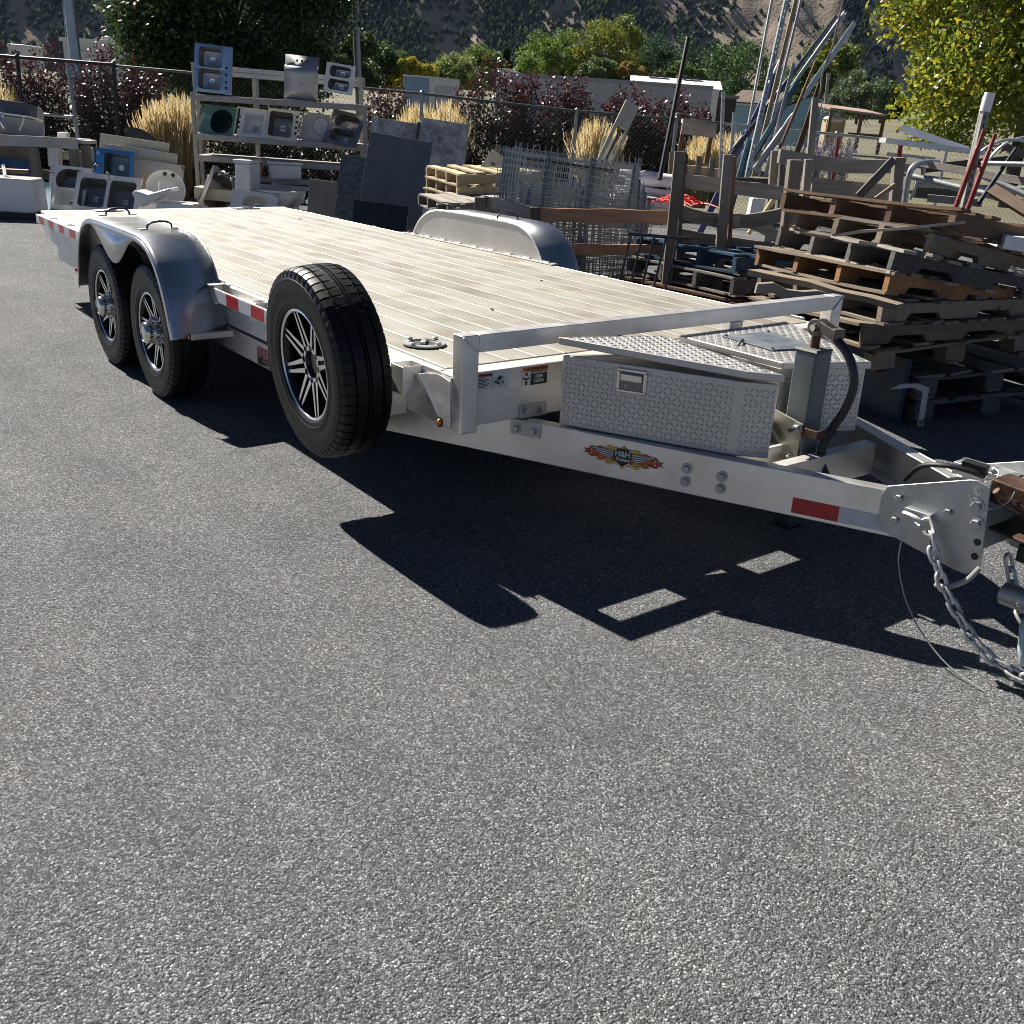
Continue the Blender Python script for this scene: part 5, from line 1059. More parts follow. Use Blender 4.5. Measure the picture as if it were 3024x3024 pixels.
sink('tilted_double_sink','dark polished double bowl sink tilted at the right of the middle shelf', cen(1000,426,DS-.2,rz=-10,tilt=9,lean=LS), msz(100,DS), msz(92,DS)*1.1, [(.14,.08,.9,.46,.08),(.14,.54,.9,.92,.08)], .16, DSTEEL, DSTEEL)
# orange strap hanging at middle upright
tag(MB().tube(smoothpath([at(766,470,DS-.15),at(770,485,DS-.15),at(773,525,DS-.15)]),.012,6).build('orange_strap', pm('orange_strap',(.8,.12,.02),.5), None),'bright orange strap hanging from the lowest rack shelf','strap')
# --- the row on the ground
DG = 14.7
P = sink('round_bowl_sink','brushed steel D-shaped sink with white rim in the ground row', cen(205,582,DG-.1,rz=8,tilt=3,lean=28), msz(122,DG), msz(82,DG)*1.15, [(.14,.18,.9,.92,.16)], .2, CER, STEEL, drain=False); faucet(P,-.26,.3,1.0)
sink('white_shallow_sink','white square basin in front of the D-shaped sink', cen(192,620,DG-.5,rz=0,tilt=2,lean=30), msz(100,DG), msz(54,DG)*1.25, [(.14,.22,.9,.92,.03)], .16, CER, CER, taper=.75)
P = sink('slanted_double_sink','large double bowl steel sink lying slanted behind the trailer tail', cen(308,624,DG-.6,rz=6,tilt=3,lean=34), msz(180,DG), msz(92,DG)*1.25, [(.06,.08,.47,.88,.05),(.53,.08,.94,.88,.05)], .2, CER, DSTEEL); faucet(P,.0,.5,1.1)
P = sink('blue_steel_sink','blue film covered steel sink with an open drain hole standing upright', cen(335,540,DG+.1,rz=-3,tilt=3,lean=8), msz(118,DG), msz(94,DG), [(.24,.1,.92,.9,.04)], .16, pm('blue_film_steel',(.06,.20,.42),.3,.5,.1,6), pm('dark_film_steel',(.10,.13,.16),.3,.8), drainmat=PRW); faucet(P,-.24,.22,1,CHRO,-2); MB().lathe([(0,.0),(.03,.0),(.03,.03),(0,.03)],12,Matrix.Translation((-.22,-.01,.38)) @ Matrix.Rotation(R(90),4,'X')).build('tap_knob', CHRO, P)
for k,(cx,cy,w_,h_,d,m,lb,tl) in enumerate(((393,470,205,60,DG+.6,CREAM,'cream wall panel leaning behind the blue sink',4),(445,500,150,55,DG+.5,pm('sage_board',(.40,.39,.32),.6),'sage grey board leaning over the oval vanity top',4.5),(330,520,60,90,DG+.4,GREYP,'narrow grey board behind the blue sink',3))):
    tag(MB().box((-msz(w_,d)/2,0,0),(msz(w_,d)/2,.03,msz(h_,d))).build('wall_panel', m, None, bevel=.003, M=cen(cx,cy,d,tilt=tl,lean=12)), lb, 'panel')
sink('oval_vanity_top','grey vanity top with an oval cut-out leaning in the ground row', cen(462,575,DG+.3,tilt=4,lean=14), msz(150,DG), msz(96,DG), [(.18,.06,.75,.70,.3)], .02, pm('taupe_board',(.40,.37,.34),.6,0,.06,5), pm('tan_backing',(.50,.37,.27),.7), drain=False, cat='vanity top')
tag(MB().lathe([(.0,.0),(.24,.0),(.27,.02),(.27,.05),(.25,.04),(.22,.02),(0,.02)],28,Matrix.Scale(.45,4,(0,1,0))).build('oval_tray', pm('black_frame',(.05,.05,.05),.4), None, M=cen(418,408,DG+1.4,tilt=20) @ Matrix.Rotation(R(80),4,'X')),'dark oval rimmed tray tilted against the fence','tray')
# round basin
P = thing('round_basin','white round wash basin with brass taps turned on its side','basin',cen(490,560,DG-.2,rz=15,tilt=6)); MB().lathe([(0,.16),(.12,.15),(.2,.10),(.235,.02),(.25,-.01),(.27,-.015),(.265,.01),(.22,.12),(.13,.18),(0,.19)],30,Matrix.Rotation(R(78),4,'X') @ Matrix.Scale(-1,4,(0,0,1))).build('basin_shell', CER, P, smooth=True)
for x in (-.02,.09): MB().lathe([(0,0),(.03,0),(.028,.02),(0,.025)],12,Matrix.Translation((x,-.06,.21)) @ Matrix.Rotation(R(70),4,'X')).build('tap', pm('brass',(.5,.36,.12),.25,1), P, smooth=True)
MB().tube([(-.10,-.05,-.12),(-.09,-.08,.10)],.01,6).build('rod', CER, P)
tag(MB().prism([(0,0),(.52,0),(.52,.05),(.2,.10),(.06,.22),(0,.2)], lambda x,z: (x,-.18,z), lambda x,z: (x,.18,z)).build('ceramic_pedestal', CER, None, bevel=.02, M=cen(425,610,DG-.6,tilt=-28)),'white ceramic pedestal lying before the round basin','pedestal')
tag(MB().prism([(0,0),(.55,0),(.50,.16),(.07,.16)], lambda x,z: (x-.27,-.2,z), lambda x,z: (x-.27,.2,z)).build('ceramic_tub', CER, None, bevel=.02, M=cen(525,632,DG-.6)),'white ceramic tub just beyond the trailer tail','tub')
P = sink('plumbed_steel_sink','steel sink on edge with its plumbing and taps hanging off', cen(622,628,DG-.3,rz=50,tilt=32,lean=10), .40, .62, [(.08,.08,.92,.92,.06)], .2, DSTEEL, DSTEEL); faucet(P,.1,.58,1.3); faucet(P,-.1,.55,1.1)
for k in range(4): MB().tube(smoothpath([(.15+.03*k,.2,.3-.05*k),(.25+.02*k,.25,.2),(.3+.03*k,.12,.05-.03*k)]),.012,6).build('pipe', CHRO, P, smooth=True)
# timber behind the toilets
for k,(y,lb) in enumerate(((520,'grey plank lying behind the toilets'),(538,'cream plank lying below the grey one behind the toilets'))): rail(at(620,y,DG+.3), at(990,y+22,DG+.3), .06, .3, W_WHT if k else W_GREY2, lb, 'plank', 'rack_plank')
tag(MB().cbox((0,0,0),(.75,.3,.16)).build('cream_crate', CREAM, None, bevel=.005, M=cen(660,575,DG,tilt=2)),'long cream box behind the first toilet','box')
# toilets
def toilet(label, M, both=True):
    P = thing('toilet', label, 'toilet', M, 'toilets standing by the rack')
    MB().box((-.10,-.22,.38),(.10,.22,.74)).build('tank', CER, P, bevel=.02, seg=3); MB().box((-.115,-.235,.742),(.115,.235,.785)).build('tank_lid', CER, P, bevel=.012)
    lv = [(0,.30,.24,.12),(.06,.29,.225,.115),(.2,.31,.20,.105),(.28,.34,.25,.145),(.36,.36,.30,.18),(.395,.36,.31,.185)]; V = []; n = 28
    for z,cx,rx,ry in lv: V += [(cx+rx*math.cos(2*PI*i/n)*(1 if math.cos(2*PI*i/n)>0 else .95), ry*math.sin(2*PI*i/n), z) for i in range(n)]
    b = MB().add(V,[(k*n+i,k*n+(i+1)%n,(k+1)*n+(i+1)%n,(k+1)*n+i) for k in range(len(lv)-1) for i in range(n)]+[tuple((len(lv)-1)*n+i for i in range(n))]); b.build('bowl', CER, P, smooth=True)
    b = MB(); cs = [(.36+.315*math.cos(2*PI*i/n),.19*math.sin(2*PI*i/n)) for i in range(n)]; b.prism(cs, lambda x,y: (x,y,.398), lambda x,y: (x,y,.43)); b.build('seat_lid', CER, P, bevel=.008)
    MB().box((.05,-.1,.0),(.2,.1,.378)).build('trapway', CER, P, bevel=.03); MB().tube([(.07,-.235,.68),(.12,-.245,.68)],.008,6).build('flush_lever', CHRO, P); MB().box((.1,-.07,.43),(.14,.07,.45)).build('hinge_bar', CER, P, bevel=.005)
    return P
Pt = gnd(733,DG-.35); toilet('white toilet seen side-on with its lid closed, left of the two', yw(Pt,rz=-4) @ Matrix.Scale(1.05,4)); Pt = gnd(842,DG+.35); toilet('second white toilet behind the side-on one, right of the two', yw(Pt,rz=-62))
# tub with round trap beside the toilets
sink('oval_ceramic_sink','white oval sink on edge in front of the side-on toilet', cen(745,640,DG-.7,tilt=4,lean=20), .62, .34, [(.25,.18,.8,.85,.1)], .12, CER, BISC)
# --- slabs
def slab(label, x0, x1, ytop, ybot, d, m, lean=10, tilt=3, t=.03, name='counter_slab', rz=0):
    w_ = msz(x1-x0,d); h_ = msz(ybot-ytop,d)/math.cos(R(lean)); return tag(MB().box((-w_/2,0,0),(w_/2,t,h_)).build(name, m, None, bevel=.004, M=cen((x0+x1)/2+(ybot-ytop)*.03,ybot,d,lean=lean,tilt=tilt,rz=rz)), label, 'slab')
def MARB(name, a, c, sc=9): return pm(name, a, .45, 0, .55, sc, col2=c, var=.3, rvar=.1, patch=.5, pcol=[q*.45 for q in a], pscale=7) if False else pm(name, a, .4, 0, .35, sc, col2=c, patch=.6, pcol=[q*.5 for q in a], pscale=11)
slab('tall grey marbled worktop slab leaning at the right of the slabs', 1203, 1345, 368, 640, 13.2, MARB('grey_marble',(.24,.24,.25),(.42,.42,.43)), 9, 4)
slab('grey marbled worktop slab standing behind the blue-grey one', 1060, 1198, 366, 640, 13.6, MARB('grey_marble2',(.2,.2,.21),(.36,.36,.37)), 7, 4)
slab('narrow dark upright strip between the two marbled slabs', 1193, 1212, 372, 640, 13.4, pm('dark_strip',(.04,.04,.035),.6), 8, 4)
slab('large plain blue-grey sheet leaning in front of the marbled slabs', 1045, 1235, 412, 660, 12.7, pm('slate_sheet',(.095,.115,.14),.7,0,.15,5), 14, 5.5, .025)
slab('dark speckled granite slab with pale edge leaning left', 978, 1058, 465, 660, 13.0, MARB('dark_granite',(.035,.045,.055),(.10,.12,.13),30), 8, 5)
slab('plain brown-grey slab leaning left of the granite one', 900, 984, 535, 660, 13.4, pm('brown_grey_slab',(.20,.18,.155),.6,0,.12,5), 6, 3)
slab('black glossy screen-like panel standing lowest before the slabs', 1028, 1195, 602, 720, 12.0, pm('black_panel',(.004,.004,.006),.25), 10, 3, .05)
slab('white ledge strip at the foot of the tall marbled slab', 1230, 1345, 580, 606, 13.0, pm('pale_ledge',(.40,.43,.47),.5), 9, 3.5, .03)
for k,(x,w_) in enumerate(((1258,40),(1312,26))): tag(MB().cbox((0,0,.03),(msz(w_,13.6),.12,.06)).build('white_block', CER, None, bevel=.006, M=cen(x,374,13.7,tilt=4)), ('wider white block on top of the tall marbled slab','narrower white block on top of the tall marbled slab')[k], 'block')
# --- bench on the left with tub sinks
DL = 15.3
BN = thing('timber_bench','grey timber workbench at the left edge carrying an old sink','workbench')
def bn(p,q,w_,t,name,m=W_GREY2,up=None): MB().beam(p,q,w_,t,up=up or EU).build(name, m, BN, bevel=.003)
bn(at(-120,408,DL), at(229,424,DL), .04, .15, 'front_board', W_WHT)
for k in range(3): bn(at(-120,402,DL)+EF*(.10+.15*k), at(229,418,DL)+EF*(.10+.15*k)+EU*.012, .145, .035, 'top_board', W_WHT)
bn(at(232,416,DL+.25), at(272,420,DL+.25), .35, .05, 'end_board', W_WHT)
for (x,yy,d,w_,m) in ((215,436,DL+.05,.12,W_GREY),(252,428,DL+.3,.13,W_GREY2),(98,436,DL+.1,.13,W_GREY),(-40,430,DL+.1,.13,W_GREY)):
    a = at(x,yy,d); c = a.copy(); c.z = 0; MB().beam(c,a,w_,.09,up=EF).build('leg', m, BN, bevel=.004)
a = at(100,515,DL+.3); c = at(270,520,DL+.3); bn(a,c,.04,.14,'stretcher',W_GREY)
tag(MB().box((-.55,0,0),(.3,.02,.50)).build('blue_board', pm('blue_board',(.015,.07,.20),.5,0,.12,4), None, M=cen(48,575,DL+.2,lean=3,tilt=3)),'bright blue board leaning under the workbench','panel')
tag(MB().box((-.55,0,0),(.3,.02,.32)).build('plywood_sheet', pm('shaded_ply',(.22,.18,.13),.7,0,.15,3), None, M=cen(48,480,DL+.42,tilt=3)),'brown plywood sheet standing behind the blue board','panel')
P = sink('drop_in_sink','old drop-in sink with white rim and grey tub on the workbench', yw(at(55,347,DL),tilt=3) @ Matrix.Rotation(R(82),4,'X') @ Matrix.Translation((0,0,-.12)), .58, .38, [(.05,.1,.95,.85,.05)], .2, CER, PTUB, taper=.92, drain=False); faucet(P,-.12,.37,1.2)
MB().tube(smoothpath([(.19,.0,.36),(.19,-.06,.37),(.17,-.13,.39),(.15,-.2,.41)]),.012,6).build('spray_hose', CER, P, smooth=True)
tag(MB().prism(rrect(-.75,0,.28,.42,.08), lambda x,z: (x,0,z), lambda x,z: (x,.02,z)).build('splash_board', pm('grey_splash',(.27,.27,.28),.6), None, M=cen(76,400,DL+.35,tilt=3)),'grey rounded splash board behind the drop-in sink','board')
# white apron sink on the ground
P = thing('apron_sink','large white apron sink standing on the asphalt at the left edge','sink',yw(gnd(46,13.5),rz=4))
MB().prism([(-.6,.09),(.30,.09),(.335,.12),(.31,.50),(.28,.52),(-.6,.52)], lambda x,z: (x,-.22,z), lambda x,z: (x,.22,z)).build('apron', CER, P, bevel=.03, seg=3); MB().box((-.6,-.2,.0),(.36,.2,.088)).build('dark_base', pm('base_dark',(.05,.045,.04),.7), P); faucet(P,-.14,.0,.1); MB().tube([(-.1,0,.52),(-.1,0,.62),(-.1,-.03,.66)],.025,10).build('tap', CHRO, P, smooth=True); MB().tube([(-.6,.3,.56),(.1,.28,.575)],.03,8).build('pipe', RUST, P, smooth=True)
sink('green_grey_sink','greenish grey sink on edge beside the white apron sink', cen(112,622,14.0,rz=-4,tilt=3,lean=12), msz(74,14), msz(84,14), [(.1,.12,.82,.92,.06)], .14, BSTEEL, pm('sage_steel',(.28,.34,.33),.35,.6), drain=True)
for k,(x,y,w_,h_,d,lb) in enumerate(((165,492,.17,.32,DL+.25,'white ceramic tank standing under the bench end'),(195,470,.16,.12,DL+.4,'white ceramic ledge piece under the bench'),(237,495,.06,.24,DL+.35,'narrow white ceramic upright between bench legs'),(267,480,.06,.22,DL+.5,'white slat at the right end of the bench'),(190,432,.14,.2,DL+.6,'white ceramic back piece under the bench top'))):
    tag(MB().prism([(-w_/2,0),(w_/2*.8,0),(w_/2,h_*.5),(w_/2*.9,h_),(-w_/2,h_)], lambda x,z: (x,-.08,z), lambda x,z: (x,.08,z)).build('ceramic_piece', BISC if k%2 else CER, None, bevel=.015, M=cen(x,y,d,tilt=3)), lb, 'ceramic')
rail(at(178,497,DL), at(212,545,DL), .03, .02, W_WHT, 'thin white lath slanting under the bench', 'lath', 'white_lath')
# =================================================================== chain-link fence
FBLK = pm('black_fence_paint',(.012,.014,.02),.45,.2,.2,20); FGAL = pm('galvanised_fence',(.30,.32,.33),.45,.6,.15,20); FWIR = pm('fence_wire',(.07,.075,.08),.5,.5)
def fence(name, label, pts, d0, d1, hgt, m, posts, wirem, rr=.021):
    P = thing(name, label, 'fence'); n = len(pts); T = [at(x,y,d0+(d1-d0)*i/(n-1)) for i,(x,y) in enumerate(pts)]
    MB().tube(T, rr, 8).build('top_rail', m, P, smooth=True)
    L_ = [0]
    for i in range(n-1): L_.append(L_[-1]+(T[i+1]-T[i]).length)
    def pos(s):
        s = max(0,min(L_[-1],s))
        for i in range(n-1):
            if s <= L_[i+1]+1e-9: return T[i].lerp(T[i+1],(s-L_[i])/(L_[i+1]-L_[i]))
        return T[-1]
    for px,r_,mm in posts:
        # nearest along the rail
        best = min(np.linspace(0,L_[-1],400), key=lambda s: abs(((pos(s)-CAM).dot(_r2)/(pos(s)-CAM).dot(_f))*FPX+1512-px)); q = pos(best)
        o = MB().tube([q-EU*hgt, q+EU*.03],r_,8).tube([q+EU*.03,q+EU*.05],[r_*1.25,r_*.6],8); o.build('post', mm, P, smooth=True)
    MB().tube([q_-EU*(hgt-.06) for q_ in T], .006, 5).build('bottom_wire', m, P)
    V = []; F = []; s = -hgt; cell = .075; w_ = .0021
    k = 0
    while s < L_[-1]:
        for sg in (0,1):
            a0 = max(0,-s) if True else 0
            sA, sB = s, s+hgt; zA, zB = (0,hgt) if sg else (hgt,0)
            if sA < 0: f = -sA/hgt; zA = zA+(zB-zA)*f; sA = 0
            if sB > L_[-1]: f = (L_[-1]-s)/hgt; zB = (0 if sg else hgt)+((hgt if sg else 0)-(0 if sg else hgt))*f; sB = L_[-1]
            if sB-sA < .05: continue
            m_ = 4; prev = None
            for q in range(m_+1):
                u_ = q/m_; p_ = pos(sA+(sB-sA)*u_)-EU*(hgt-(zA+(zB-zA)*u_)); b0 = len(V)
                V += [p_+EU*w_+ER*w_*.0, p_-EU*w_, p_+EF*w_*2]
                if prev is not None:
                    for e in range(3): F.append((prev+e,prev+(e+1)%3,b0+(e+1)%3,b0+e))
                prev = b0
        s += cell
    o = link('wire_mesh', npmesh('wire_mesh', [tuple(v) for v in V], F, wirem), P); o['kind'] = 'stuff'
    return P
fence('chain_link_fence','black chain-link fence behind the workbench at the left', [(-150,152),(0,165),(160,177),(335,191)], 17.0,17.1, 2.1, FBLK, [(50,.03,FBLK),(335,.035,FBLK)], FWIR, .026)
fence('chain_link_fence','grey chain-link fence running behind the rack and slabs', [(338,194),(560,214),(900,243),(1248,277),(1700,328),(2000,352),(2140,365)], 17.15,17.3, 1.9, pm('grey_fence',(.10,.115,.12),.45,.4,.2,20), [(335,.02,FGAL),(760,.025,FGAL),(1248,.028,FGAL),(1705,.028,FGAL),(2000,.028,FGAL)], FWIR)
fence('chain_link_fence','bright galvanised chain-link fence beyond the scrap pile', [(2140,366),(2400,390),(2640,414),(2800,424),(3100,440)], 17.3,16.5, 1.5, GSTEEL, [(2470,.025,GSTEEL),(2800,.025,GSTEEL)], FGAL)
leaner('grey_brace_post','bare grey post leaning inside the black fence',200,186,232,420,16.6,16.4,.06,.05,FGAL,'post','tube'); leaner('cross_pipe','grey pipe lying level behind the splash board',130,338,215,346,16.5,16.4,.05,.05,FGAL,'pipe','tube')
# hitch of the tow vehicle at the right edge
HT = thing('tow_hitch','black ball mount and grey receiver tube of the towing vehicle at the right edge','hitch',Matrix.Translation((0,0,0)))
MB().box((1.545,-.035,.315),(2.02,.035,.372)).build('ball_mount', BLK, HT, bevel=.006)
MB().lathe([(0,.075),(.014,.074),(.022,.064),(.024,.048),(.018,.03),(.016,0)],16,Matrix.Translation((1.66,0,.372))).build('tow_ball', CHRO, HT, smooth=True)
MB().lathe([(.027,0),(.036,0),(.036,.44),(.027,.44)],22,Matrix.Translation((1.535,-.02,.20)) @ Matrix.Rotation(R(88),4,'Y') @ Matrix.Rotation(R(4),4,'X'),closed=True).build('receiver_tube', ZINC, HT, smooth=True)
MB().box((1.93,-.06,.14),(1.99,.06,.38)).build('drop_plate', BLK, HT, bevel=.006); MB().tube([(1.60,-.06,.20),(1.60,.03,.205)],.009,8).build('hitch_pin', CHRO, HT, smooth=True)
def hp(px,py,d): return at(px,py,d)
b = MB(); b.lathe([(0,-.11),(.02,-.10),(.04,-.05),(.048,.0),(.042,.05),(.03,.07),(.012,.08),(0,.08)],14); 
for i,v in enumerate(b.v): b.v[i] = (v[0]*(1+.12*math.sin(i*1.7)),v[1]*(1+.12*math.cos(i*2.3)),v[2])
tag(b.build('plastic_bag', pm('pale_film',(.5,.62,.66),.15,0,.25,14,patch=.5,pcol=(.75,.8,.82),pscale=9,spec=.6), None, smooth=True, M=Matrix.Translation(hp(3074,1868,2.6)) @ Matrix.Rotation(.12,4,'Y') @ Matrix.Scale(1.2,4)),'crumpled pale blue plastic film standing at the right edge','plastic wrap')
# =================================================================== plants
def LEAF(name, c, rough=.38, trans=.35, spec=.5): return pm(name, c, rough, 0, .2, 3, tint=True, trans=trans, spec=spec, rvar=.08)
def leaves(P, N, size, asp=.5, upb=.25, rng=RNG):
    """diamond leaves at points P (n,3): each folded along its rib (2 tris as one quad pair)"""
    n = len(P); d = rng.normal(size=(n,3)); d[:,2] -= upb; d /= np.linalg.norm(d,axis=1)[:,None]
    t = rng.normal(size=(n,3)); t -= (t*d).sum(1)[:,None]*d; t /= np.linalg.norm(t,axis=1)[:,None]
    nn = np.cross(d,t); s = size*rng.uniform(.6,1.25,n)[:,None]
    V = np.empty((n,4,3)); V[:,0] = P-d*s*.5; V[:,1] = P+t*s*asp*.5+nn*s*.08; V[:,2] = P+d*s*.5; V[:,3] = P-t*s*asp*.5+nn*s*.08
    F = np.arange(n*4).reshape(n,4); return V.reshape(-1,3), F
def tinted(n, cols, wts, rng=RNG, per=4, jit=.18):
    c = np.array(cols)[rng.choice(len(cols), n, p=np.array(wts)/sum(wts))]*(1+rng.uniform(-jit,jit,(n,1))); return np.repeat(c,per,0)
BARK = pm('bark',(.10,.075,.055),.9,0,.3,12,.6,30)
PL = LEAF('purple_leaf',(1,1,1),.30,.25,.6); GL = LEAF('green_leaf',(1,1,1),.36,.35,.5); FL = LEAF('far_leaf',(1,1,1),.6,.3,.3); YL = LEAF('yellow_leaf',(1,1,1),.34,.5,.5)
def toL(P3): return np.array([[v.x,v.y,v.z] for v in P3])
ERn, EFn, EUn = np.array(ER), np.array(EF), np.array(EU)
def purple_bush(label, x0, x1, ytop, d, hgt, nst=26, nl=3600, seed=0, redtip=.3, deep=1.0):
    rng = np.random.default_rng(seed); B0 = at((x0+x1)/2, ytop, d); base = np.array(B0)-EUn*hgt; W_ = msz(x1-x0,d,300)/2
    P = thing('purple_leaf_shrub', label, 'shrub', Matrix.Translation(Vector(base)), 'purple-leaf shrubs along the fence'); st = MB(); pts = []; tip = []
    for k in range(nst):
        a = rng.uniform(-1,1); h = hgt*rng.uniform(.68,1.0)*(1-.25*a*a); top = ERn*(a*W_*rng.uniform(.8,1.05))+EFn*rng.uniform(-.5,.5)*deep+EUn*h; b0 = ERn*a*W_*.75+EFn*rng.uniform(-.3,.3)
        mid = (b0*.55+top*.45)+ERn*a*W_*.12; path = [b0, mid, top]
        st.tube([tuple(q) for q in path],[.012,.008,.003],4)
        m = nl//nst; t = rng.beta(1.1,1.0,m)[:,None]; c = (1-t)**2*b0+2*t*(1-t)*mid+t**2*top; c += rng.normal(size=(m,3))*(.05+.15*(1-t)); pts.append(c); tip.append(t[:,0])
    pts = np.concatenate(pts); tip = np.concatenate(tip); pts[:,2] = np.maximum(pts[:,2],.02)
    V,F = leaves(pts, len(pts), .066, .5, .0, rng); n = len(pts)
    col = np.array([[.046,.022,.028],[.06,.03,.035],[.03,.024,.022],[.07,.05,.042],[.04,.045,.026]])[rng.choice(5,n,p=[.35,.25,.2,.12,.08])]*(1+rng.uniform(-.2,.3,(n,1)))
    red = (tip > .92) & (rng.random(n) < redtip*2); col[red] = np.array([.11,.012,.018])*(1+rng.uniform(-.3,.3,(red.sum(),1)))
    link('foliage', npmesh('foliage', V, F, PL, False, np.repeat(col,4,0)), P); st.build('stem', BARK, P); return P
DF = 18.6
for k,(x0,x1,yt,d,h,lb) in enumerate(((-120,110,105,DF,2.5,'dark purple shrub behind the black fence at the far left'),(70,270,112,DF+.2,2.45,'purple shrub with red tips behind the black fence'),(230,400,118,DF,2.4,'purple shrub right of the light pole base'),(330,490,175,DF+.3,2.1,'sparse purple shrub thinning towards the golden grass'))): purple_bush(lb,x0,x1,yt,d,h,30,9000,10+k)
for k,(x0,x1,yt,d,h,lb) in enumerate(((1080,1215,225,DF,2.0,'small dark shrub behind the right end of the rack'),(1340,1560,160,DF,2.35,'tall purple shrub with red tips left of the white trailer'),(1500,1700,180,DF+.2,2.3,'wide purple shrub before the white trailer'),(1620,1770,215,DF,2.1,'purple shrub spreading right before the white trailer'),(1770,1960,240,DF,2.0,'purple shrub behind the cream frame'),(1900,2110,245,DF+.2,2.0,'purple shrub behind the black pole'))): purple_bush(lb,x0,x1,yt,d,h,30,9000,30+k)
def grass(label, x0, x1, ytop, d, hgt, n=1500, seed=0, cols=((.66,.52,.27),(.56,.41,.19),(.74,.63,.40),(.36,.32,.14))):
    rng = np.random.default_rng(seed); B0 = np.array(at((x0+x1)/2,ytop,d)); base = B0-EUn*hgt; W_ = msz(x1-x0,d,350)/2
    P = thing('golden_grass', label, 'grass clump', Matrix.Translation(Vector(base)), 'golden feather grass along the fence')
    a = rng.uniform(-1,1,n); dp = rng.uniform(-1,1,n); h = hgt*rng.uniform(.6,1.0,n)*(1-.22*np.abs(a)); b0 = ERn*(a*W_*.45)[:,None]+EFn*(dp*.3)[:,None]
    top = b0+EUn*h[:,None]+ERn*((a*.5+rng.normal(0,.27,n))*W_*1.0)[:,None]+EFn*(dp*.3+rng.normal(0,.1,n))[:,None]; mid = b0*.5+top*.5+EUn*(h*.10)[:,None]
    w_ = rng.uniform(.003,.007,n)[:,None]; sd = ERn[None]*w_
    V = np.stack([b0-sd,b0+sd,mid-sd*.9,mid+sd*.9,top-sd*.9-EUn*.05,top+sd*1.6-EUn*.05,top-sd*.3,top+sd*.3],1).reshape(-1,3); i = np.arange(n)[:,None]*8
    F = np.concatenate([i+np.array([[0,1,3,2]]),i+np.array([[2,3,5,4]]),i+np.array([[4,5,7,6]])]); link('blade_tuft', npmesh('blade_tuft', V, F, YL, False, tinted(n,cols,(4,3,3,1),rng,8)), P); return P
for k,(x0,x1,yt,d,h,lb) in enumerate(((-60,45,225,17.9,1.7,'golden grass clump at the left photo edge behind the fence'),(430,520,275,17.8,1.6,'golden grass clump left of the rack, leaning left'),(480,585,262,17.9,1.75,'large golden grass clump beside the rack upright'),(1180,1290,290,17.9,1.55,'golden grass clump above the marbled slab'),(1270,1380,288,18,1.55,'golden grass clump left of the tall purple shrub'),(1700,1830,335,17.9,1.4,'golden grass clump behind the cream frame'),(2040,2130,375,17.9,1.3,'golden grass clump behind the plank shelf'),(2100,2215,380,18.1,1.3,'golden grass clump right of the slotted post'))): grass(lb,x0,x1,yt,d,h,1300,50+k)
# lavender haze of Russian sage
def sage(label, x0, x1, ytop, d, hgt, seed):
    rng = np.random.default_rng(seed); base = np.array(at((x0+x1)/2,ytop,d))-EUn*hgt; W_ = msz(x1-x0,d,400)/2; P = thing('lavender_sage', label, 'sage plant', Matrix.Translation(Vector(base)), 'lavender sage behind the bright fence'); st = MB(); pts = []
    for k in range(34):
        a = rng.uniform(-1,1); top = ERn*a*W_+EFn*rng.uniform(-.3,.3)+EUn*hgt*rng.uniform(.65,1); st.tube([tuple(ERn*a*W_*.4),tuple(top)],.004,3); t = rng.uniform(.35,1,50)[:,None]; pts.append((ERn*a*W_*.4)*(1-t)+top*t+rng.normal(size=(50,3))*.025)
    pts = np.concatenate(pts); V,F = leaves(pts,len(pts),.035,.5,0,rng); link('flower_spikes', npmesh('flower_spikes',V,F,FL,False,tinted(len(pts),((.30,.26,.42),(.22,.19,.34),(.25,.28,.22)),(3,2,2),rng)),P); st.build('stem', pm('grey_stem',(.3,.3,.27),.8), P)
for k,(x0,x1,yt,lb) in enumerate(((2310,2400,405,'lavender flowering sage clump left behind the rear corral'),(2390,2470,400,'lavender flowering sage clump in the middle behind the rear corral'),(2455,2535,405,'lavender flowering sage clump right behind the rear corral'))): sage(lb,x0,x1,yt,16.9,.9,70+k)
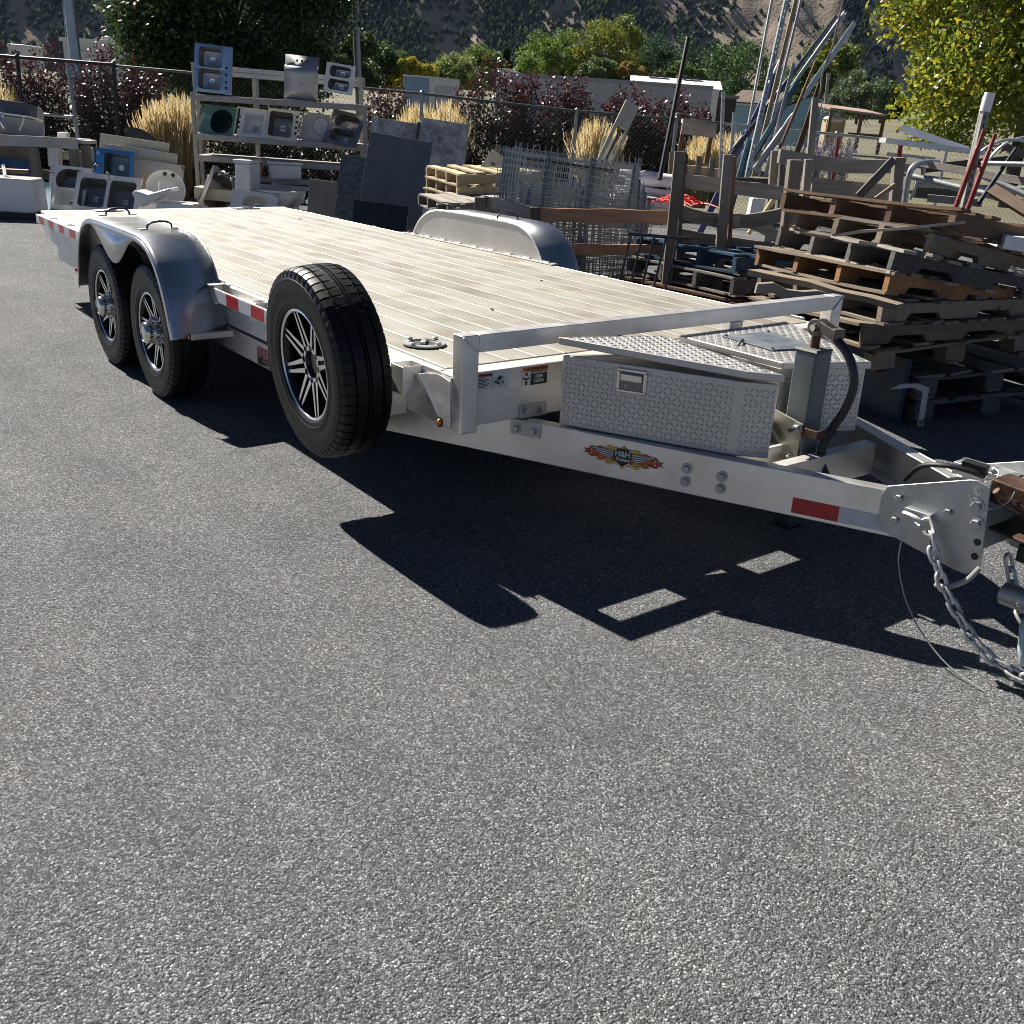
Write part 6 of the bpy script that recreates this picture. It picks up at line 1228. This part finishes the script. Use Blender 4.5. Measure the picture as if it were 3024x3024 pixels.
# =================================================================== trees
def tree(label, cx, ytop, ybase, d, rx, ry, rz, n, lsz, cols, wts, mat_, seed, nclump=60, group=None, trunk_h=None, shape='round', name='broadleaf_tree', zc=None, gap=.55, dense=.33, lower=0., lit=None):
    """crown centred at photo column cx; radii in metres; ground found from ybase"""
    rng = np.random.default_rng(seed); base = np.array(at(cx,ybase,d)); top = np.array(at(cx,ytop,d)); H_ = (top-base)[2]; zc = zc if zc is not None else H_-rz
    P = thing(name, label, 'tree', Matrix.Translation(Vector(base)), group)
    u = rng.normal(size=(nclump,3)); u /= np.linalg.norm(u,axis=1)[:,None]; u *= rng.uniform(gap,1.0,(nclump,1))**.6
    if shape == 'cone': u[:,2] = rng.uniform(-1,1,nclump); rad = (1-u[:,2])/2; th = rng.uniform(0,2*PI,nclump); u[:,0] = np.cos(th)*rad; u[:,1] = np.sin(th)*rad
    if shape == 'tall': u[:,2] *= 1.0
    cs = u*np.array([rx,ry,rz]); sz = rng.uniform(.7,1.35,nclump)*dense*min(rx,ry,rz); idx = rng.integers(0,nclump,n); q = rng.normal(size=(n,3)); q /= np.linalg.norm(q,axis=1)[:,None]; q *= (rng.uniform(0,1,(n,1))**.45)
    pts = cs[idx]+q*sz[idx][:,None]*np.array([1,1,.8])
    if shape == 'weep': pts[:,2] -= np.abs(rng.normal(0,.35,n))*rz*.5
    loc = ER0*1.0; E_ = np.array(ER0); Fd = EFn; pts = E_*pts[:,0:1]+Fd*pts[:,1:2]+np.array([0,0,1.])*(pts[:,2:3]+zc)
    ok = pts[:,2] > lower; pts = pts[ok]; idx = idx[ok]; n = len(pts)
    V,F = leaves(pts,n,lsz,.55,.35,rng); ct = rng.integers(0,len(cols),nclump); pc = np.array(wts)/sum(wts); ct = rng.choice(len(cols),nclump,p=pc); which = np.where(rng.random(n)<.65, ct[idx], rng.choice(len(cols),n,p=pc)); col = np.array(cols)[which]*(1+rng.uniform(-.2,.2,(n,1)))
    if lit is not None: # sunlit yellow painted into the leaves on one flank
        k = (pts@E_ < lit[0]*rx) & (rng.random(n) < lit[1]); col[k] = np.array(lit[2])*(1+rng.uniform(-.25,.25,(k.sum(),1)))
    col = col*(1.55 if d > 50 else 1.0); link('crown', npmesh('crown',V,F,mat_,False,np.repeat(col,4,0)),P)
    tb_ = MB(); tr = max(.03,rx*.045); tb_.tube([(0,0,-.3),(0,0,zc*.5),(0,0,zc)],[tr*1.25,tr,tr*.7],8)
    for c in cs[:min(nclump,26)]:
        e = E_*c[0]*.85+Fd*c[1]*.85+np.array([0,0,1])*(c[2]*.85+zc); s = np.array([0,0,max(.2,zc+c[2]*.3-rz*.35)]); tb_.tube([tuple(s),tuple((s+e)/2+np.array([0,0,.08*rz])),tuple(e)],[tr*.4,tr*.28,tr*.1],5)
    tb_.build('trunk', BARK, P, smooth=True); return P
tree('large dense dark green tree standing behind the sink rack',708,-240,420,24,2.4,2.3,2.6,80000,.115,((.035,.07,.018),(.05,.10,.022),(.025,.05,.016),(.12,.15,.02)),(5,4,4,.5),GL,101,150,zc=2.75,gap=.4,dense=.32,lower=.1)
tree('large yellow-green tree filling the upper right corner',2985,-190,540,13.2,1.72,1.7,1.85,56000,.078,((.29,.35,.045),(.19,.26,.035),(.40,.41,.06),(.11,.155,.025)),(5,5,3,3),YL,102,130,zc=1.95,gap=.4,dense=.30,lower=.35,lit=(-.5,.22,(.50,.40,.03)))
G1 = 'trees beyond the fence and trucks'
ft = [('small yellow topped tree above the box truck',1225,172,262,75,1.6,1.4,1.5,((.30,.26,.03),(.20,.22,.04)),(3,2),'round'),('dark round bush tree left of the pale willow',1262,178,262,80,1.0,1.0,1.3,((.02,.035,.018),(.03,.05,.02)),(1,1),'round'),
 ('pale green feathery tree behind the tall purple shrub',1330,165,262,82,2.6,2.0,1.7,((.14,.18,.05),(.18,.21,.07)),(1,1),'round'),('rounded mid green tree left of the dark spruce',1425,145,262,88,2.2,2,2.0,((.08,.13,.03),(.11,.16,.03)),(1,1),'round'),('dark blue-green spruce between two green trees',1492,148,250,90,1.0,1.0,2.4,((.015,.035,.022),(.02,.04,.02)),(1,1),'cone'),
 ('bright green cottonwood left of the tallest tree',1622,95,262,92,3.0,2.6,2.9,((.09,.15,.025),(.12,.18,.03),(.16,.19,.03)),(3,3,1),'round'),('dark green fir right of the bright cottonwood',1690,150,255,94,1.3,1.2,2.2,((.02,.04,.02),(.03,.05,.02)),(1,1),'round'),('tallest olive yellow cottonwood behind the white trailer',1790,42,262,90,3.1,2.7,3.6,((.13,.16,.03),(.20,.20,.03),(.09,.12,.025)),(3,2,2),'round'),
 ('low orange-brown shrub tree under the tallest cottonwood',1860,188,258,84,1.3,1.0,1.0,((.26,.17,.05),(.18,.15,.05)),(1,1),'round'),('pale grey-green low tree before the tallest cottonwood',1765,180,262,84,1.6,1.2,1.2,((.10,.14,.05),(.13,.16,.07)),(1,1),'round'),('bluish green tree right of the tallest cottonwood',1965,108,280,100,3.4,2.8,2.9,((.035,.07,.035),(.05,.09,.045)),(1,1),'round'),
 ('light green shrub tree above the white roof',2010,190,270,86,2.0,1.4,1.3,((.11,.15,.04),(.08,.12,.03)),(1,1),'round'),('broad dark weeping willow behind the blue house',2180,115,330,95,4.4,3.4,3.6,((.035,.075,.02),(.05,.095,.025),(.075,.12,.03)),(3,3,1),'weep'),('dark green tree left of the grey pole',1060,95,262,70,1.7,1.5,2.2,((.03,.05,.018),(.04,.065,.02)),(1,1),'round'),('green tree between the large tree and the box truck',1130,140,262,76,1.9,1.7,1.9,((.05,.085,.03),(.08,.11,.035)),(1,1),'round'),
 ('tall thin cottonwood with yellow flecks below the rock slope',2440,62,350,80,2.2,2.0,3.6,((.10,.14,.04),(.14,.17,.04),(.22,.21,.03)),(3,2,1),'round'),('grey-green round shrub tree beside the yellow tree',2530,220,350,60,1.6,1.5,1.6,((.09,.12,.07),(.07,.10,.05)),(1,1),'round'),('small green tree left of the grey-green one',2390,180,345,75,1.6,1.4,1.9,((.08,.12,.03),(.11,.15,.03)),(1,1),'round'),('dark tree behind the left shrub row at the building',270,180,270,90,2.5,2,1.2,((.04,.06,.03),(.05,.08,.035)),(1,1),'round'),
 ('low dark tree at the far right of the carport',2600,250,350,70,1.6,1.4,1.4,((.05,.08,.03),(.06,.10,.035)),(1,1),'round')]
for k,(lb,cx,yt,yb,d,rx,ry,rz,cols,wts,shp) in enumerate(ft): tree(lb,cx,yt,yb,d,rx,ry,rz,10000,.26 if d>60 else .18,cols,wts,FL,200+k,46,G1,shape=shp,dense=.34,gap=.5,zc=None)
# =================================================================== buildings, trucks and poles beyond
WPNT = pm('white_building_paint',(.62,.62,.62),.6,0,.06,2,patch=.2,pcol=(.5,.5,.5)); 
def bmat(px,py,d,rz=0): return Matrix.Translation(at(px,py,d)) @ BM @ Matrix.Rotation(R(rz),4,'Z')
# long white building, left
P = thing('white_building','long low white building behind the left shrubs','building',bmat(300,225,45,-6)); w_ = 4.2
MB().box((-1.6,0,-.5),(w_,3,1.25)).build('wall', WPNT, P); MB().box((-1.7,-.12,1.25),(w_+.1,3.1,1.40)).build('roof', pm('white_roof',(.75,.75,.74),.5), P)
for x in (.1,1.9): MB().ball((x,.5,1.40),.26,12,8,sc=(1,1,.75)).build('roof_vent', WPNT, P, smooth=True)
MB().box((.9,-.02,.3),(2.2,-.003,.75)).build('window', pm('dark_window',(.10,.11,.13),.2), P)
P = thing('camper_trailer','small white camper roof at the far left','camper',bmat(40,150,50,0)); MB().box((-.3,0,-.9),(.5,2,.3)).build('body', WPNT, P, bevel=.08); MB().box((-.1,-.01,-.3),(.3,-.002,.0)).build('window', _M['dark_window'], P)
P = thing('dark_shed','dark flat shed roof seen left of the pole','shed',bmat(178,112,60,0)); MB().box((-.5,0,-1.2),(.5,2,-.05)).build('wall', pm('shed_wall',(.05,.06,.065),.7), P); MB().box((-.55,-.1,-.05),(.55,2.1,.1)).build('roof', pm('shed_roof',(.04,.06,.07),.6), P)
# box truck
P = thing('box_truck','small box truck with pale blue side and white rear door','truck',bmat(1265,318,40,0)); PB = pm('pale_blue_paint',(.20,.30,.42),.5,0,.06,2)
MB().box((-.98,0,-.3),(.0,3,1.02)).build('side_panel', PB, P, bevel=.02); MB().prism([(-1.0,0),(.0,0),(1.05,1.2),(.1,1.2)], lambda x,y: (x,y,1.025), lambda x,y: (x,y,1.09)).build('roof', WPNT, P); MB().prism([(.002,.02),(1.05,1.2),(1.05,1.3),(.002,.12)], lambda x,y: (x,y,-.3), lambda x,y: (x,y,1.02)).build('rear_wall', WPNT, P)
MB().prism([(.25,.27),(.85,.94),(.85,.96),(.25,.29)], lambda x,y: (x,y-.02,-.1), lambda x,y: (x,y-.02,.78)).build('rear_door', pm('door_grey',(.45,.46,.48),.5), P); MB().box((-1.0,-.03,.9),(-.96,.0,1.0)).build('clearance_light', AMB, P)
for x in (-.7,-.1): MB().lathe([(.0,-.12),(.38,-.12),(.4,-.05),(.4,.1),(0,.12)],20,Matrix.Translation((x,.1,-.4)) @ Matrix.Rotation(R(90),4,'X')).build('wheel', RUB, P)
# semi trailer
P = thing('semi_trailer','long pale grey box semi trailer behind the purple shrubs','trailer',bmat(1500,345,46,-9)); 
MB().box((0,0,-.4),(8.6,2.5,1.78)).build('body', pm('semi_grey',(.40,.405,.43),.5,0,.05,2), P, bevel=.02); MB().box((-.02,-.03,1.62),(8.62,-.002,1.78)).build('top_rail', pm('semi_rail',(.3,.3,.31),.5), P)
for k in range(10): MB().box((.3+k*.88,-.012,-.35),(.33+k*.88,-.002,1.6)).build('panel_seam', pm('seam_grey',(.34,.345,.36),.5), P)
MB().box((-.6,-.05,-.6),(.0,2.4,1.9)).build('front_wall', WPNT, P, bevel=.03)
for x in (.8,1.9,7.0,8.0): MB().lathe([(.0,-.12),(.45,-.12),(.48,-.05),(.48,.1),(0,.12)],20,Matrix.Translation((x,.1,-.85)) @ Matrix.Rotation(R(90),4,'X')).build('wheel', RUB, P)
P = thing('white_roof_building','white ribbed metal roof of a mobile home right of the semi trailer','building',bmat(1850,340,50,-5)); 
MB().box((.2,0,-.5),(4.15,4,1.35)).build('wall', WPNT, P); rf = MB()
for k in range(26): x = .0+k*.165; rf.prism([(-.25,1.36),(1.6,1.78),(1.6,1.80),(-.25,1.38)], lambda y,z: (x,y,z), lambda y,z: (x+.16,y,z+ (.012 if k%2 else 0)))
rf.build('roof', pm('white_metal_roof',(.82,.82,.80),.4,.1), P); 
for x in (1.4,3.0): MB().box((x-.55,1.3,1.80),(x+.35,1.55,1.90)).build('skylight', DKBLU, P)
for x in (3.4,): MB().box((x,-.02,.1),(x+.25,-.002,.8)).build('window', _M['dark_window'], P); MB().box((3.1,-.04,-.5),(3.2,-.003,1.3)).build('corner_trim', W_TAN, P)
# blue house
P = thing('blue_house','pale blue house with brown shingle roof behind the leaning lengths','house',bmat(2150,398,70,-12)); HB = pm('house_blue',(.30,.50,.62),.7,0,.06,2); HR = pm('brown_shingle',(.17,.125,.10),.85,0,.2,3,.3,14)
MB().box((0,0,-.4),(3.2,6,1.95)).build('wall', HB, P); MB().prism([(-.25,1.93),(1.7,3.05),(3.45,1.93),(3.45,2.02),(1.7,3.16),(-.25,2.02)], lambda x,z: (x,-.3,z), lambda x,z: (x,-.29,z)).build('gable_trim', WPNT, P) if False else None
MB().prism([(-.3,1.95),(3.5,1.95),(3.2,2.75),(.5,2.75)], lambda x,z: (x,-.3+(z-1.95)*2.0,z), lambda x,z: (x,-.3+(z-1.95)*2.0,z+.1)).build('roof', HR, P); MB().box((-.3,-.34,1.84),(3.5,-.28,1.97)).build('fascia', WPNT, P)
MB().prism([(3.2,-.4),(6.9,-.4),(6.9,1.7),(5.1,2.75),(3.2,1.8)], lambda x,z: (x,-.9,z), lambda x,z: (x,5,z)).build('gable_wall', pm('house_blue_gable',(.26,.44,.56),.7,0,.06,2), P); MB().prism([(3.0,1.78),(5.1,2.82),(7.1,1.68),(7.1,1.80),(5.1,2.95),(3.0,1.9)], lambda x,z: (x,-1.1,z), lambda x,z: (x,5,z)).build('gable_roof', HR, P)
wn = MB().box((1.3,-.04,.25),(2.5,-.003,1.45)).build('window', PRW, P)
for x in (1.38,1.98): MB().box((x,-.06,.33),(x+.44,-.042,1.37)).build('pane', _M['dark_window'], wn)
MB().box((4.6,-.95,.3),(5.6,-.903,1.2)).build('window', pm('boarded',(.32,.24,.14),.7), P)
# carport
P = thing('carport','rusty roofed carport on posts with stored boxes at the right','carport',bmat(2428,400,45,0)); MB().prism([(0,1.02),(2.4,.90),(2.4,.98),(0,1.10)], lambda x,z: (x,-.5,z), lambda x,z: (x,2.5,z+.25)).build('roof', pm('rust_roof',(.30,.20,.16),.7,.1,.2,4,patch=.5,pcol=(.55,.52,.48)), P)
for x in (.05,1.35,2.3): MB().box((x,-.4,-.6),(x+.12,-.28,1.0)).build('post', W_BRN, P)
MB().box((.15,.2,-.5),(.95,.9,.62)).build('stored_box', pm('card_tan',(.40,.30,.19),.8), P); MB().ball((.55,.5,.66),.5,12,6,sc=(1,.8,.35)).build('cover', WPNT, P, smooth=True); MB().box((1.0,-.35,.05),(2.3,-.25,.2)).build('rail', W_BRN, P)
P = thing('dark_outbuilding','dark timber outbuilding left of the blue house','shed',bmat(2085,400,62,0)); MB().box((0,0,-.5),(1.5,3,2.1)).build('wall', pm('dark_timber_wall',(.05,.04,.035),.8), P); MB().box((-.1,-.2,2.1),(1.6,3,2.25)).build('roof', pm('old_tin',(.2,.19,.18),.6), P)
# poles
def taper(name,label,px0,py0,px1,py1,d,r0,r1,m,cat='pole'): return tag(MB().tube([at(px1,py1,d),at(px0,py0,d)],[r1,r0],14).build(name,m,None,smooth=True),label,cat)
taper('flag_pole','thick tapering steel flag pole rising behind the left fence',190,-120,240,330,21,.09,.125,pm('pole_steel',(.40,.42,.43),.35,.6,.08,3)); taper('light_pole','grey light pole rising beyond the rack right end',1046,-80,1062,360,26,.075,.09,pm('pole_grey',(.30,.32,.34),.4,.4))
tag(MB().add([at(158,-60,21.0),at(200,-60,21.05),at(200,-2,21.05),at(158,20,21.0),at(158,-60,21.02),at(200,-60,21.07),at(200,-2,21.07),at(158,20,21.02)],[(0,1,2,3),(7,6,5,4),(0,4,5,1),(1,5,6,2),(2,6,7,3),(3,7,4,0)]).build('flag', pm('navy_cloth',(.02,.035,.09),.7), None),'corner of a navy flag hanging beside the flag pole','flag'); taper('flag_rope','thin pale halyard hanging beside the flag pole',182,-40,197,140,20.9,.008,.008,PRW,'rope')
taper('utility_pole','thin grey utility pole right of the blue house',2446,215,2437,325,55,.07,.09,pm('pole_wood',(.28,.27,.25),.7))
# =================================================================== ground beyond the fence and the mountain
def vnoise(x, y, seed=0):
    xi = np.floor(x).astype(int); yi = np.floor(y).astype(int); xf = x-xi; yf = y-yi
    def h(a,b): n = (a*374761393+b*668265263+seed*1442695041)&0x7fffffff; n = (n^(n>>13))*1274126177&0x7fffffff; return ((n^(n>>16))&0xffff)/65535.
    u = xf*xf*(3-2*xf); v = yf*yf*(3-2*yf)
    return (h(xi,yi)*(1-u)+h(xi+1,yi)*u)*(1-v)+(h(xi,yi+1)*(1-u)+h(xi+1,yi+1)*u)*v
def fbm(x,y,o=5,seed=0,ridge=False):
    s = 0; a = .5
    for k in range(o):
        q = vnoise(x,y,seed+k); q = 1-np.abs(2*q-1) if ridge else q; s = s+a*q; x = x*2.03+11.3; y = y*2.03+5.1; a *= .5
    return s
DRY = pm('dry_ground',(.13,.105,.065),.95,0,.35,.3,col2=(.10,.10,.05),patch=.5,pcol=(.2,.18,.15),pscale=.05)
O0 = np.array([CAM.x,CAM.y,0]); E0 = np.array(ER0)
def gz(d,a): return np.interp(d,[0,17.6,22,45,90,300,900],[-.02,-.02,-.25,-.2,1.0,6,24]) - np.interp(d,[0,18,60,200],[0,1,1,1])*.03*np.clip(a,-30,30)*np.interp(d,[18,60,300],[1,1,0])
dd = np.r_[17.5,19,22,30,45,70,100,160,260,400,600,900,1300]; aa = np.linspace(-1.6,1.6,60)
D,A = np.meshgrid(dd,aa,indexing='ij'); Aw = A*(D+12); Z = gz(D,Aw); V = O0+Aw.ravel()[:,None]*E0+D.ravel()[:,None]*EFn+np.c_[np.zeros((Z.size,2)),Z.ravel()]
nd, na = D.shape; I = np.arange(nd*na).reshape(nd,na); F = np.stack([I[:-1,:-1],I[:-1,1:],I[1:,1:],I[1:,:-1]],-1).reshape(-1,4)
tag(link('dry_field', npmesh('dry_field',V,F,DRY,True)), None, kind='structure')
tag(MB().add([yardpt(-2000,-1500,-.5),yardpt(2000,-1500,-.5),yardpt(2000,17.7,-.5),yardpt(-2000,17.7,-.5)],[(0,1,2,3)]).build('ground', DRY), None, kind='structure')
# mountain: slope from 850 m outwards
def mtn(a, d):
    t = np.clip((d-820)/900,0,1.2); base = 18+760*np.minimum(t,.55)
    e = a/700.; rock = np.clip((e-.13)/.12,0,1)                      # badlands on the right
    r1 = fbm(a/170.,d/420.,5,3,True); r2 = fbm(a/60.,d/150.,4,9,True)
    g_ = (r1-.55)*150*np.clip(t*4,0,1)+(r2-.5)*38*np.clip(t*6,0,1)+fbm(a/22.,d/22.,3,21)*7
    g_ = g_ + rock*((fbm(a/55.+d/160.,d/300.,4,31,True)-.5)*80)*np.clip(t*5,0,1)
    return base+g_, rock
aa = np.linspace(-760,900,380); dd = 820+540*np.linspace(0,1,170)**1.3; D,A = np.meshgrid(dd,aa,indexing='ij'); Z,RK_ = mtn(A,D)
V = O0+A.ravel()[:,None]*E0+D.ravel()[:,None]*EFn+np.c_[np.zeros((Z.size,2)),Z.ravel()]; nd,na = D.shape; I = np.arange(nd*na).reshape(nd,na); F = np.stack([I[:-1,:-1],I[:-1,1:],I[1:,1:],I[1:,:-1]],-1).reshape(-1,4)
bare = fbm(A/26.+D/150.,D/95.,4,77); scrub = np.array([.022,.026,.022]); tan_ = np.array([.36,.29,.22]); grey = np.array([.16,.14,.12])
bw = np.clip((bare-.47)/.08,0,1)*.85; bw = np.maximum(bw, RK_*np.clip((fbm(A/38.,D/90.,4,5)-.30)/.10,0,1))
gm = fbm(A/30.,D/30.,3,14)[...,None]; col = scrub*(1-bw[...,None])+(tan_*gm*1.6+grey*(1-gm))*bw[...,None]
tag(link('mountain', npmesh('mountain',V,F,pm('mountain_soil',(1,1,1),1,0,.2,.06,tint=True,spec=0,bump=.6,bscale=.35,dist=1.2),True,col.reshape(-1,3))), None, kind='structure')
# piñon and juniper wood on the slope
rng = np.random.default_rng(55); nT = 56000; ta = rng.uniform(-560,760,nT); td = 822+rng.uniform(0,1,nT)**1.15*260; tz,trk = mtn(ta,td); tb_ = fbm(ta/26.+td/150.,td/95.,4,77); bwt = np.maximum(np.clip((tb_-.47)/.08,0,1)*.9, trk*np.clip((fbm(ta/38.,td/90.,4,5)-.34)/.10,0,1)); keep = rng.random(nT) > bwt*.96; ta,td,tz = ta[keep],td[keep],tz[keep]; nT = len(ta)
ico = [(0,0,-.5),(.5,0,-.05),(0,.5,-.1),(-.5,0,0),(0,-.5,-.05),(.1,.05,.75)]; fi = [(0,2,1),(0,3,2),(0,4,3),(0,1,4),(1,2,5),(2,3,5),(3,4,5),(4,1,5)]
ico = np.array(ico); nv = len(ico); sc = rng.uniform(2.2,5.6,nT); jit = 1+rng.uniform(-.35,.35,(nT,nv,1)); Vt = ico[None]*jit*(sc[:,None,None]*np.array([1,1,1.05])); base = O0+ta[:,None]*E0+td[:,None]*EFn+np.c_[np.zeros((nT,2)),tz+sc*.35]; Vt = Vt+base[:,None]
Ft = (np.array(fi)[None]+np.arange(nT)[:,None,None]*nv).reshape(-1,3); tc_ = np.array([[.020,.034,.024],[.028,.044,.025],[.042,.056,.028],[.015,.026,.023]])[rng.integers(0,4,nT)]*(1+rng.uniform(-.25,.25,(nT,1)))
o = link('hillside_forest', npmesh('hillside_forest',Vt.reshape(-1,3),Ft,pm('juniper',(1,1,1),1,0,.2,.5,tint=True,spec=0),False,np.repeat(tc_,nv,0))); tag(o,'dark juniper wood covering the mountain slope','forest',kind='stuff')

# dark evergreen shrubs that close the gap behind the rack
for k,(cx,yt,rx,lb) in enumerate(((640,330,.8,'dark shrub behind the left half of the rack'),(800,335,.8,'dark shrub behind the middle of the rack'),(950,340,.8,'dark shrub behind the right half of the rack'),(1130,345,.7,'dark shrub behind the marbled slabs'),(420,330,.6,'dark shrub between the purple shrubs and golden grass'),(180,330,.7,'dark shrub low behind the bare grey post'),(30,340,.7,'dark shrub low behind the workbench'),(300,335,.7,'dark shrub low behind the cream panels'),(1440,400,.8,'dark shrub low behind the new pine pallets'),(1620,410,.8,'dark shrub low behind the wire baskets'),(1880,420,.8,'dark shrub low behind the cream board'),(720,300,.9,'taller dark shrub behind the rack middle upright'),(870,305,.9,'taller dark shrub behind the curved wash sink'),(1010,310,.9,'taller dark shrub behind the rack right end'),(1180,350,.8,'dark shrub behind the tall marbled slab'),(560,330,.7,'dark shrub behind the rack left upright'))):
    tree(lb,cx,yt,600,18.2+.1*(k%3),rx,.5,.75,3600,.07,((.025,.03,.016),(.035,.025,.02),(.02,.026,.014),(.05,.055,.025)),(3,3,2,1),GL,300+k,40,'dark shrubs low along the fence',name='dark_shrub',zc=.6,dense=.4,gap=.3,lower=.02)
# the valley air
hz = MB(); A0, A1, D0_, D1_ = -1900, 1900, -1450, 1760; z0, z1 = -1.5, 640
P8 = [yardpt(a,d,z) for z in (z0,z1) for a,d in ((A0,D0_),(A1,D0_),(A1,D1_),(A0,D1_))]; hz.add(P8,[(3,2,1,0),(4,5,6,7),(0,1,5,4),(1,2,6,5),(2,3,7,6),(3,0,4,7)])
hm = bpy.data.materials.new('valley_air'); hm.use_nodes = True; hn = hm.node_tree; hn.nodes.remove(hn.nodes['Principled BSDF']); pv = hn.nodes.new('ShaderNodeVolumePrincipled'); pv.inputs['Color'].default_value = (.5,.7,1,1); pv.inputs['Density'].default_value = .00002; pv.inputs['Anisotropy'].default_value = .2
hn.links.new(pv.outputs[0], hn.nodes['Material Output'].inputs['Volume']); ho = hz.build('haze', hm); tag(ho, 'thin blue valley air over the whole place', 'haze', kind='stuff')
